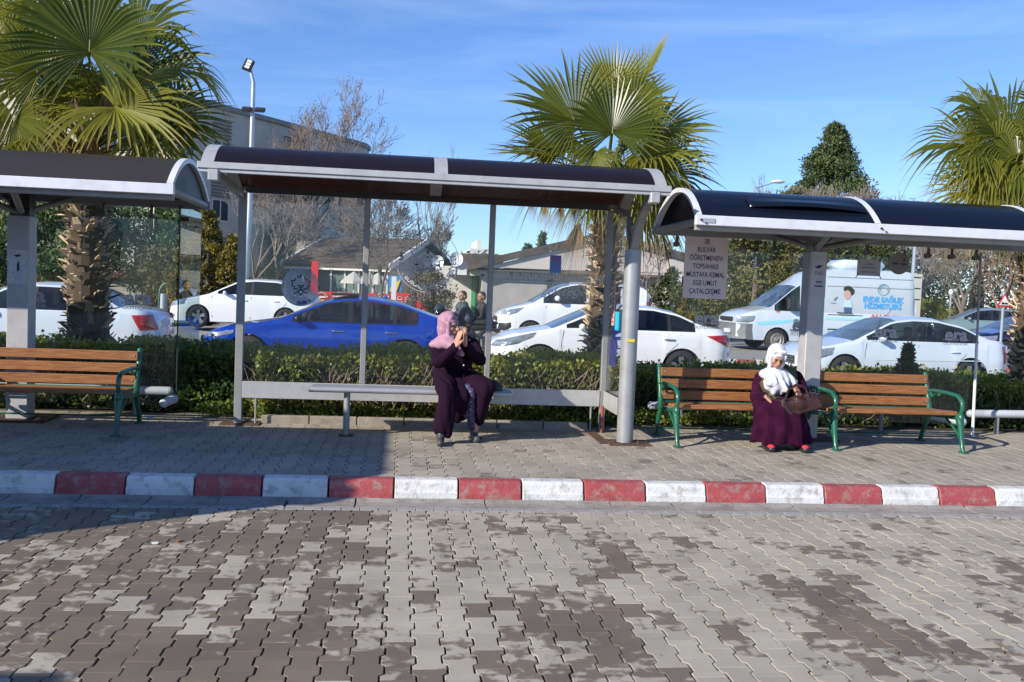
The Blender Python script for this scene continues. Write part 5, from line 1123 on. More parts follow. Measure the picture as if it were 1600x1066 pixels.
# far row
c = Car('white saloon car facing left behind the emblem disc', 'car', (-6.65, 29.0, .2), 4.6, 1.80,
    [(0,.62),(.10,.72),(.45,.86),(1.05,.98),(1.20,1.02),(2.1,1.43),(2.6,1.49),(3.3,1.475),(3.8,1.36),(4.2,1.15),(4.4,1.12),(4.55,1.02),(4.6,.88)], .97, (1.10,2.25,3.5,4.2), (.92,3.60), .33, white_p, grp, win=(1.5,4.0), pillars=(2.55,), glass_m=car_glass_d, rail=(.86,.68))
c.line([(1.36,.32),(1.34,.94)], .012); c.line([(2.52,.30),(2.54,.94)], .012); c.line([(3.4,.55),(3.62,.78),(3.7,.94)], .012); c.handles((2.32,3.3), .84, white_p); c.mirror(1.75, white_p); c.t.o.scale = (.92, 1, 1)
c.patch('headlight', [(.04,.60),(.14,.74),(.58,.86),(.5,.70)], headl, .012); c.patch('fog_light', [(.05,.34),(.2,.40),(.22,.33),(.1,.28)], chrome, .012); c.front((.44,.60)); c.rearplate()
c = Car('small white van with tall cab facing left before the pale wall', 'van', (2.72, 27.2, .16), 4.38, 1.80,
    [(0,.80),(.10,.92),(.40,1.04),(.90,1.16),(1.00,1.22),(1.75,1.68),(2.15,1.78),(3.3,1.80),(4.1,1.76),(4.28,1.62),(4.34,1.30),(4.38,1.0)], 1.12, (.92,2.0,4.20,4.33), (.90,3.62), .32, white_p, grp, win=(1.25,4.0), pillars=(2.52,2.60,2.68,3.5), rail=(.92,.80), rear_glass=False, tail=.2)
c.line([(1.34,.36),(1.32,1.08)], .012); c.line([(2.60,.34),(2.62,1.08)], .012); c.handles((2.42,), .96, white_p); c.mirror(1.62, white_p, 1.35, 1.30)
c.patch('headlight', [(.06,.80),(.16,.92),(.72,1.02),(.52,.88),(.3,.80)], headl, .012); c.patch('air_intake', [(.02,.35),(.05,.55),(.34,.58),(.36,.45),(.2,.34)], trim_k, .014); c.patch('tail_light', [(4.2,1.3),(4.34,1.3),(4.34,.8),(4.24,.8)], taill, .012); c.front((.58,.72), (.36,.52), plate=True)
mb = MB(); n = 16
c.patch('door_badge', [(2.05+.12*math.cos(6.283*k/10), .80+.07*math.sin(6.283*k/10)) for k in range(10)], M('faint badge', (.62,.45,.45), .5), .006, sub=1)
# high roof ambulance-like van
Car.sporty = False
c = Car('white high roof van with blue lettering and grey bumper', 'van', (10.02, 28.3, .12), 5.65, 2.0,
    [(0,.98),(.08,1.08),(.35,1.20),(.85,1.32),(1.0,1.36),(1.72,1.98),(2.05,2.18),(2.45,2.46),(2.85,2.56),(5.3,2.60),(5.5,2.56),(5.58,2.3),(5.65,1.0)], 1.18, (.90,1.78,5.60,5.64), (1.22,4.45), .345, white_b, grp, win=(1.12,2.62), pillars=(1.95,), rail=(.94,.86), rear_glass=False, nose=.5, front_r=.10, rear_r=.03, tail=.15, sill=.32, ws=True, arch=1.16)
van = c
m = MB(); 
def flat_quad(name, x0, x1, z0, z1, mat, off=.007): c.patch(name, [(x0,z0),(x1,z0),(x1,z1),(x0,z1)], mat, off, both=False, sub=4)
bump_g = M('grey bumper plastic', (.17,.18,.19), .6, var=.1)
m = MB(); P = []
for k in range(9):
    a = -1+2*k/8; y = a*1.0; x = .36*abs(a)**4-.07; P.append((x, y))
rings = [[(p[0]-.05+ (0 if zz in (.40,.74) else -.03), p[1]*1.01, zz) for p in P]+[(p[0]+.15, p[1]*.99, zz) for p in reversed(P)] for zz in (.34,.40,.55,.74,.80)]
m.loft(rings); m.build('bumper', bump_g, c.t.o, smooth=True, sharp=40)
m = MB(); m.box(-.07,.02,-.50,.50,.86,.98,.02); m.build('grille', trim_k, c.t.o); m = MB(); m.box(-.16,-.10,-.62,-.18,.50,.62,.004); m.build('number_plate', plate_m, c.t.o)
c.patch('headlight', [(.03,.84),(.05,1.0),(.50,1.04),(.46,.88),(.3,.83)], headl, .03, sub=6); c.patch('indicator', [(1.16,1.215),(1.28,1.215),(1.28,1.17),(1.16,1.17)], amber, .02)
m = MB()
for sd in (-1,1): m.box(1.42,1.60,min(sd*1.02,sd*1.24),max(sd*1.02,sd*1.24),1.28,1.62,.04); m.box(1.48,1.54,min(sd*.95,sd*1.1),max(sd*.95,sd*1.1),1.30,1.36)
m.build('wing_mirror', trim_k, c.t.o)
c.line([(1.28,.5),(1.26,1.14)], .012); c.line([(2.62,.45),(2.62,1.17)], .012); c.line([(2.78,.72),(5.55,.74)], .035, 'side_moulding'); c.line([(2.78,1.16),(3.9,1.16)], .02); 
skyb = M('sky blue lettering', (.07,.40,.78), .5); redl = M('red lettering', (.70,.03,.10), .5); greyl = M('grey lettering', (.18,.18,.19), .5); cyanp = M('pale cyan stripe', (.40,.72,.78), .35)
c.patch('stripe', [(.52,.86),(1.9,1.0),(2.0,.94),(1.2,.80),(.6,.76)], M('light cyan stripe', (.30,.68,.88), .35), .004, both=False); c.patch('stripe', [(2.7,1.08),(5.55,1.16),(5.55,1.02),(2.7,1.0)], cyanp, .004, both=False)
def vtxt(s_, x, z, size, mat, bold=.01, sx=1., y=-1.012):
    lo = c.t.loc; V, F = text_mb(s_, size, (lo.x+x, lo.y+y, lo.z+z), bold=bold, sx=sx); m = MB(); m.add(V, F); return m.build('lettering', mat, c.t)
def tiltside(ob, f=0): return ob
# the upper flank leans inwards: lettering follows that plane
c2 = van; slope_top = Vector((0, .10, 1)).normalized()
def vtxt2(s_, x, z, size, mat, bold=.012, sx=1.):
    lo = van.t.loc; sec = van.section(x); pa = sec[5]; pb = sec[6]; f = (z-pa[2])/(pb[2]-pa[2]); y = -(pa[1]+(pb[1]-pa[1])*f)-.012; u = Vector((0, pa[1]-pb[1], pb[2]-pa[2])).normalized()
    V, F = text_mb(s_, size, (lo.x+x, lo.y+y, lo.z+z), (1,0,0), u, bold, sx=sx); m = MB(); m.add(V, F); return m.build('lettering', mat, van.t)
vtxt2("EVDE SAĞLIK", 4.55, 1.66, .22, skyb, sx=1.0); vtxt2("HİZMETLERİ", 4.55, 1.46, .21, skyb, sx=1.0); vtxt("444 30 33", 4.6, 1.12, .22, redl, .012, 1.05)
def surf2(x, z):
    sec = van.section(x); pa = sec[5]; pb = sec[6]; f = (z-pa[2])/(pb[2]-pa[2]); return -(pa[1]+(pb[1]-pa[1])*f)-.010
def fig(polys, mat, name):
    lo = van.t.loc; m = MB()
    for pl in polys: m.add([(lo.x+x, lo.y+surf2(x, z), lo.z+z) for x, z in pl], [tuple(range(len(pl)))])
    m.build(name, mat, van.t)
def oval(cx, cz, a, b, n=14): return [(cx+a*math.cos(6.283*k/n), cz+b*math.sin(6.283*k/n)) for k in range(n)]
fig([oval(3.42,1.95,.15,.10), oval(3.50,1.88,.13,.12)], M('dark hair print', (.03,.025,.02), .5), 'printed_picture'); 
def fig_off(d):
    global surf2; o = surf2; surf2 = lambda x, z: o(x, z)-d
fig_off(.003); fig([oval(3.40,1.78,.11,.14)], M('printed skin', (.62,.38,.32), .5), 'printed_picture'); fig([[(3.30,1.62),(3.52,1.62),(3.56,1.40),(3.28,1.40)]], M('printed white coat', (.55,.72,.80), .5), 'printed_picture'); fig([[(3.30,1.40),(3.56,1.40),(3.54,1.22),(3.32,1.22)]], M('printed navy', (.05,.12,.25), .5), 'printed_picture')
m = MB(); lo = van.t.loc
ring = [(lo.x+4.55+.17*math.cos(6.283*k/28), lo.z+1.97+.17*math.sin(6.283*k/28)) for k in range(29)]; yy = lo.y+surf2(4.55, 1.97)-.002
stroke(m, ring, .03, yy); ring = [(lo.x+4.55+.11*math.cos(6.283*k/20), lo.z+1.97+.11*math.sin(6.283*k/20)) for k in range(21)]; stroke(m, ring[:15], .02, yy); m.build('printed_emblem', M('pale blue print', (.35,.68,.85), .5), van.t)
m = MB(); stroke(m, [(lo.x+2.98,lo.z+1.62),(lo.x+3.08,lo.z+1.70),(lo.x+3.0,lo.z+1.58)], .02, lo.y+surf2(3,1.6)); stroke(m, [(lo.x+2.88,lo.z+1.52),(lo.x+3.05,lo.z+1.5)], .018, lo.y+surf2(3,1.5)); m.build('printed_mark', greyl, van.t)
vtxt("er", 1.86, .93, .40, greyl, .005, 1.05, -1.02); vtxt("OUTDOOR", 2.0, .62, .10, greyl, .003, 1.5, -1.014); vtxt("hizmetinizde", 3.15, .62, .14, skyb, .004, 1.0, -1.014)
m = MB(); m.box(3.05,3.55,-1.035,-1.0,1.20,1.24,.01); m.build('door_handle', trim_k, van.t.o)
m = MB(); m.box(3.35,4.75,-.62,.62,2.56,2.86,.12); m.build('roof_unit', white_b, van.t.o, smooth=True, sharp=50)
for z in (2.02, 2.30): 
    m = MB(); 
    m.add([(2.75, surf2(2.8,z)+.004, z-.008),(5.5, surf2(5.3,z)+.004, z-.008),(5.5, surf2(5.3,z)+.004, z+.008),(2.75, surf2(2.8,z)+.004, z+.008)], [(0,1,2,3)]); m.build('panel_seam', greyl, van.t.o)
m = MB(); m.box(2.04,2.62,-.985,-.93,1.24,1.78); 
Car.sporty = True
# two cars further right
gp_ = paint('grey green car paint', (.23,.31,.30), .4, .3); nb = paint('very dark blue car paint', (.008,.014,.055), .3, .2)
x0 = at(1462,500,33).x
c = Car('grey green hatchback seen from its rear quarter in the far lot', 'car', (x0, 34, .2), 4.1, 1.72, [(0,.66),(.12,.76),(.5,.92),(1.0,1.03),(1.1,1.07),(1.8,1.42),(2.3,1.49),(3.3,1.44),(3.85,1.28),(4.05,1.0),(4.1,.85)], .98, (1.0,1.95,3.5,3.98), (.82,3.32), .31, gp_, grp, win=(1.35,3.5), pillars=(2.3,), rail=(.87,.74), rz=R_(-20))
c.patch('tail_light', [(3.72,1.14),(3.95,1.14),(4.02,.82),(3.85,.92)], taill, .014); c.patch('headlight', [(.05,.62),(.2,.78),(.6,.84),(.5,.68)], headl, .012); c.rearplate(.8); c.mirror(1.5, gp_); c.front()
x0 = at(1531,520,25).x
c = Car('very dark blue saloon half hidden by the right palm trunk', 'car', (x0, 26, .1), 4.5, 1.78, [(0,.62),(.12,.72),(.45,.86),(1.0,.96),(1.1,1.0),(1.95,1.38),(2.4,1.44),(3.0,1.43),(3.5,1.32),(4.0,1.1),(4.4,1.02),(4.5,.84)], .93, (1.02,2.05,3.05,4.0), (.88,3.55), .33, nb, grp, win=(1.36,3.74), pillars=(2.42,), glass_m=car_glass_d, rail=(.86,.68))
c.patch('headlight', [(.05,.60),(.16,.74),(.66,.80),(.60,.66),(.30,.58)], headl, .012); c.front(); c.mirror(1.6, nb); c.rearplate()
# ================================================================== BUILDINGS
beige = M('beige plaster', (.62,.57,.49), .9, var=.10, vs=1.2, bump=.4, bs=20, dirt=.25, dcol=(.33,.28,.23)); glass_w = M('dark window pane', (.05,.07,.09), .08); louv = M('louvre metal', (.20,.19,.18), .6); frame_w = M('white window frame', (.70,.70,.68), .5)
A = T('school_building', 'large beige building with flat roof and curved end behind the left palm', 'building', (-14,50,.2))
fp = [(-40,48),(-11.2,48),(-3.3,60.2),(-2.55,61.6),(-2.4,63),(-2.9,64.4),(-4.2,65.6),(-40,66)]
m = MB(); m.prism(fp, 'z', .15, 10.3); m.build('wall', beige, A)
m = MB(); m.prism([(x+(.12 if i in (1,2,3,4,5) else 0), y-.12) for i, (x, y) in enumerate(fp)], 'z', 10.3, 10.55); m.build('parapet_cap', M('parapet concrete', (.30,.29,.27), .8), A)
def wall_win(o, d, w_, h_, z, par, lou=True):      # window on a wall point o with wall direction d
    d = Vector((d[0], d[1], 0)).normalized(); nrm = Vector((d.y, -d.x, 0)); o = Vector((o[0], o[1], z))
    def slab(a0, a1, b0, b1, t0, t1): return [o+d*a+nrm*t+Vector((0,0,b)) for a, b, t in ((a0,b0,t0),(a1,b0,t0),(a1,b0,t1),(a0,b0,t1),(a0,b1,t0),(a1,b1,t0),(a1,b1,t1),(a0,b1,t1))]
    m = MB()
    for q in ((-w_/2-.06,w_/2+.06,-.06,0),(-w_/2-.06,w_/2+.06,h_,h_+.06),(-w_/2-.06,-w_/2,0,h_),(w_/2,w_/2+.06,0,h_),(-.03,.03,0,h_)): m.hexa(slab(*q,-.02,.05))
    wn = m.build('window', frame_w, par); m = MB(); m.hexa(slab(-w_/2,w_/2,0,h_,-.02,.02)); p = m.build('pane', glass_w, wn, org=par.loc)
    if lou:
        m = MB()
        for k in range(6): m.hexa(slab(-w_/2-.1,w_/2+.1,h_+.18+k*.17,h_+.25+k*.17,.0,.10))
        m.build('louvre', louv, par)
sd = (7.9,12.2)
for f, z in ((.22,2.0),(.22,5.0),(.22,8.0),(.60,5.0),(.60,8.0),(.05,5.0),(.05,8.0)): wall_win((-11.2+sd[0]*f, 48+sd[1]*f), sd, 1.1, 1.0, z-.35, A, True)
for x in (-13.8,-17.5,-21,-24.5,-28):
    for z in (4.6,7.6): wall_win((x,48), (1,0), 1.6, 1.2, z, A, True)
m = MB(); m.box(-26,-12.5,47.55,47.96,1.5,1.75); m.build('ledge', M('red brown ledge', (.28,.09,.06), .7), A)
m = MB(); m.box(-26,-11.3,47.90,47.985,.2,1.45); m.build('plinth', M('grey plinth', (.33,.31,.29), .8), A)
ent = T('red_entrance', 'red framed entrance kiosk seen between the left pillar and the palm', 'kiosk', at(68,450,44)); q0, q1 = at(47,430,44).x, at(88,430,44).x; zt = at(68,413,44).z
m = MB(); m.box(q0,q1,44,44.8,.2,zt); m.build('glazing', M('kiosk glass', (.30,.30,.29), .2), ent); m = MB()
for k in range(5): x = q0+(q1-q0)*k/4; m.box(x-.05,x+.05,43.9,44.05,.2,zt)
m.box(q0,q1,43.9,44.05,zt-.10,zt+.05); m.build('frame', M('red frame', (.52,.03,.035), .5), ent)
# brown roofed kiosk
brt = M('brown roof tiles', (.085,.062,.052), .85, var=.35, vs=2.2, bump=.6, bs=14, dirt=.2, dcol=(.2,.18,.16)); pinkw = M('pale pinkish render', (.56,.50,.46), .9, var=.06, vs=2, dirt=.15, dcol=(.35,.32,.3)); greyw = M('grey render', (.38,.355,.335), .9, var=.10, vs=1.5, bump=.3, bs=20, dirt=.25, dcol=(.27,.25,.24))
ze = 2.45; E0 = at(608,418,41); E1 = at(439,413.6,43.5); Rg0 = at(671,373,44.5); Rg1 = at(511,371,47)
zr = (Rg0.z+Rg1.z)/2; E0.z = E1.z = ze; Rg0.z = Rg1.z = zr; E2 = Vector((2*Rg0.x-E0.x, 2*Rg0.y-E0.y, ze)); E3 = Vector((2*Rg1.x-E1.x, 2*Rg1.y-E1.y, ze))
K = T('restaurant_kiosk', 'low restaurant kiosk with brown pitched roof and glazed front', 'kiosk', (E0.x, E0.y, .2))
dn = Vector((0,0,-.14)); m = MB()
for a, b, c_, d_ in ((E0,E1,Rg1,Rg0),(Rg0,Rg1,E3,E2)): m.hexa([a+dn,b+dn,c_+dn,d_+dn,a,b,c_,d_])
for k in range(1, 6):
    f = k/6; a = E0.lerp(Rg0, f)+Vector((0,0,.03)); b = E1.lerp(Rg1, f)+Vector((0,0,.03)); m.beam(a, b, .10, .06)
m.build('roof', brt, K)
m = MB(); m.beam(E0+Vector((0,0,-.05)), Rg0+Vector((0,0,-.05)), .12, .24); m.beam(E1+Vector((0,0,-.05)), Rg1+Vector((0,0,-.05)), .12, .24); m.beam(E0.lerp(Rg0,.02)+Vector((0,0,-.16)), E1.lerp(Rg1,.02)+Vector((0,0,-.16)), .10, .22); m.build('verge_board', M('white verge board', (.60,.58,.55), .6), K)
ins = lambda a, b, f: a.lerp(b, f)
W0 = E0.lerp(E3,.05); W1 = E1.lerp(E2,.05); W2 = E2.lerp(E1,.05); W3 = E3.lerp(E0,.05)
def wallq(m, a, b, z0, z1, th=.15):
    d = (b-a); d.z = 0; d.normalize(); n = Vector((d.y,-d.x,0))*th/2; A_ = Vector((a.x,a.y,z0)); B_ = Vector((b.x,b.y,z0)); up = Vector((0,0,z1-z0)); m.hexa([A_+n,B_+n,B_-n,A_-n,A_+n+up,B_+n+up,B_-n+up,A_-n+up])
m = MB(); wallq(m, W2, W3, .2, 2.3); wallq(m, W1, W3, .2, 2.3); wallq(m, W0, W2, .2, 2.3)
m.add([W0+Vector((0,0,-.2)), W2+Vector((0,0,-.2)), Rg0+Vector((-.3,.3,-.25))], [(0,1,2)]); m.build('wall', greyw, K)
m = MB(); wallq(m, W0, W1, .2, 2.3, .06); m.build('glazing', M('shop glazing', (.10,.14,.14), .06), K)
m = MB()
for k in range(8): p = W0.lerp(W1, k/7)+Vector((0,-.08,0)); m.beam(Vector((p.x,p.y,.2)), Vector((p.x,p.y,2.3)), .07, .09, (0,1,0))
m.build('mullion', frame_w, K)
chm = T('chimney_block', 'pale stone chimney block behind the left eave of the kiosk', 'chimney', at(472,400,50)); a, b = at(463,376,50), at(489,395,50); m = MB(); m.box(a.x,b.x,50,51.0,.2,a.z); m.build('stack', M('pale stone', (.50,.46,.38), .9, var=.2, vs=4), chm)
redb = M('red banner', (.62,.025,.03), .5); whb = M('white print', (.75,.73,.70), .5)
bn = T('banner_fence', 'long low red banner with white logos before the kiosk glazing', 'banner', at(555,470,39)); m = MB(); a, b = at(497,456,39), at(612,472,39); m.box(a.x,b.x,39,39.05,b.z-.15,a.z+.02); m.build('cloth', redb, bn)
m = MB(); m.box(at(522,456,39).x,at(548,456,39).x,38.97,38.99,b.z-.12,a.z-.02); m.build('orange_panel', M('orange print', (.55,.22,.09), .5), bn)
m = MB()
for px in (502,530,556,598):
    c_ = at(px,465,38.95); q = [(c_.x+.23*math.cos(R_(a_)), c_.z+.20*math.sin(R_(a_))) for a_ in range(10,171,16)]; stroke(m, q, .06, 38.95); stroke(m, [(c_.x-.14,c_.z+.02),(c_.x+.14,c_.z+.02)], .06, 38.95); stroke(m, [(c_.x-.2,c_.z-.12),(c_.x+.2,c_.z-.12)], .035, 38.95)
m.build('printed_logo', whb, bn)
rs_ = T('red_pylon', 'slanting red sign pylon left of the kiosk front', 'sign', at(491,440,39.6)); m = MB(); a = at(487,408,39.6); b = at(496,470,39.6); m.hexa([(b.x-.30,39.6,.2),(b.x+.0,39.6,.2),(b.x,39.7,.2),(b.x-.30,39.7,.2),(a.x,39.6,a.z),(a.x+.26,39.6,a.z),(a.x+.26,39.7,a.z),(a.x,39.7,a.z)]); m.build('panel', redb, rs_)
wp = T('white_post', 'tall white square post between the banner and the red boards', 'post', at(615,480,38.5)); m = MB(); a, b = at(612,432,38.5), at(618,480,38.5); m.box(a.x,b.x,38.5,38.65,.2,a.z); m.build('post', frame_w, wp)
yp = T('colour_poster', 'yellow and blue poster on the right end of the kiosk', 'poster', at(619,440,39.5)); m = MB(); a, b = at(608,431,39.5), at(627,456,39.5); m.box(a.x,b.x,39.5,39.55,b.z,a.z); m.build('sheet', M('blue poster', (.04,.25,.60), .5), yp); m = MB(); m.prism([(a.x+.04,b.z),(b.x-.2,b.z),(b.x-.04,a.z-.15),(a.x+.14,a.z-.3)], 'y', 39.45, 39.48); m.build('print', M('yellow print', (.80,.55,.03), .5), yp)
for k, lab in enumerate(('first red menu board from the white post','second red menu board from the white post','third red menu board from the white post','fourth red menu board from the white post, beside the leafless shrub')):
    p0, p1 = at(619+12.2*k,458,37.5), at(629.5+12.2*k,491,37.5); t = T('menu_board', lab, 'board', (p0.x,37.5,.2), 0, 'red menu boards'); m = MB(); m.box(p0.x,p1.x,37.5,37.56,.25,p0.z); m.build('panel', redb, t); cx_, cz_ = (p0.x+p1.x)/2, p0.z-.22
    m = MB(); stroke(m, [(cx_+.09*math.cos(R_(a_)), cz_+.09*math.sin(R_(a_))) for a_ in range(10,171,20)], .03, 37.46); stroke(m, [(cx_-.08,cz_-.03),(cx_+.08,cz_-.03)], .025, 37.46); stroke(m, [(cx_-.09,cz_-.11),(cx_+.09,cz_-.11)], .025, 37.46); m.build('printed_logo', whb, t)
    m = MB(); m.ell((cx_,37.47,.62), (.08,.01,.13), 10, 6); m.build('printed_food', M('food print', (.55,.28,.12), .6), t)
for px, lab in ((590,'closed pale parasol left of the slender tree'),(552,'closed pale parasol before the kiosk middle'),(556+20,'half open parasol inside the glazed front')):
    p = at(px,470,40.3); t = T('cafe_parasol', lab, 'parasol', (p.x,40.3,.2), 0, 'cafe parasols'); m = MB(); m.tube([(p.x,40.3,.2),(p.x,40.3,2.0)], .025, 6); m.build('pole', frame_w, t); m = MB(); m.tube([(p.x,40.3,1.65),(p.x,40.3,1.75),(p.x,40.3,2.15)], [.62,.58,.03], 8); m.build('canopy', M('cream canvas', (.45,.43,.38), .9), t)
# low white shop with dish
D = T('white_shop', 'low white shop with green doors under a flat canopy, left of the gabled hall', 'shop', at(735,470,39)); a = at(686,408,40); b = at(776,408,40)
m = MB(); m.box(a.x,b.x+.3,40,46,.2,2.55); m.build('wall', M('white shop wall', (.62,.58,.54), .8, var=.1), D)
m = MB(); z0 = at(740,430,39).z; m.hexa([(a.x+.4,38.6,z0-.05),(b.x+.4,38.4,z0-.0),(b.x+.4,46,z0+.05),(a.x+.4,46,z0),(a.x+.4,38.6,z0+.12),(b.x+.4,38.4,z0+.38),(b.x+.4,46,z0+.45),(a.x+.4,46,z0+.15)]); m.build('canopy', M('canopy boards', (.50,.44,.38), .7), D)
m = MB(); m.box(at(722,400,40).x, b.x+.4, 41, 46, z0+.40, z0+.95); m.build('roof', brt, D)
m = MB(); p0, p1 = at(705,408,38.5), at(729,430,38.5); m.box(p0.x,p1.x,38.45,38.6,p1.z,p0.z); m.build('fascia_sign', frame_w, D)
for k, (q0, q1, mt_) in enumerate(((737,742,'green'),(755,762,'green'),(743,753,'dark'),(765,773,'white'))):
    p0, p1 = at(q0,440,39.95), at(q1,470,39.95); m = MB(); m.box(p0.x,p1.x,39.9,39.97,.2,2.2); m.build('door', {'green': M('green door', (.06,.35,.13), .5), 'dark': glass_w, 'white': frame_w}[mt_], D)
for px, py, r_, lab in ((713,405,.27,'white satellite dish on the roof of the low white shop'),(684,409,.24,'second satellite dish left on the low white shop')):
    p = at(px,py,38.3); t = T('satellite_dish', lab, 'satellite dish', (p.x,38.3,p.z-.6)); m = MB(); n = 20; R0 = r_
    rings = [[(p.x+q*R0*math.cos(6.283*k/n), 38.3+(.10*(1-q*q)), p.z+q*R0*1.08*math.sin(6.283*k/n)) for k in range(n)] for q in (1,.8,.5,.1)]; m.loft(rings, False); rings = [[(v[0], v[1]+.02, v[2]) for v in r] for r in rings]; m.loft(rings, False); m.build('dish', M('dish white', (.72,.74,.75), .4), t, smooth=True)
    m = MB(); m.tube([(p.x,38.45,p.z-.7),(p.x,38.42,p.z)], .03, 6); m.tube([(p.x,38.35,p.z-.2),(p.x+.05,37.95,p.z-.08)], .012, 5); m.build('arm', steel, t)
# gabled hall
G = T('gabled_hall', 'long pale hall with shallow brown gable roof behind the white small van', 'building', (6,38,.2)); Yg = 38
pl = [at(742,421,Yg), at(945,373,Yg), at(1150,425,Yg)]; zb_ = at(900,424,Yg).z
m = MB(); x0_, xa_, x1_ = pl[0].x, pl[1].x, pl[2].x; zl, za, zr_ = pl[0].z, pl[1].z, zb_+.12
m.prism([(x0_,zb_-.02),(x1_,zb_-.02),(x1_,zr_),(xa_,za),(x0_,zl)], 'y', Yg, Yg+.3); m.build('gable', pinkw, G)
m = MB(); m.box(x0_+.35, x1_-.3, Yg+.5, Yg+14, .2, zb_); m.build('wall', greyw, G)
m = MB(); m.box(x0_+.1, x1_, Yg+.0, Yg+1.2, zb_-.12, zb_-.02); m.build('soffit', M('soffit brown', (.12,.10,.085), .8), G)
m = MB(); t_ = .30
for a, b in (((x0_-.3,zl-.05),(xa_,za)),((xa_,za),(x1_+.3,zr_-.05))): m.hexa([(a[0],Yg-.15,a[1]),(b[0],Yg-.15,b[1]),(b[0],Yg+14,b[1]),(a[0],Yg+14,a[1]),(a[0],Yg-.15,a[1]+t_),(b[0],Yg-.15,b[1]+t_),(b[0],Yg+14,b[1]+t_),(a[0],Yg+14,a[1]+t_)])
m.build('roof', brt, G)
for q0, q1, mm, y_ in ((857,869,glass_w,.47),(1062,1132,M('greenish glazing', (.06,.12,.10), .1),.47)):
    a, b = at(q0,450,Yg), at(q1,450,Yg); m = MB(); m.box(a.x,b.x,Yg+y_-.03,Yg+y_+.1,.3,zb_-.35); m.build('window' if q1 > 900 else 'door', mm, G)
m = MB(); m.box(at(1042,400,Yg).x, at(1066,400,Yg).x, Yg-.1, Yg+.2, at(1050,446,Yg).z, at(1050,430,Yg).z); m.build('fascia_sign', frame_w, G)
m = MB()
for px in (1042,1133): m.box(at(px,400,Yg).x-.08, at(px,400,Yg).x+.08, Yg-.05, Yg+.1, .2, zb_-.1)
m.build('canopy_post', frame_w, G)
fb = T('distant_building', 'small white flat building far away between the trees and the dish', 'building', at(752,410,95)); a, b = at(734,388,95), at(773,410,95); m = MB(); m.box(a.x,b.x,95,105,.2,a.z); m.box(a.x+.8,b.x-1.3,96,104,a.z,a.z+.9); m.build('wall', M('far white wall', (.62,.60,.56), .9), fb); m = MB()
for k in range(3): m.box(a.x+.4+k*.8, a.x+.8+k*.8, 94.95, 95, a.z-1.2, a.z-.5)
m.build('window', glass_w, fb)
# distant low structures on the right, behind the cars
for px0, px1, py, Y, col, lab in ((1447,1462,504,60,(.45,.43,.38),'small pale sandy heap building far right'),(1474,1512,500,64,(.42,.38,.32),'long pale wall far behind the grey hatchback')):
    a, b = at(px0,py-14,Y), at(px1,py,Y); t = T('distant_shed', lab, 'shed', (a.x,Y,.2)); m = MB(); m.box(a.x,b.x,Y,Y+3,.2,max(1.0,a.z)); m.build('wall', M('shed '+str(px0), col, .9, var=.2), t); m = MB(); m.box(a.x-.1,b.x+.1,Y-.1,Y+3.1,max(1.0,a.z),max(1.0,a.z)+.12); m.build('roof', greyw, t)
for px, lab in ((1443,'white plastic barrel left in the far lot'),(1568,'white plastic barrel beside the warning sign post')):
    p = at(px,500,42); zt = at(px,487 if px < 1500 else 487,42).z; t = T('white_barrel', lab, 'barrel', (p.x,42,.2)); m = MB(); m.tube([(p.x,42,.2),(p.x,42,.35),(p.x,42,.8),(p.x,42,zt),(p.x,42,zt+.02)], [.20,.23,.23,.21,.15], 14); m.build('drum', frame_w, t, smooth=True); m = MB(); m.tube([(p.x,42,.7),(p.x,42,.74)], .245, 14); m.build('hoop', steel, t)
# ================================================================== STREET FURNITURE
galv = M('galvanised pole', (.47,.49,.52), .4, .5, .1, 5)
def P3(px, py, Y): return at(px, py, Y)
lp = T('street_lamp', 'tall bent galvanised lamp post with square LED head and two floodlights', 'street lamp', gnd(381,30,.15))
b0 = gnd(381,30,.15); k1 = P3(396,130,30); k1.y = 30; k2 = P3(391,108,30); base_x = b0.x
m = MB(); m.tube([b0, Vector((k1.x-.02,30,(b0.z+k1.z)/2)), k1], [.10,.085,.062], 14); m.tube([k1, k2], [.055,.045], 10); m.build('pole', galv, lp, smooth=True)
m = MB(); hc = P3(388,102,30); m.xform(Matrix.Identity(4)); m.box(-.14,.14,-.05,.05,-.20,.20,.02); m.xform(Matrix.Translation(hc) @ Matrix.Rotation(R_(18), 4, 'Y') @ Matrix.Rotation(R_(-25), 4, 'X')); m.build('lamp_head', dark, lp)
m = MB()
for k in (-.11,0,.11): m.box(-.07,.07,-.065,-.052,k-.045,k+.045,.004)
m.xform(Matrix.Translation(hc) @ Matrix.Rotation(R_(18), 4, 'Y') @ Matrix.Rotation(R_(-25), 4, 'X')); m.build('led_panel', M('led lens', (.9,.9,.88), .2), lp)
fz = P3(393,173,30)
m = MB(); m.beam((fz.x-.2,30,fz.z+.08),(fz.x+.35,30,fz.z+.08),.05,.05); m.build('cross_arm', galv, lp)
for dx in (-.12, .27):
    m = MB(); m.box(-.15,.15,-.12,.12,-.06,.06,.02); m.xform(Matrix.Translation((fz.x+dx,29.9,fz.z+.02)) @ Matrix.Rotation(R_(20), 4, 'X')); m.build('floodlight', dark, lp)
m = MB(); yb_ = P3(376,440,30); m.tube([(yb_.x,30,yb_.z),(yb_.x+.01,30,yb_.z+.35)], .103, 14); m.build('yellow_band', M('yellow paint', (.75,.55,.03), .6), lp)
l2 = T('street_lamp', 'distant lamp arm poking out from the brown thicket', 'street lamp', gnd(1178,55)); b0 = gnd(1178,55); tp = P3(1180,294,55); e = P3(1212,285,55); m = MB(); m.tube([b0,Vector((tp.x,55,tp.z-.6)),tp,e], [.08,.06,.045,.03], 8); m.build('pole', galv, l2); m = MB(); m.ell(e+Vector((.15,0,.05)), (.42,.16,.12), 12, 8); m.build('lamp_head', frame_w, l2, smooth=True)
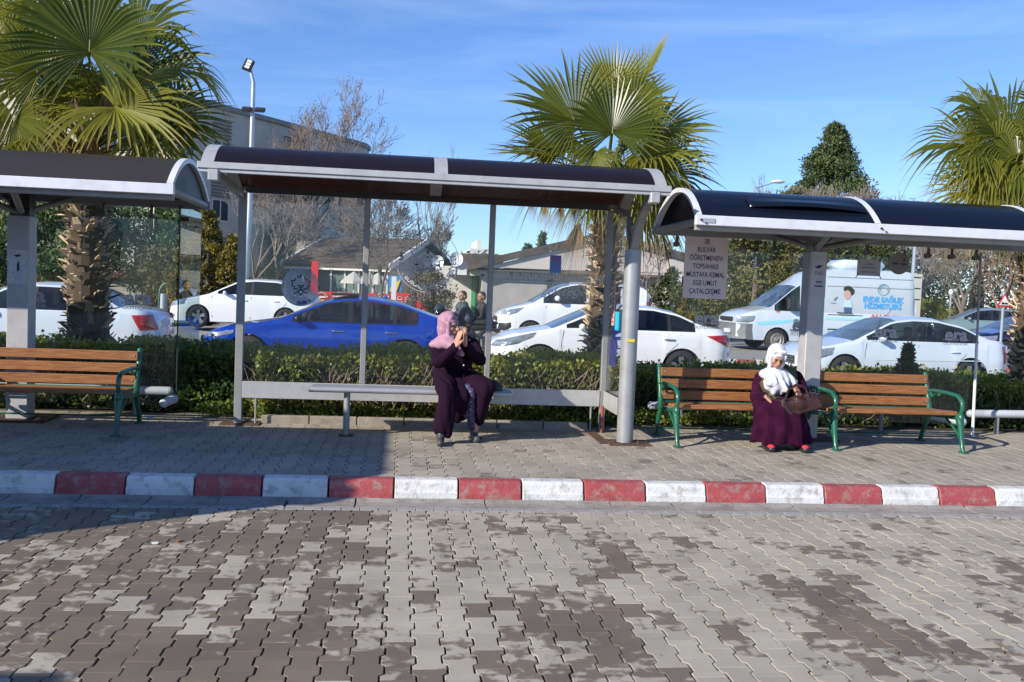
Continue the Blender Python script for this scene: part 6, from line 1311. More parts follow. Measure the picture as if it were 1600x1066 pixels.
l3 = T('street_lamp', 'pale mast rising beside the van rear', 'mast', gnd(1424,37)); b0 = gnd(1424,37); m = MB(); m.tube([b0, P3(1430,380,37)], [.09,.07], 10); m.build('pole', galv, l3); m = MB(); a, b = P3(1424,428,36.8), P3(1434,515,36.8); m.box(a.x,b.x,36.7,36.9,b.z,a.z); m.build('cabinet', M('cream cabinet', (.60,.58,.50), .5), l3); m = MB()
for k in range(3): z = a.z-.12-.45*k; m.box(a.x+.06,b.x-.06,36.69,36.7,z-.05,z)
m.build('vent', dark, l3)
l4 = T('lamp_bollard', 'short pale lamp bollard in the far lot', 'bollard', gnd(1486,44)); m = MB(); b0 = gnd(1486,44); m.tube([b0, P3(1486,458,44)], .05, 8); m.build('pole', galv, l4); m = MB(); m.ell(P3(1486,457,44), (.12,.12,.16), 10, 8); m.build('lamp_head', frame_w, l4, smooth=True)
ws = T('warning_sign', 'triangular red bordered uneven road warning sign on a grey post', 'road sign', gnd(1564,24,.1)); c_ = P3(1568,470,24); m = MB(); m.tube([(c_.x,24,.1),(c_.x,24,c_.z+.25)], .035, 10); m.build('post', galv, ws)
s_ = .205; tri = lambda f: [(c_.x-s_*f, c_.z-.14*f-.02), (c_.x+s_*f, c_.z-.14*f-.02), (c_.x, c_.z+.215*f-.02)]
m = MB(); m.prism(tri(1.05), 'y', 23.95, 23.96); m.build('sign_face', M('sign red', (.55,.03,.04), .4), ws); m = MB(); m.prism(tri(.72), 'y', 23.94, 23.948); m.build('sign_centre', M('sign white', (.75,.75,.76), .4), ws)
m = MB(); m.prism([(c_.x-.10,c_.z-.095),(c_.x+.10,c_.z-.095),(c_.x+.10,c_.z-.075),(c_.x+.06,c_.z-.03),(c_.x+.02,c_.z-.06),(c_.x-.02,c_.z-.06),(c_.x-.06,c_.z-.03),(c_.x-.10,c_.z-.075)], 'y', 23.93, 23.938); m.build('sign_symbol', filmk, ws)
gr = T('green_hoop', 'green curved metal post on the grass beside the white car nose', 'post', gnd(248,31.5)); b0 = gnd(248,31.5); m = MB(); z1 = P3(248,450,31.5).z; m.tube([b0,(b0.x+.02,31.5,z1-.3),(b0.x+.04,31.5,z1-.05),(b0.x+.12,31.5,z1+.10),(b0.x+.24,31.5,z1+.16)], .035, 8); m.build('tube', green, gr, smooth=True); m = MB(); m.box(b0.x-.08,b0.x+.08,31.42,31.58,.2,.22); m.build('foot', green, gr)
gb = T('waste_bin', 'grey cylindrical waste bin beside the green hoop', 'bin', gnd(256,32)); b0 = gnd(256,32); m = MB(); z1 = P3(256,459,32).z; m.tube([b0+Vector((0,0,.15)),(b0.x,32,z1)], .13, 14); m.build('drum', galv, gb, smooth=True); m = MB(); m.tube([b0,b0+Vector((0,0,.2))], .03, 6); m.build('foot', steel, gb)
# parked city bus left of the picture: it throws the long shade over pavement and road
bus = T('city_bus', 'white city bus standing at the stop just left of the picture', 'bus', (-10.5,5.55,0))
bw = paint('white bus paint', (.70,.71,.72)); bx0, bx1, by0, by1, H_ = -16.2, -4.72, 4.60, 7.06, 2.88
def frame_side(m, y0, y1):
    m.box(bx0,bx1,y0,y1,.35,1.42); m.box(bx0,bx1,y0,y1,2.35,H_-.25)
    for k in range(8): x = bx1-.12-k*1.6; m.box(x-.14,x,y0,y1,1.42,2.35)
m = MB(); frame_side(m, by0, by0+.06); frame_side(m, by1-.06, by1); m.box(bx1-.07,bx1,by0+.06,by1-.06,.35,1.05); m.box(bx1-.07,bx1,by0+.06,by1-.06,2.35,H_-.25); m.box(bx0,bx0+.06,by0+.06,by1-.06,.35,H_-.25); m.box(bx0,bx1,by0,by1,H_-.25,H_,.08); m.box(bx0,bx1,by0+.06,by1-.06,.35,.75); m.build('body', bw, bus)
m = MB(); m.box(bx0+.1,bx1-.1,by0+.02,by0+.035,1.42,2.35); m.box(bx0+.1,bx1-.1,by1-.035,by1-.02,1.42,2.35); m.box(bx1-.04,bx1-.02,by0+.1,by1-.1,1.05,2.35); m.build('window', car_glass, bus)
for x in (-7.2,-13.2):
    for y in (by0+.16, by1-.16): m = MB(); m.tube([(x,y-.14,.48),(x,y+.14,.48)], .48, 24); m.build('wheel', tyre_m, bus, smooth=True)
m = MB()
for k in range(6): x = bx1-1.6-k*1.5; m.box(x,x+.12,by0+.2,by0+1.0,.75,1.7); m.box(x,x+.12,by1-1.0,by1-.2,.75,1.7)
m.build('seat', inter, bus)

r2 = bus.o.copy(); C.objects.link(r2); r2.location = (-12.0, -.46, 0); r2['label'] = 'unseen copy of the white city bus, added to shade the near left of the road'  # bus copied in out of view to cast the bottom-left shade
for ch in list(bus.o.children): q = ch.copy(); C.objects.link(q); q.parent = r2
# ================================================================== PEOPLE
skin = M('skin', (.42,.215,.135), .55, var=.08, vs=20); skin_p = M('paler skin', (.50,.27,.18), .55, var=.08, vs=20)
def frame3(f, u):
    f = Vector(f).normalized(); u = Vector(u); s_ = f.cross(u).normalized(); u = s_.cross(f); return Matrix((s_, f, u)).transposed()   # columns: right, forward, up
def head(mb, c, f, u, k=1.):
    Q = frame3(f, u); c = Vector(c); g = lambda x, y, z: c+Q @ Vector((x*k, y*k, z*k))
    def e(p, r): mb.ell(g(*p), [q*k for q in r], 16, 11, Q)
    e((0,-.012,.022),(.074,.092,.088)); e((0,.018,-.035),(.058,.066,.070)); e((0,.045,-.082),(.030,.032,.026)); e((0,.068,.018),(.052,.022,.016)); e((0,.070,-.055),(.028,.022,.018))
    mb.caps(g(0,.082,.008), g(0,.104,-.030), .0095*k, .0145*k, 8); e((.0,.094,-.036),(.018,.012,.009)); e((0,.083,-.060),(.025,.012,.0055)); e((0,.081,-.070),(.022,.012,.006))
    for s_ in (-1,1): e((s_*.040,.055,-.028),(.022,.024,.020)); e((s_*.074,-.008,-.012),(.010,.020,.030))
    return g, Q
def face_bits(g, Q, par, org, k=1., brow=(.09,.05,.035), lip=(.30,.09,.075)):
    m = MB()
    for s_ in (-1,1): m.ell(g(s_*.031,.078,-.004), [.0105*k,.008*k,.0048*k], 10, 7, Q)
    m.build('eyes', M('eye dark', (.02,.014,.01), .2), par, org)
    m = MB()
    for s_ in (-1,1): m.tube([g(s_*.014,.092,.020), g(s_*.032,.092,.027), g(s_*.050,.080,.020)], [.0025*k,.003*k,.002*k], 6)
    m.build('eyebrows', M('eyebrow', brow, .9), par, org)
    m = MB(); m.tube([g(-.021,.083,-.063), g(-.008,.096,-.062), g(.008,.096,-.062), g(.021,.083,-.063)], [.003*k,.006*k,.006*k,.003*k], 8); m.build('lips', M('lips', lip, .5), par, org)
def hand(mb, w_, d, n, k=1., side=1, curl=.3, spread=.12, tdir=.6):
    """w_ wrist, d finger direction, n palm normal (palm faces n), side gives the thumb side"""
    Q = frame3(d, -Vector(n)); w_ = Vector(w_); g = lambda x, y, z: w_+Q @ Vector((x*k*side, y*k, z*k))
    for x in (-.028,-.010,.010,.027): mb.caps(g(x*.7,.008,0), g(x,.078,0), .0155*k, .0120*k, 10)
    for i, (x, L_) in enumerate(((-.031,.060),(-.0105,.074),(.0105,.080),(.031,.068))):
        a = spread*(x/.03); p = g(x,.080,0); ang = 0; q = Vector((x,.080,0)); pts = [Vector(q)]
        for j, fl in enumerate((.48,.30,.22)):
            ang += curl*(.8 if j == 0 else 1.1); q = q+Vector((math.sin(a)*math.cos(ang), math.cos(a)*math.cos(ang), -math.sin(ang)))*L_*fl; pts.append(Vector(q))
        rr = (.0092,.0085,.0078,.0068)
        for j in range(3): mb.caps(g(*pts[j]), g(*pts[j+1]), rr[j]*k, rr[j+1]*k, 8)
    t0 = g(.026,.020,-.004); t1 = g(.026+.030*tdir,.052,-.014-.02*curl); t2 = g(.030+.042*tdir,.080,-.020-.05*curl); mb.caps(t0, t1, .0145*k, .0105*k, 10); mb.caps(t1, t2, .0105*k, .0080*k, 8)
def folds(fr, amp, seed=0, ax=(1,.3,.2)):
    def f(V): 
        return amp*(np.sin(V[:,0]*fr*ax[0]+V[:,2]*fr*.45*ax[2]+np.sin(V[:,2]*7+seed)*1.6+V[:,1]*fr*ax[1])+.5*np.sin(V[:,2]*fr*1.3+V[:,0]*fr*.8+seed))
    return f
V3 = Vector
# ---- woman in the pink headscarf on the metal bench
W1 = T('person', 'seated woman in pink headscarf and long dark plum coat, hands pressed before her mouth', 'person', (.55,9.2,.15)); o1 = W1.loc
hc = at(703,508,9.38); sh_z = at(700,533,9.45).z; pel = V3((at(708,597,9.52).x, 9.55, .76))
shL = at(679,538,9.47); shR = at(741,536,9.50)         # picture left and right shoulders
elL = at(686,566,9.20); elR = at(748,562,9.28); wrL = at(712,541,9.02); wrR = at(727,539,9.08)
knL = at(699,612,9.06); knR = at(760,606,9.10); ftL = V3((at(689,688,8.97).x,9.02,.22)); ftR = V3((at(741,684,9.25).x,9.28,.22))
fwd = (CR*.86-CF*.50).normalized(); fwd.z = -.10; upv = V3((.06,-.06,1))
mb = MB(); g1, Q1 = head(mb, hc, fwd, upv, .98); nk = hc+V3((-.03,.02,-.16))
mb.caps(hc+V3((-.02,0,-.08)), nk, .048, .052); mb.ell(pel+V3((0,0,.05)), (.17,.13,.13)); mb.caps(pel, nk+V3((0,.05,-.10)), .12, .09, 16); mb.caps(shL.lerp(shR,.2), shL.lerp(shR,.8), .06, .06)
for a, b, c_ in ((shL.lerp(shR,.1), elL+V3((0,.02,.01)), wrL), (shL.lerp(shR,.9), elR+V3((0,.02,.01)), wrR)): mb.caps(a, b, .042, .032); mb.caps(b, c_, .032, .020)
for k_, f_ in ((knL, ftL), (knR, ftR)): mb.caps(pel+(k_-pel)*.15, k_, .085, .055); mb.caps(k_, f_+V3((0,0,.02)), .050, .035); mb.caps(f_+V3((0,.03,-.02)), f_+V3((0,-.07,-.045)), .026, .016)
hd = (at(722,511,9.00)-wrL).normalized(); hand(mb, wrL, hd, (CR*.8+CF*.5), 1.06, 1, .06, .05, .5); hd2 = (at(727,512,9.06)-wrR).normalized(); hand(mb, wrR, hd2, (-CR*.8-CF*.3), 1.06, -1, .06, .05, .5)
blob('body', mb, skin_p, W1.o, o1, .0052, 2); face_bits(g1, Q1, W1.o, o1, .98)
plum = M('dark plum cloth', (.017,.006,.017), .95, var=.12, vs=9, bump=.3, bs=300, spec=.1)
mb = MB(); mb.ell(pel+V3((0,.0,.02)), (.215,.18,.155)); mb.ell(pel+V3((0,-.03,.16)), (.195,.155,.17)); mb.ell(pel+V3((0,-.02,.33)), (.19,.14,.15)); mb.caps(shL+V3((.035,0,-.045)), shR+V3((-.035,0,-.045)), .082, .082, 16)
for a, b, c_ in ((shL+V3((.02,0,-.03)), elL, wrL), (shR+V3((-.02,0,-.03)), elR, wrR)): mb.caps(a, b, .078, .068, 14); mb.caps(b, a.lerp(b,1.0)*.12+c_*.88, .064, .046, 14)
mb.caps(pel+V3((-.10,-.05,.0)), knL+V3((0,.02,-.01)), .118, .092, 16); mb.caps(pel+V3((.10,-.05,.0)), knR+V3((0,.02,-.01)), .118, .092, 16)
hemL = V3((ftL.x-.005, ftL.y+.03, .30)); hemR = V3((ftR.x+.03, ftR.y-.02, .36))
mb.caps(knL+V3((0,.01,-.03)), hemL, .088, .082, 16); mb.caps(knR+V3((.0,.01,-.03)), hemR, .086, .068, 16); mb.caps(knL+V3((.04,.01,-.06)), hemL+V3((.075,-.01,-.055)), .07, .045, 12)
mb.caps(knL.lerp(knR,.5)+V3((0,.22,-.02)), V3((knL.x+.16, 9.40, .42)), .13, .10, 12); mb.caps(knL+V3((.10,.20,-.02)), V3((knL.x+.12, 9.36, .40)), .11, .09, 12)
mb.caps(knL+V3((.075,.05,-.05)), hemL+V3((.085,.02,.02)), .065, .045, 12); mb.caps(knR+V3((-.06,.05,-.05)), hemR+V3((-.03,.03,.02)), .06, .04, 12)
mb.caps(pel+V3((.02,-.14,-.02)), knL.lerp(knR,.42)+V3((0,.07,-.06)), .10, .085, 14); mb.caps(knL.lerp(knR,.42)+V3((0,.07,-.06)), knL.lerp(knR,.40)+V3((0,.12,-.20)), .085, .06, 14)
blob('coat', mb, plum, W1.o, o1, .010, 4, lambda V: folds(34, .0055, 1.3)(V)+folds(80, .0028, 4., (1,.4,.12))(V))
mb = MB(); mb.caps(knL.lerp(knR,.62)+V3((0,.05,-.04)), V3((ftR.x-.03, 9.26, .29)), .045, .045, 14); mb.caps(knL.lerp(knR,.5)+V3((0,.12,-.02)), knL.lerp(knR,.55)+V3((0,.16,-.25)), .07, .05, 12)
pr = M('printed dress', (.05,.05,.09), .8); b = pr.node_tree.nodes['Principled BSDF']; vn = N(pr.node_tree,'ShaderNodeTexVoronoi'); vn.inputs['Scale'].default_value = 55; cr = N(pr.node_tree,'ShaderNodeValToRGB'); cr.color_ramp.elements[0].color = (.45,.45,.55,1); cr.color_ramp.elements[0].position = .18; cr.color_ramp.elements[1].color = (.045,.035,.09,1); cr.color_ramp.elements[1].position = .30; tcx = N(pr.node_tree,'ShaderNodeTexCoord'); pr.node_tree.links.new(tcx.outputs['Object'], vn.inputs['Vector']); pr.node_tree.links.new(vn.outputs['Distance'], cr.inputs[0]); pr.node_tree.links.new(cr.outputs[0], b.inputs['Base Color'])
blob('dress', mb, pr, W1.o, o1, .010, 3, folds(60, .004))
pinks = M('pink patterned scarf', (.45,.24,.33), .8); b = pinks.node_tree.nodes['Principled BSDF']; vn = N(pinks.node_tree,'ShaderNodeTexVoronoi'); vn.inputs['Scale'].default_value = 70; cr = N(pinks.node_tree,'ShaderNodeValToRGB'); cr.color_ramp.elements[0].color = (.20,.07,.14,1); cr.color_ramp.elements[0].position = .22; cr.color_ramp.elements[1].color = (.44,.25,.33,1); cr.color_ramp.elements[1].position = .42; tcx = N(pinks.node_tree,'ShaderNodeTexCoord'); pinks.node_tree.links.new(tcx.outputs['Object'], vn.inputs['Vector']); pinks.node_tree.links.new(vn.outputs['Distance'], cr.inputs[0]); pinks.node_tree.links.new(cr.outputs[0], b.inputs['Base Color'])
mb = MB(); f1 = Q1 @ V3((0,1,0)); u1 = Q1 @ V3((0,0,1))
mb.ell(g1(0,-.030,.026), (.096,.108,.112), 18, 12, Q1); mb.ell(g1(0,-.045,-.05), (.088,.090,.10), 16, 10, Q1); mb.caps(g1(0,.0,-.115), nk+V3((.02,-.02,.02)), .072, .095, 16); mb.ell(nk+V3((-.02,-.0,-.02)), (.135,.115,.065)); mb.ell(nk+V3((-.06,.02,-.045)), (.115,.12,.055)); mb.caps(nk+V3((.03,-.10,-.02)), at(722,553,9.12), .075, .028, 14)
mb.caps(g1(-.075,.035,.03), g1(-.060,.04,-.08), .022, .022, 10); mb.caps(g1(.075,.035,.03), g1(.060,.04,-.08), .022, .022, 10); mb.caps(g1(-.055,.040,.085), g1(.055,.040,.085), .022, .022, 10)
blob('headscarf', mb, pinks, W1.o, o1, .0085, 4, folds(52, .004, 2.))
shoe_g = M('grey black shoe', (.06,.06,.065), .5, var=.2, vs=20)
for f_, dx in ((ftL, -.01), (ftR, .02)): mb = MB(); mb.caps(f_+V3((0,.05,-.025)), f_+V3((dx,-.13,-.038)), .042, .036, 12); mb.caps(f_+V3((0,.06,.0)), f_+V3((0,-.0,.02)), .045, .040, 12); mb.box(f_.x-.035, f_.x+.035, f_.y-.14, f_.y+.09, .152, .170); blob('shoe', mb, shoe_g, W1.o, o1, .007, 3)
mb = MB()
for py in (571,588,604): p = at(724.5+.3*(py-571)/10, py, 9.34 if py < 580 else (9.31 if py < 595 else 9.28)); mb.ell(p, (.009,.006,.009), 8, 6)
mb.build('button', M('pearl button', (.6,.6,.6), .3), W1)
hb = T('handbag', 'small black handbag beside the woman in the pink headscarf', 'handbag', (.95,9.5,.63)); mb = MB(); p = at(763,604,9.52); mb.ell(p+V3((.02,0,.0)), (.12,.06,.075)); mb.ell(p+V3((.08,0,-.02)), (.07,.06,.06)); blob('bag_body', mb, M('black leather', (.018,.018,.02), .35), hb.o, hb.loc, .008, 3, folds(40,.003)); mb = MB(); q = [at(738,583,9.40), at(745,581,9.38), at(757,592,9.42), at(768,598,9.48)]; mb.tube(q, .009, 8); mb.build('strap', MATS['black leather'], hb, smooth=True)
# ---- woman in the white headscarf on the wooden bench
W2 = T('person', 'seated woman in white headscarf, olive waistcoat and purple velvet skirt', 'person', (3.75,9.2,.15)); o2 = W2.loc
hc = at(1214,558,9.33); pel = V3((at(1222,640,9.55).x, 9.60, .68)); shL = at(1186,588,9.53); shR = at(1246,587,9.55); elL = at(1181,620,9.42); elR = at(1255,612,9.42); wrL = at(1196,619,9.20); wrR = at(1243,606,9.14)
knL = at(1196,645,9.10); knR = at(1252,645,9.10); ftL = V3((at(1202,699,9.0).x,9.06,.21)); ftR = V3((at(1255,700,9.0).x,9.06,.21))
fwd = V3((-.10,-1,-.52)); upv = V3((0,-.4,1)); mb = MB(); g2_, Q2 = head(mb, hc, fwd, upv, .98); nk = hc+V3((.01,.09,-.13))
mb.caps(hc+V3((0,.05,-.06)), nk, .046, .05); mb.ell(pel+V3((0,0,.05)), (.16,.12,.12)); mb.caps(pel, nk+V3((0,.03,-.08)), .13, .11, 16)
for a, b, c_ in ((shL.lerp(shR,.12), elL, wrL), (shL.lerp(shR,.88), elR, wrR)): mb.caps(a, b, .044, .036); mb.caps(b, c_, .036, .022)
for k_, f_ in ((knL, ftL), (knR, ftR)): k2 = k_+V3((0,.07,-.03)); mb.caps(pel, k2, .075, .045); mb.caps(k2, f_+V3((0,.03,0)), .045, .030); mb.caps(f_+V3((0,.03,-.02)), f_+V3((0,-.07,-.035)), .026, .018)
hand(mb, wrL, V3((.55,-.5,-.55)), V3((-.1,.1,-1)), 1.08, -1, .25, .10, .5); hand(mb, wrR, V3((.15,-.55,-.6)), V3((-.3,.4,-.8)), 1.05, -1, .75, .03, .4)
W2n = nk.z; blob('body', mb, skin, W2.o, o2, .0052, 2); face_bits(g2_, Q2, W2.o, o2, .98)
velv = M('purple velvet', (.030,.003,.018), .95, var=.5, vs=7, bump=.3, bs=200, spec=.12); b = velv.node_tree.nodes['Principled BSDF']; b.inputs['Sheen Weight'].default_value = .06; b.inputs['Sheen Tint'].default_value = (.8,.25,.6,1)
mb = MB(); mb.ell(pel+V3((0,0,.05)), (.20,.16,.15)); mb.caps(pel+V3((0,-.02,.12)), nk+V3((0,.05,-.13)), .17, .15, 16); mb.caps(shL+V3((.035,0,-.03)), shR+V3((-.035,0,-.03)), .075, .075, 14)
for a, b_, c_ in ((shL+V3((.02,0,-.02)), elL, wrL), (shR+V3((-.02,0,-.02)), elR, wrR)): mb.caps(a, b_, .074, .066, 14); mb.caps(b_, b_.lerp(c_,.86), .064, .050, 14)
blob('blouse', mb, velv, W2.o, o2, .010, 4, folds(45, .004, .6))
mb = MB(); n = 40; rings = []
for i, (z, cy, rx, ry, am) in enumerate(((.655,9.40,.17,.22,0),(.635,9.34,.215,.25,.004),(.585,9.25,.245,.225,.010),(.50,9.19,.255,.205,.017),(.38,9.15,.275,.205,.022),(.27,9.14,.295,.20,.026),(.215,9.14,.300,.20,.030))):
    cx_ = (knL.x+knR.x)/2+.0; rings.append([(cx_+(rx+am*math.sin(k*1.73+i*.35)+am*.6*math.sin(k*.94+2))*math.cos(6.283*k/n), cy+(ry+am*math.sin(k*1.57+i*.2))*math.sin(6.283*k/n), z-(.02*math.sin(k*.8) if i == 6 else 0)) for k in range(n)])
mb.loft(rings); mb.caps(pel+V3((-.08,-.04,-.04)), knL+V3((.02,.06,-.02)), .10, .088, 14); mb.caps(pel+V3((.08,-.04,-.04)), knR+V3((-.02,.06,-.02)), .10, .088, 14)
blob('skirt', mb, velv, W2.o, o2, .010, 3, folds(36, .006, 2.2, (1,.2,.05)))
olive = M('olive waistcoat', (.085,.088,.028), .85, var=.15, vs=12, bump=.3, bs=200)
mb = MB(); mb.ell(pel+V3((-.05,-.06,.09)), (.185,.165,.165)); mb.caps(pel+V3((-.03,-.05,.15)), nk+V3((-.02,-.02,-.16)), .165, .13, 16); mb.caps(pel+V3((-.11,-.10,.0)), at(1203,640,9.20), .10, .075, 12); mb.caps(pel+V3((-.14,.0,-.02)), at(1188,643,9.32), .07, .055, 12)
blob('waistcoat', mb, olive, W2.o, o2, .010, 4, folds(50, .005, 3.))
whs = M('white scarf', (.70,.70,.76), .85, var=.04, vs=20, bump=.3, bs=150)
mb = MB(); mb.ell(g2_(0,-.032,.024), (.096,.108,.110), 18, 12, Q2); mb.ell(g2_(0,-.06,-.05), (.090,.082,.10), 16, 10, Q2); mb.caps(g2_(0,-.04,-.125), nk+V3((0,-.03,-.03)), .060, .09, 16); mb.ell(nk+V3((0,-.03,-.05)), (.165,.11,.07)); mb.ell(nk+V3((.0,-.10,-.13)), (.145,.075,.13), 18, 12); mb.caps(nk+V3((.03,-.13,-.16)), at(1228,608,9.25), .085, .035, 16); mb.caps(nk+V3((-.06,-.12,-.12)), at(1210,597,9.32), .075, .04, 14); mb.caps(nk+V3((.08,-.08,-.08)), at(1241,598,9.32), .07, .04, 14)
mb.caps(g2_(-.075,.035,.03), g2_(-.060,.04,-.08), .022, .022, 10); mb.caps(g2_(.075,.035,.03), g2_(.060,.04,-.08), .022, .022, 10); mb.caps(g2_(-.055,.040,.085), g2_(.055,.040,.085), .022, .022, 10)
blob('headscarf', mb, whs, W2.o, o2, .007, 5, lambda V: folds(78, .0060, 1., (1,.5,.3))(V)*np.clip((W2n-V[:,2])/.12+.35, .25, 1.3))
for f_ in (ftL, ftR):
    mb = MB(); mb.caps(f_+V3((0,.04,-.02)), f_+V3((-.005,-.13,-.030)), .042, .038, 12); blob('shoe', mb, M('black shoe', (.02,.02,.022), .45), W2.o, o2, .007, 2)
    mb = MB(); mb.ell(f_+V3((-.005,-.12,-.004)), (.036,.050,.022), 12, 8); mb.build('sock_tip', M('red sock', (.60,.03,.035), .8), W2, smooth=True)
hb = T('handbag', 'brown crumpled leather handbag on the lap of the woman in white scarf', 'handbag', (4.05,9.1,.6)); brl = M('brown leather', (.045,.018,.013), .38, var=.4, vs=14, bump=.6, bs=45, coat=.12)
a = at(1219,640,9.06); b_ = at(1279,622,9.06); mb = MB(); cdir = (b_-a).normalized(); up_ = V3((-cdir.z,0,cdir.x)); th = V3((0,.055,0)); hh = up_*.092
mb.hexa([a-hh-th,b_-hh-th,b_-hh+th,a-hh+th,a+hh*.9-th*.6+cdir*.02,b_+hh*.8-th*.6-cdir*.02,b_+hh*.8+th*.6-cdir*.02,a+hh*.9+th*.6+cdir*.02]); mb.ell((a+b_)/2, (.15,.07,.08)); blob('bag_body', mb, brl, hb.o, hb.loc, .008, 4, folds(48, .004, .4))
mb = MB()
for dy in (-.05,.05): q = [at(1226,626,9.06+dy), at(1232,609,9.08+dy), at(1246,602,9.09+dy), at(1258,606,9.08+dy), at(1264,620,9.06+dy)]; mb.tube(q, .010, 8)
mb.build('strap', brl, hb, smooth=True); mb = MB(); mb.ell(at(1244,628,8.98), (.010,.006,.006), 8, 6); mb.ell(at(1222,627,8.99), (.008,.006,.006), 8, 6); mb.build('clasp', chrome, hb)
# ---- two men on a motorcycle between the parked cars
hairm = M('dark hair', (.018,.014,.012), .8, bump=.5, bs=120)
def rider(label, px, py, Y, fdir, jk, hatc, arms):
    c_ = at(px, py, Y); t = T('person', label, 'person', (c_.x, Y, .1)); o = t.loc; f = V3(fdir); mb = MB(); g, Q = head(mb, c_, f, V3((0,0,1)), 1.08); hip = V3((c_.x+.12, Y, .86)); nk = c_+V3((.02,0,-.145))
    mb.caps(c_+V3((.01,0,-.08)), nk, .055, .06); mb.caps(hip, nk+V3((0,0,-.1)), .13, .12, 14)
    for s_ in (-1,1):
        sh = nk+V3((.02,s_*.17,-.07)); el = sh+V3(arms[0]); wr = el+V3(arms[1]); mb.caps(sh, el, .045, .036); mb.caps(el, wr, .036, .022); hand(mb, wr, V3((-1,0,-.15)), V3((0,0,-1)), 1.05, s_, .8)
        kn = hip+V3((-.38,s_*.20,-.02)); an = V3((kn.x+.12, kn.y, .35)); mb.caps(hip, kn, .085, .06); mb.caps(kn, an, .055, .04); mb.caps(an, an+V3((-.16,0,-.05)), .04, .035)
    blob('body', mb, skin, t.o, o, .008, 2); face_bits(g, Q, t.o, o, 1.08); mb = MB(); mb.ell(hip+V3((0,0,.08)), (.17,.19,.15)); mb.caps(hip+V3((0,0,.1)), nk+V3((.0,0,-.13)), .17, .17, 14); mb.caps(nk+V3((.02,-.15,-.08)), nk+V3((.02,.15,-.08)), .085, .085, 14)
    for s_ in (-1,1): sh = nk+V3((.02,s_*.18,-.08)); el = sh+V3(arms[0]); wr = el+V3(arms[1]); mb.caps(sh, el, .072, .062); mb.caps(el, el.lerp(wr,.9), .060, .045)
    blob('jacket', mb, jk, t.o, o, .014, 4, folds(30, .008)); mb = MB()
    for s_ in (-1,1): kn = hip+V3((-.38,s_*.20,-.02)); an = V3((kn.x+.12, kn.y, .38)); mb.caps(hip, kn, .11, .085); mb.caps(kn, an, .08, .065)
    blob('trousers', mb, M('dark trousers', (.03,.03,.035), .8), t.o, o, .014, 3); mb = MB(); mb.ell(g(0,-.022,.040), (.084,.098,.090), 14, 10, Q); mb.ell(g(0,-.05,-.01), (.080,.070,.07), 14, 10, Q); blob('hair' if hatc is hairm else 'knitted_cap', mb, hatc, t.o, o, .010, 2); return t
rider('bare headed man in dark jacket riding the motorcycle, looking back over the parked blue car', 722.5, 463, 22.0, (-.75,-.65,0), M('slate jacket', (.045,.060,.075), .7), hairm, ((-.18,0,-.22),(-.26,0,.0)))
rider('pillion passenger in black jacket and dark cap holding on behind the rider', 752, 464, 22.2, (-.8,-.6,0), M('black jacket', (.020,.022,.026), .7), M('dark cap', (.02,.02,.024), .8), ((-.06,0,-.26),(-.25,0,-.02)))
mc = T('motorcycle', 'dark motorcycle carrying the two men behind the blue car', 'motorcycle', (at(735,500,22).x,22,.1)); mx0 = at(738,500,22).x; o = mc.loc
for dx in (-.95,.45): 
    m = MB(); q = [(mx0+dx+.30*math.cos(6.283*k/20), 22, .42+.30*math.sin(6.283*k/20)) for k in range(21)]; m.tube(q, .05, 8); m.build('wheel', tyre_m, mc, smooth=True); m = MB()
    for k in range(6): m.tube([(mx0+dx,22,.42),(mx0+dx+.28*math.cos(k*1.047),22,.42+.28*math.sin(k*1.047))], .008, 4)
    m.build('rim', alloy, mc)
m = MB(); m.ell((mx0-.30,22,.88), (.24,.13,.12)); m.caps((mx0-.1,22,.5), (mx0-.5,22,.55), .16, .15); m.caps((mx0+.45,22,.45), (mx0-.1,22,.62), .04, .06); m.caps((mx0+.50,22,.80), (mx0+.0,22,.74), .07, .1); blob('frame', m, M('motorcycle black', (.03,.03,.035), .3), mc.o, o, .016, 2)
m = MB(); m.ell((mx0+.22,22,.86), (.40,.13,.07)); m.build('seat', black_rub, mc, smooth=True); m = MB(); m.tube([(mx0-.95,22,.42),(mx0-.66,22,1.02)], .03, 8); m.tube([(mx0-.62,21.66,1.10),(mx0-.68,21.9,1.06),(mx0-.68,22.1,1.06),(mx0-.62,22.34,1.10)], .016, 8); m.build('handlebar', dark, mc)
for s_ in (-1,1): m = MB(); m.tube([(mx0-.64,22+s_*.28,1.1),(mx0-.66,22+s_*.34,1.28)], .007, 5); m.ell((mx0-.66,22+s_*.36,1.32), (.02,.07,.045), 10, 7); m.build('mirror', dark, mc, smooth=True)
m = MB(); m.ell((mx0-.80,22,1.0), (.07,.09,.09), 12, 8); m.build('headlight', headl, mc, smooth=True)
hp = at(688,483,21.6); hl = T('helmet', 'glossy black helmet hanging on the motorcycle handlebar', 'helmet', hp); m = MB(); m.ell(hp, (.135,.125,.13)); m.ell(hp+V3((-.05,-.02,-.08)), (.09,.09,.07)); blob('shell', m, M('helmet black', (.02,.02,.024), .12, coat=1), hl.o, hl.loc, .012, 2); m = MB(); m.ell(hp+V3((-.06,-.06,.01)), (.085,.075,.05), 12, 8); m.build('visor', glass_w, hl, smooth=True)
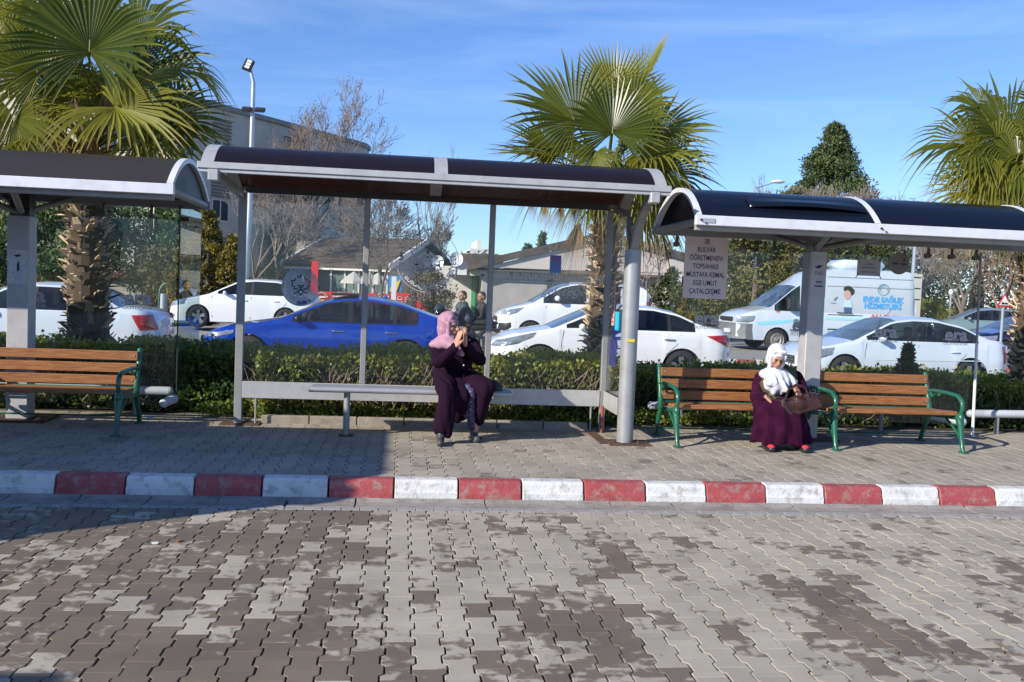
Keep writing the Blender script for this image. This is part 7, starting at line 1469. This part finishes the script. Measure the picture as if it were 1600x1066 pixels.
# driver of the blue car
dv = at(490,493,17.6); dr = T('person', 'driver in pale green top, hand raised to the face, inside the blue car', 'person', (dv.x,17.6,.5)); mb = MB(); g, Q = head(mb, dv, V3((-.6,-.75,-.1)), V3((0,0,1)), 1.05)
mb.caps(dv+V3((0,0,-.08)), dv+V3((.05,0,-.2)), .055, .06); mb.caps(dv+V3((.06,0,-.25)), dv+V3((.14,0,-.6)), .14, .14, 14); el = dv+V3((-.10,-.14,-.34)); mb.caps(dv+V3((.05,-.16,-.22)), el, .05, .04); mb.caps(el, dv+V3((-.07,-.12,-.10)), .036, .025); hand(mb, dv+V3((-.07,-.12,-.10)), V3((.1,0,1)), V3((.3,1,0)), 1, 1, .5)
blob('body', mb, skin, dr.o, dr.loc, .008, 2); face_bits(g, Q, dr.o, dr.loc, 1.05); mb = MB(); mb.caps(dv+V3((.06,0,-.30)), dv+V3((.14,0,-.6)), .18, .18, 14); mb.caps(dv+V3((.05,-.15,-.25)), dv+V3((.05,.15,-.25)), .08, .08); mb.caps(dv+V3((.05,-.17,-.24)), el, .075, .06); blob('shirt', mb, M('pale green shirt', (.35,.42,.38), .8), dr.o, dr.loc, .014, 3); mb = MB(); mb.ell(g(0,-.022,.035), (.083,.096,.090), 14, 10, Q); mb.build('hair', hairm, dr, smooth=True)
# ================================================================== LITTER
def scrap(name, label, px, py, z, mat, s_=.03, cat='litter'):
    p = gz(px, py, z); t = T(name, label, cat, p); r = random.Random(int(px*7+py)); m = MB(); pts = [p+V3((r.uniform(-1,1)*s_, r.uniform(-1,1)*s_, r.uniform(.1,.6)*s_)) for _ in range(9)]; bm = bmesh.new(); [bm.verts.new(q) for q in pts]; bmesh.ops.convex_hull(bm, input=bm.verts); bm.verts.index_update(); bm.faces.ensure_lookup_table(); m.add([v.co[:] for v in bm.verts], [[v.index for v in f.verts] for f in bm.faces]); bm.free(); m.build('scrap', mat, t); return t
wl = M('white litter', (.65,.65,.62), .8); 
scrap('crumpled_wrapper', 'crumpled blue plastic wrapper by the foot of the left bench', 232, 655, .155, M('blue plastic', (.08,.35,.62), .4), .05)
for i, (px, py, z, lab) in enumerate(((242,850,0,'white pebble on the damp left part of the road'),(1238,701,.15,'white scrap between the purple skirt and the bench leg'),(1407,699,.15,'white scrap under the empty bench'),(455,698,.15,'pale scrap in the shade left of the metal bench leg'),(400,689,.15,'pale scrap beside the left shelter post foot'),(237,668,.15,'pale scrap before the blue wrapper'),(1173,692,.15,'cream scrap near the right scarf woman shoes'))): scrap('paper_scrap' if i else 'pebble', lab, px, py, z+.002, wl, .014 if i else .022)
scrap('fallen_leaf', 'brown fallen leaf beside the pebble on the road', 280, 846, .002, M('dry leaf', (.22,.10,.04), .8), .022)
scrap('stone', 'pale stone under the first wooden bench', 1075, 665, .17, M('stone', (.4,.38,.34), .9), .05)
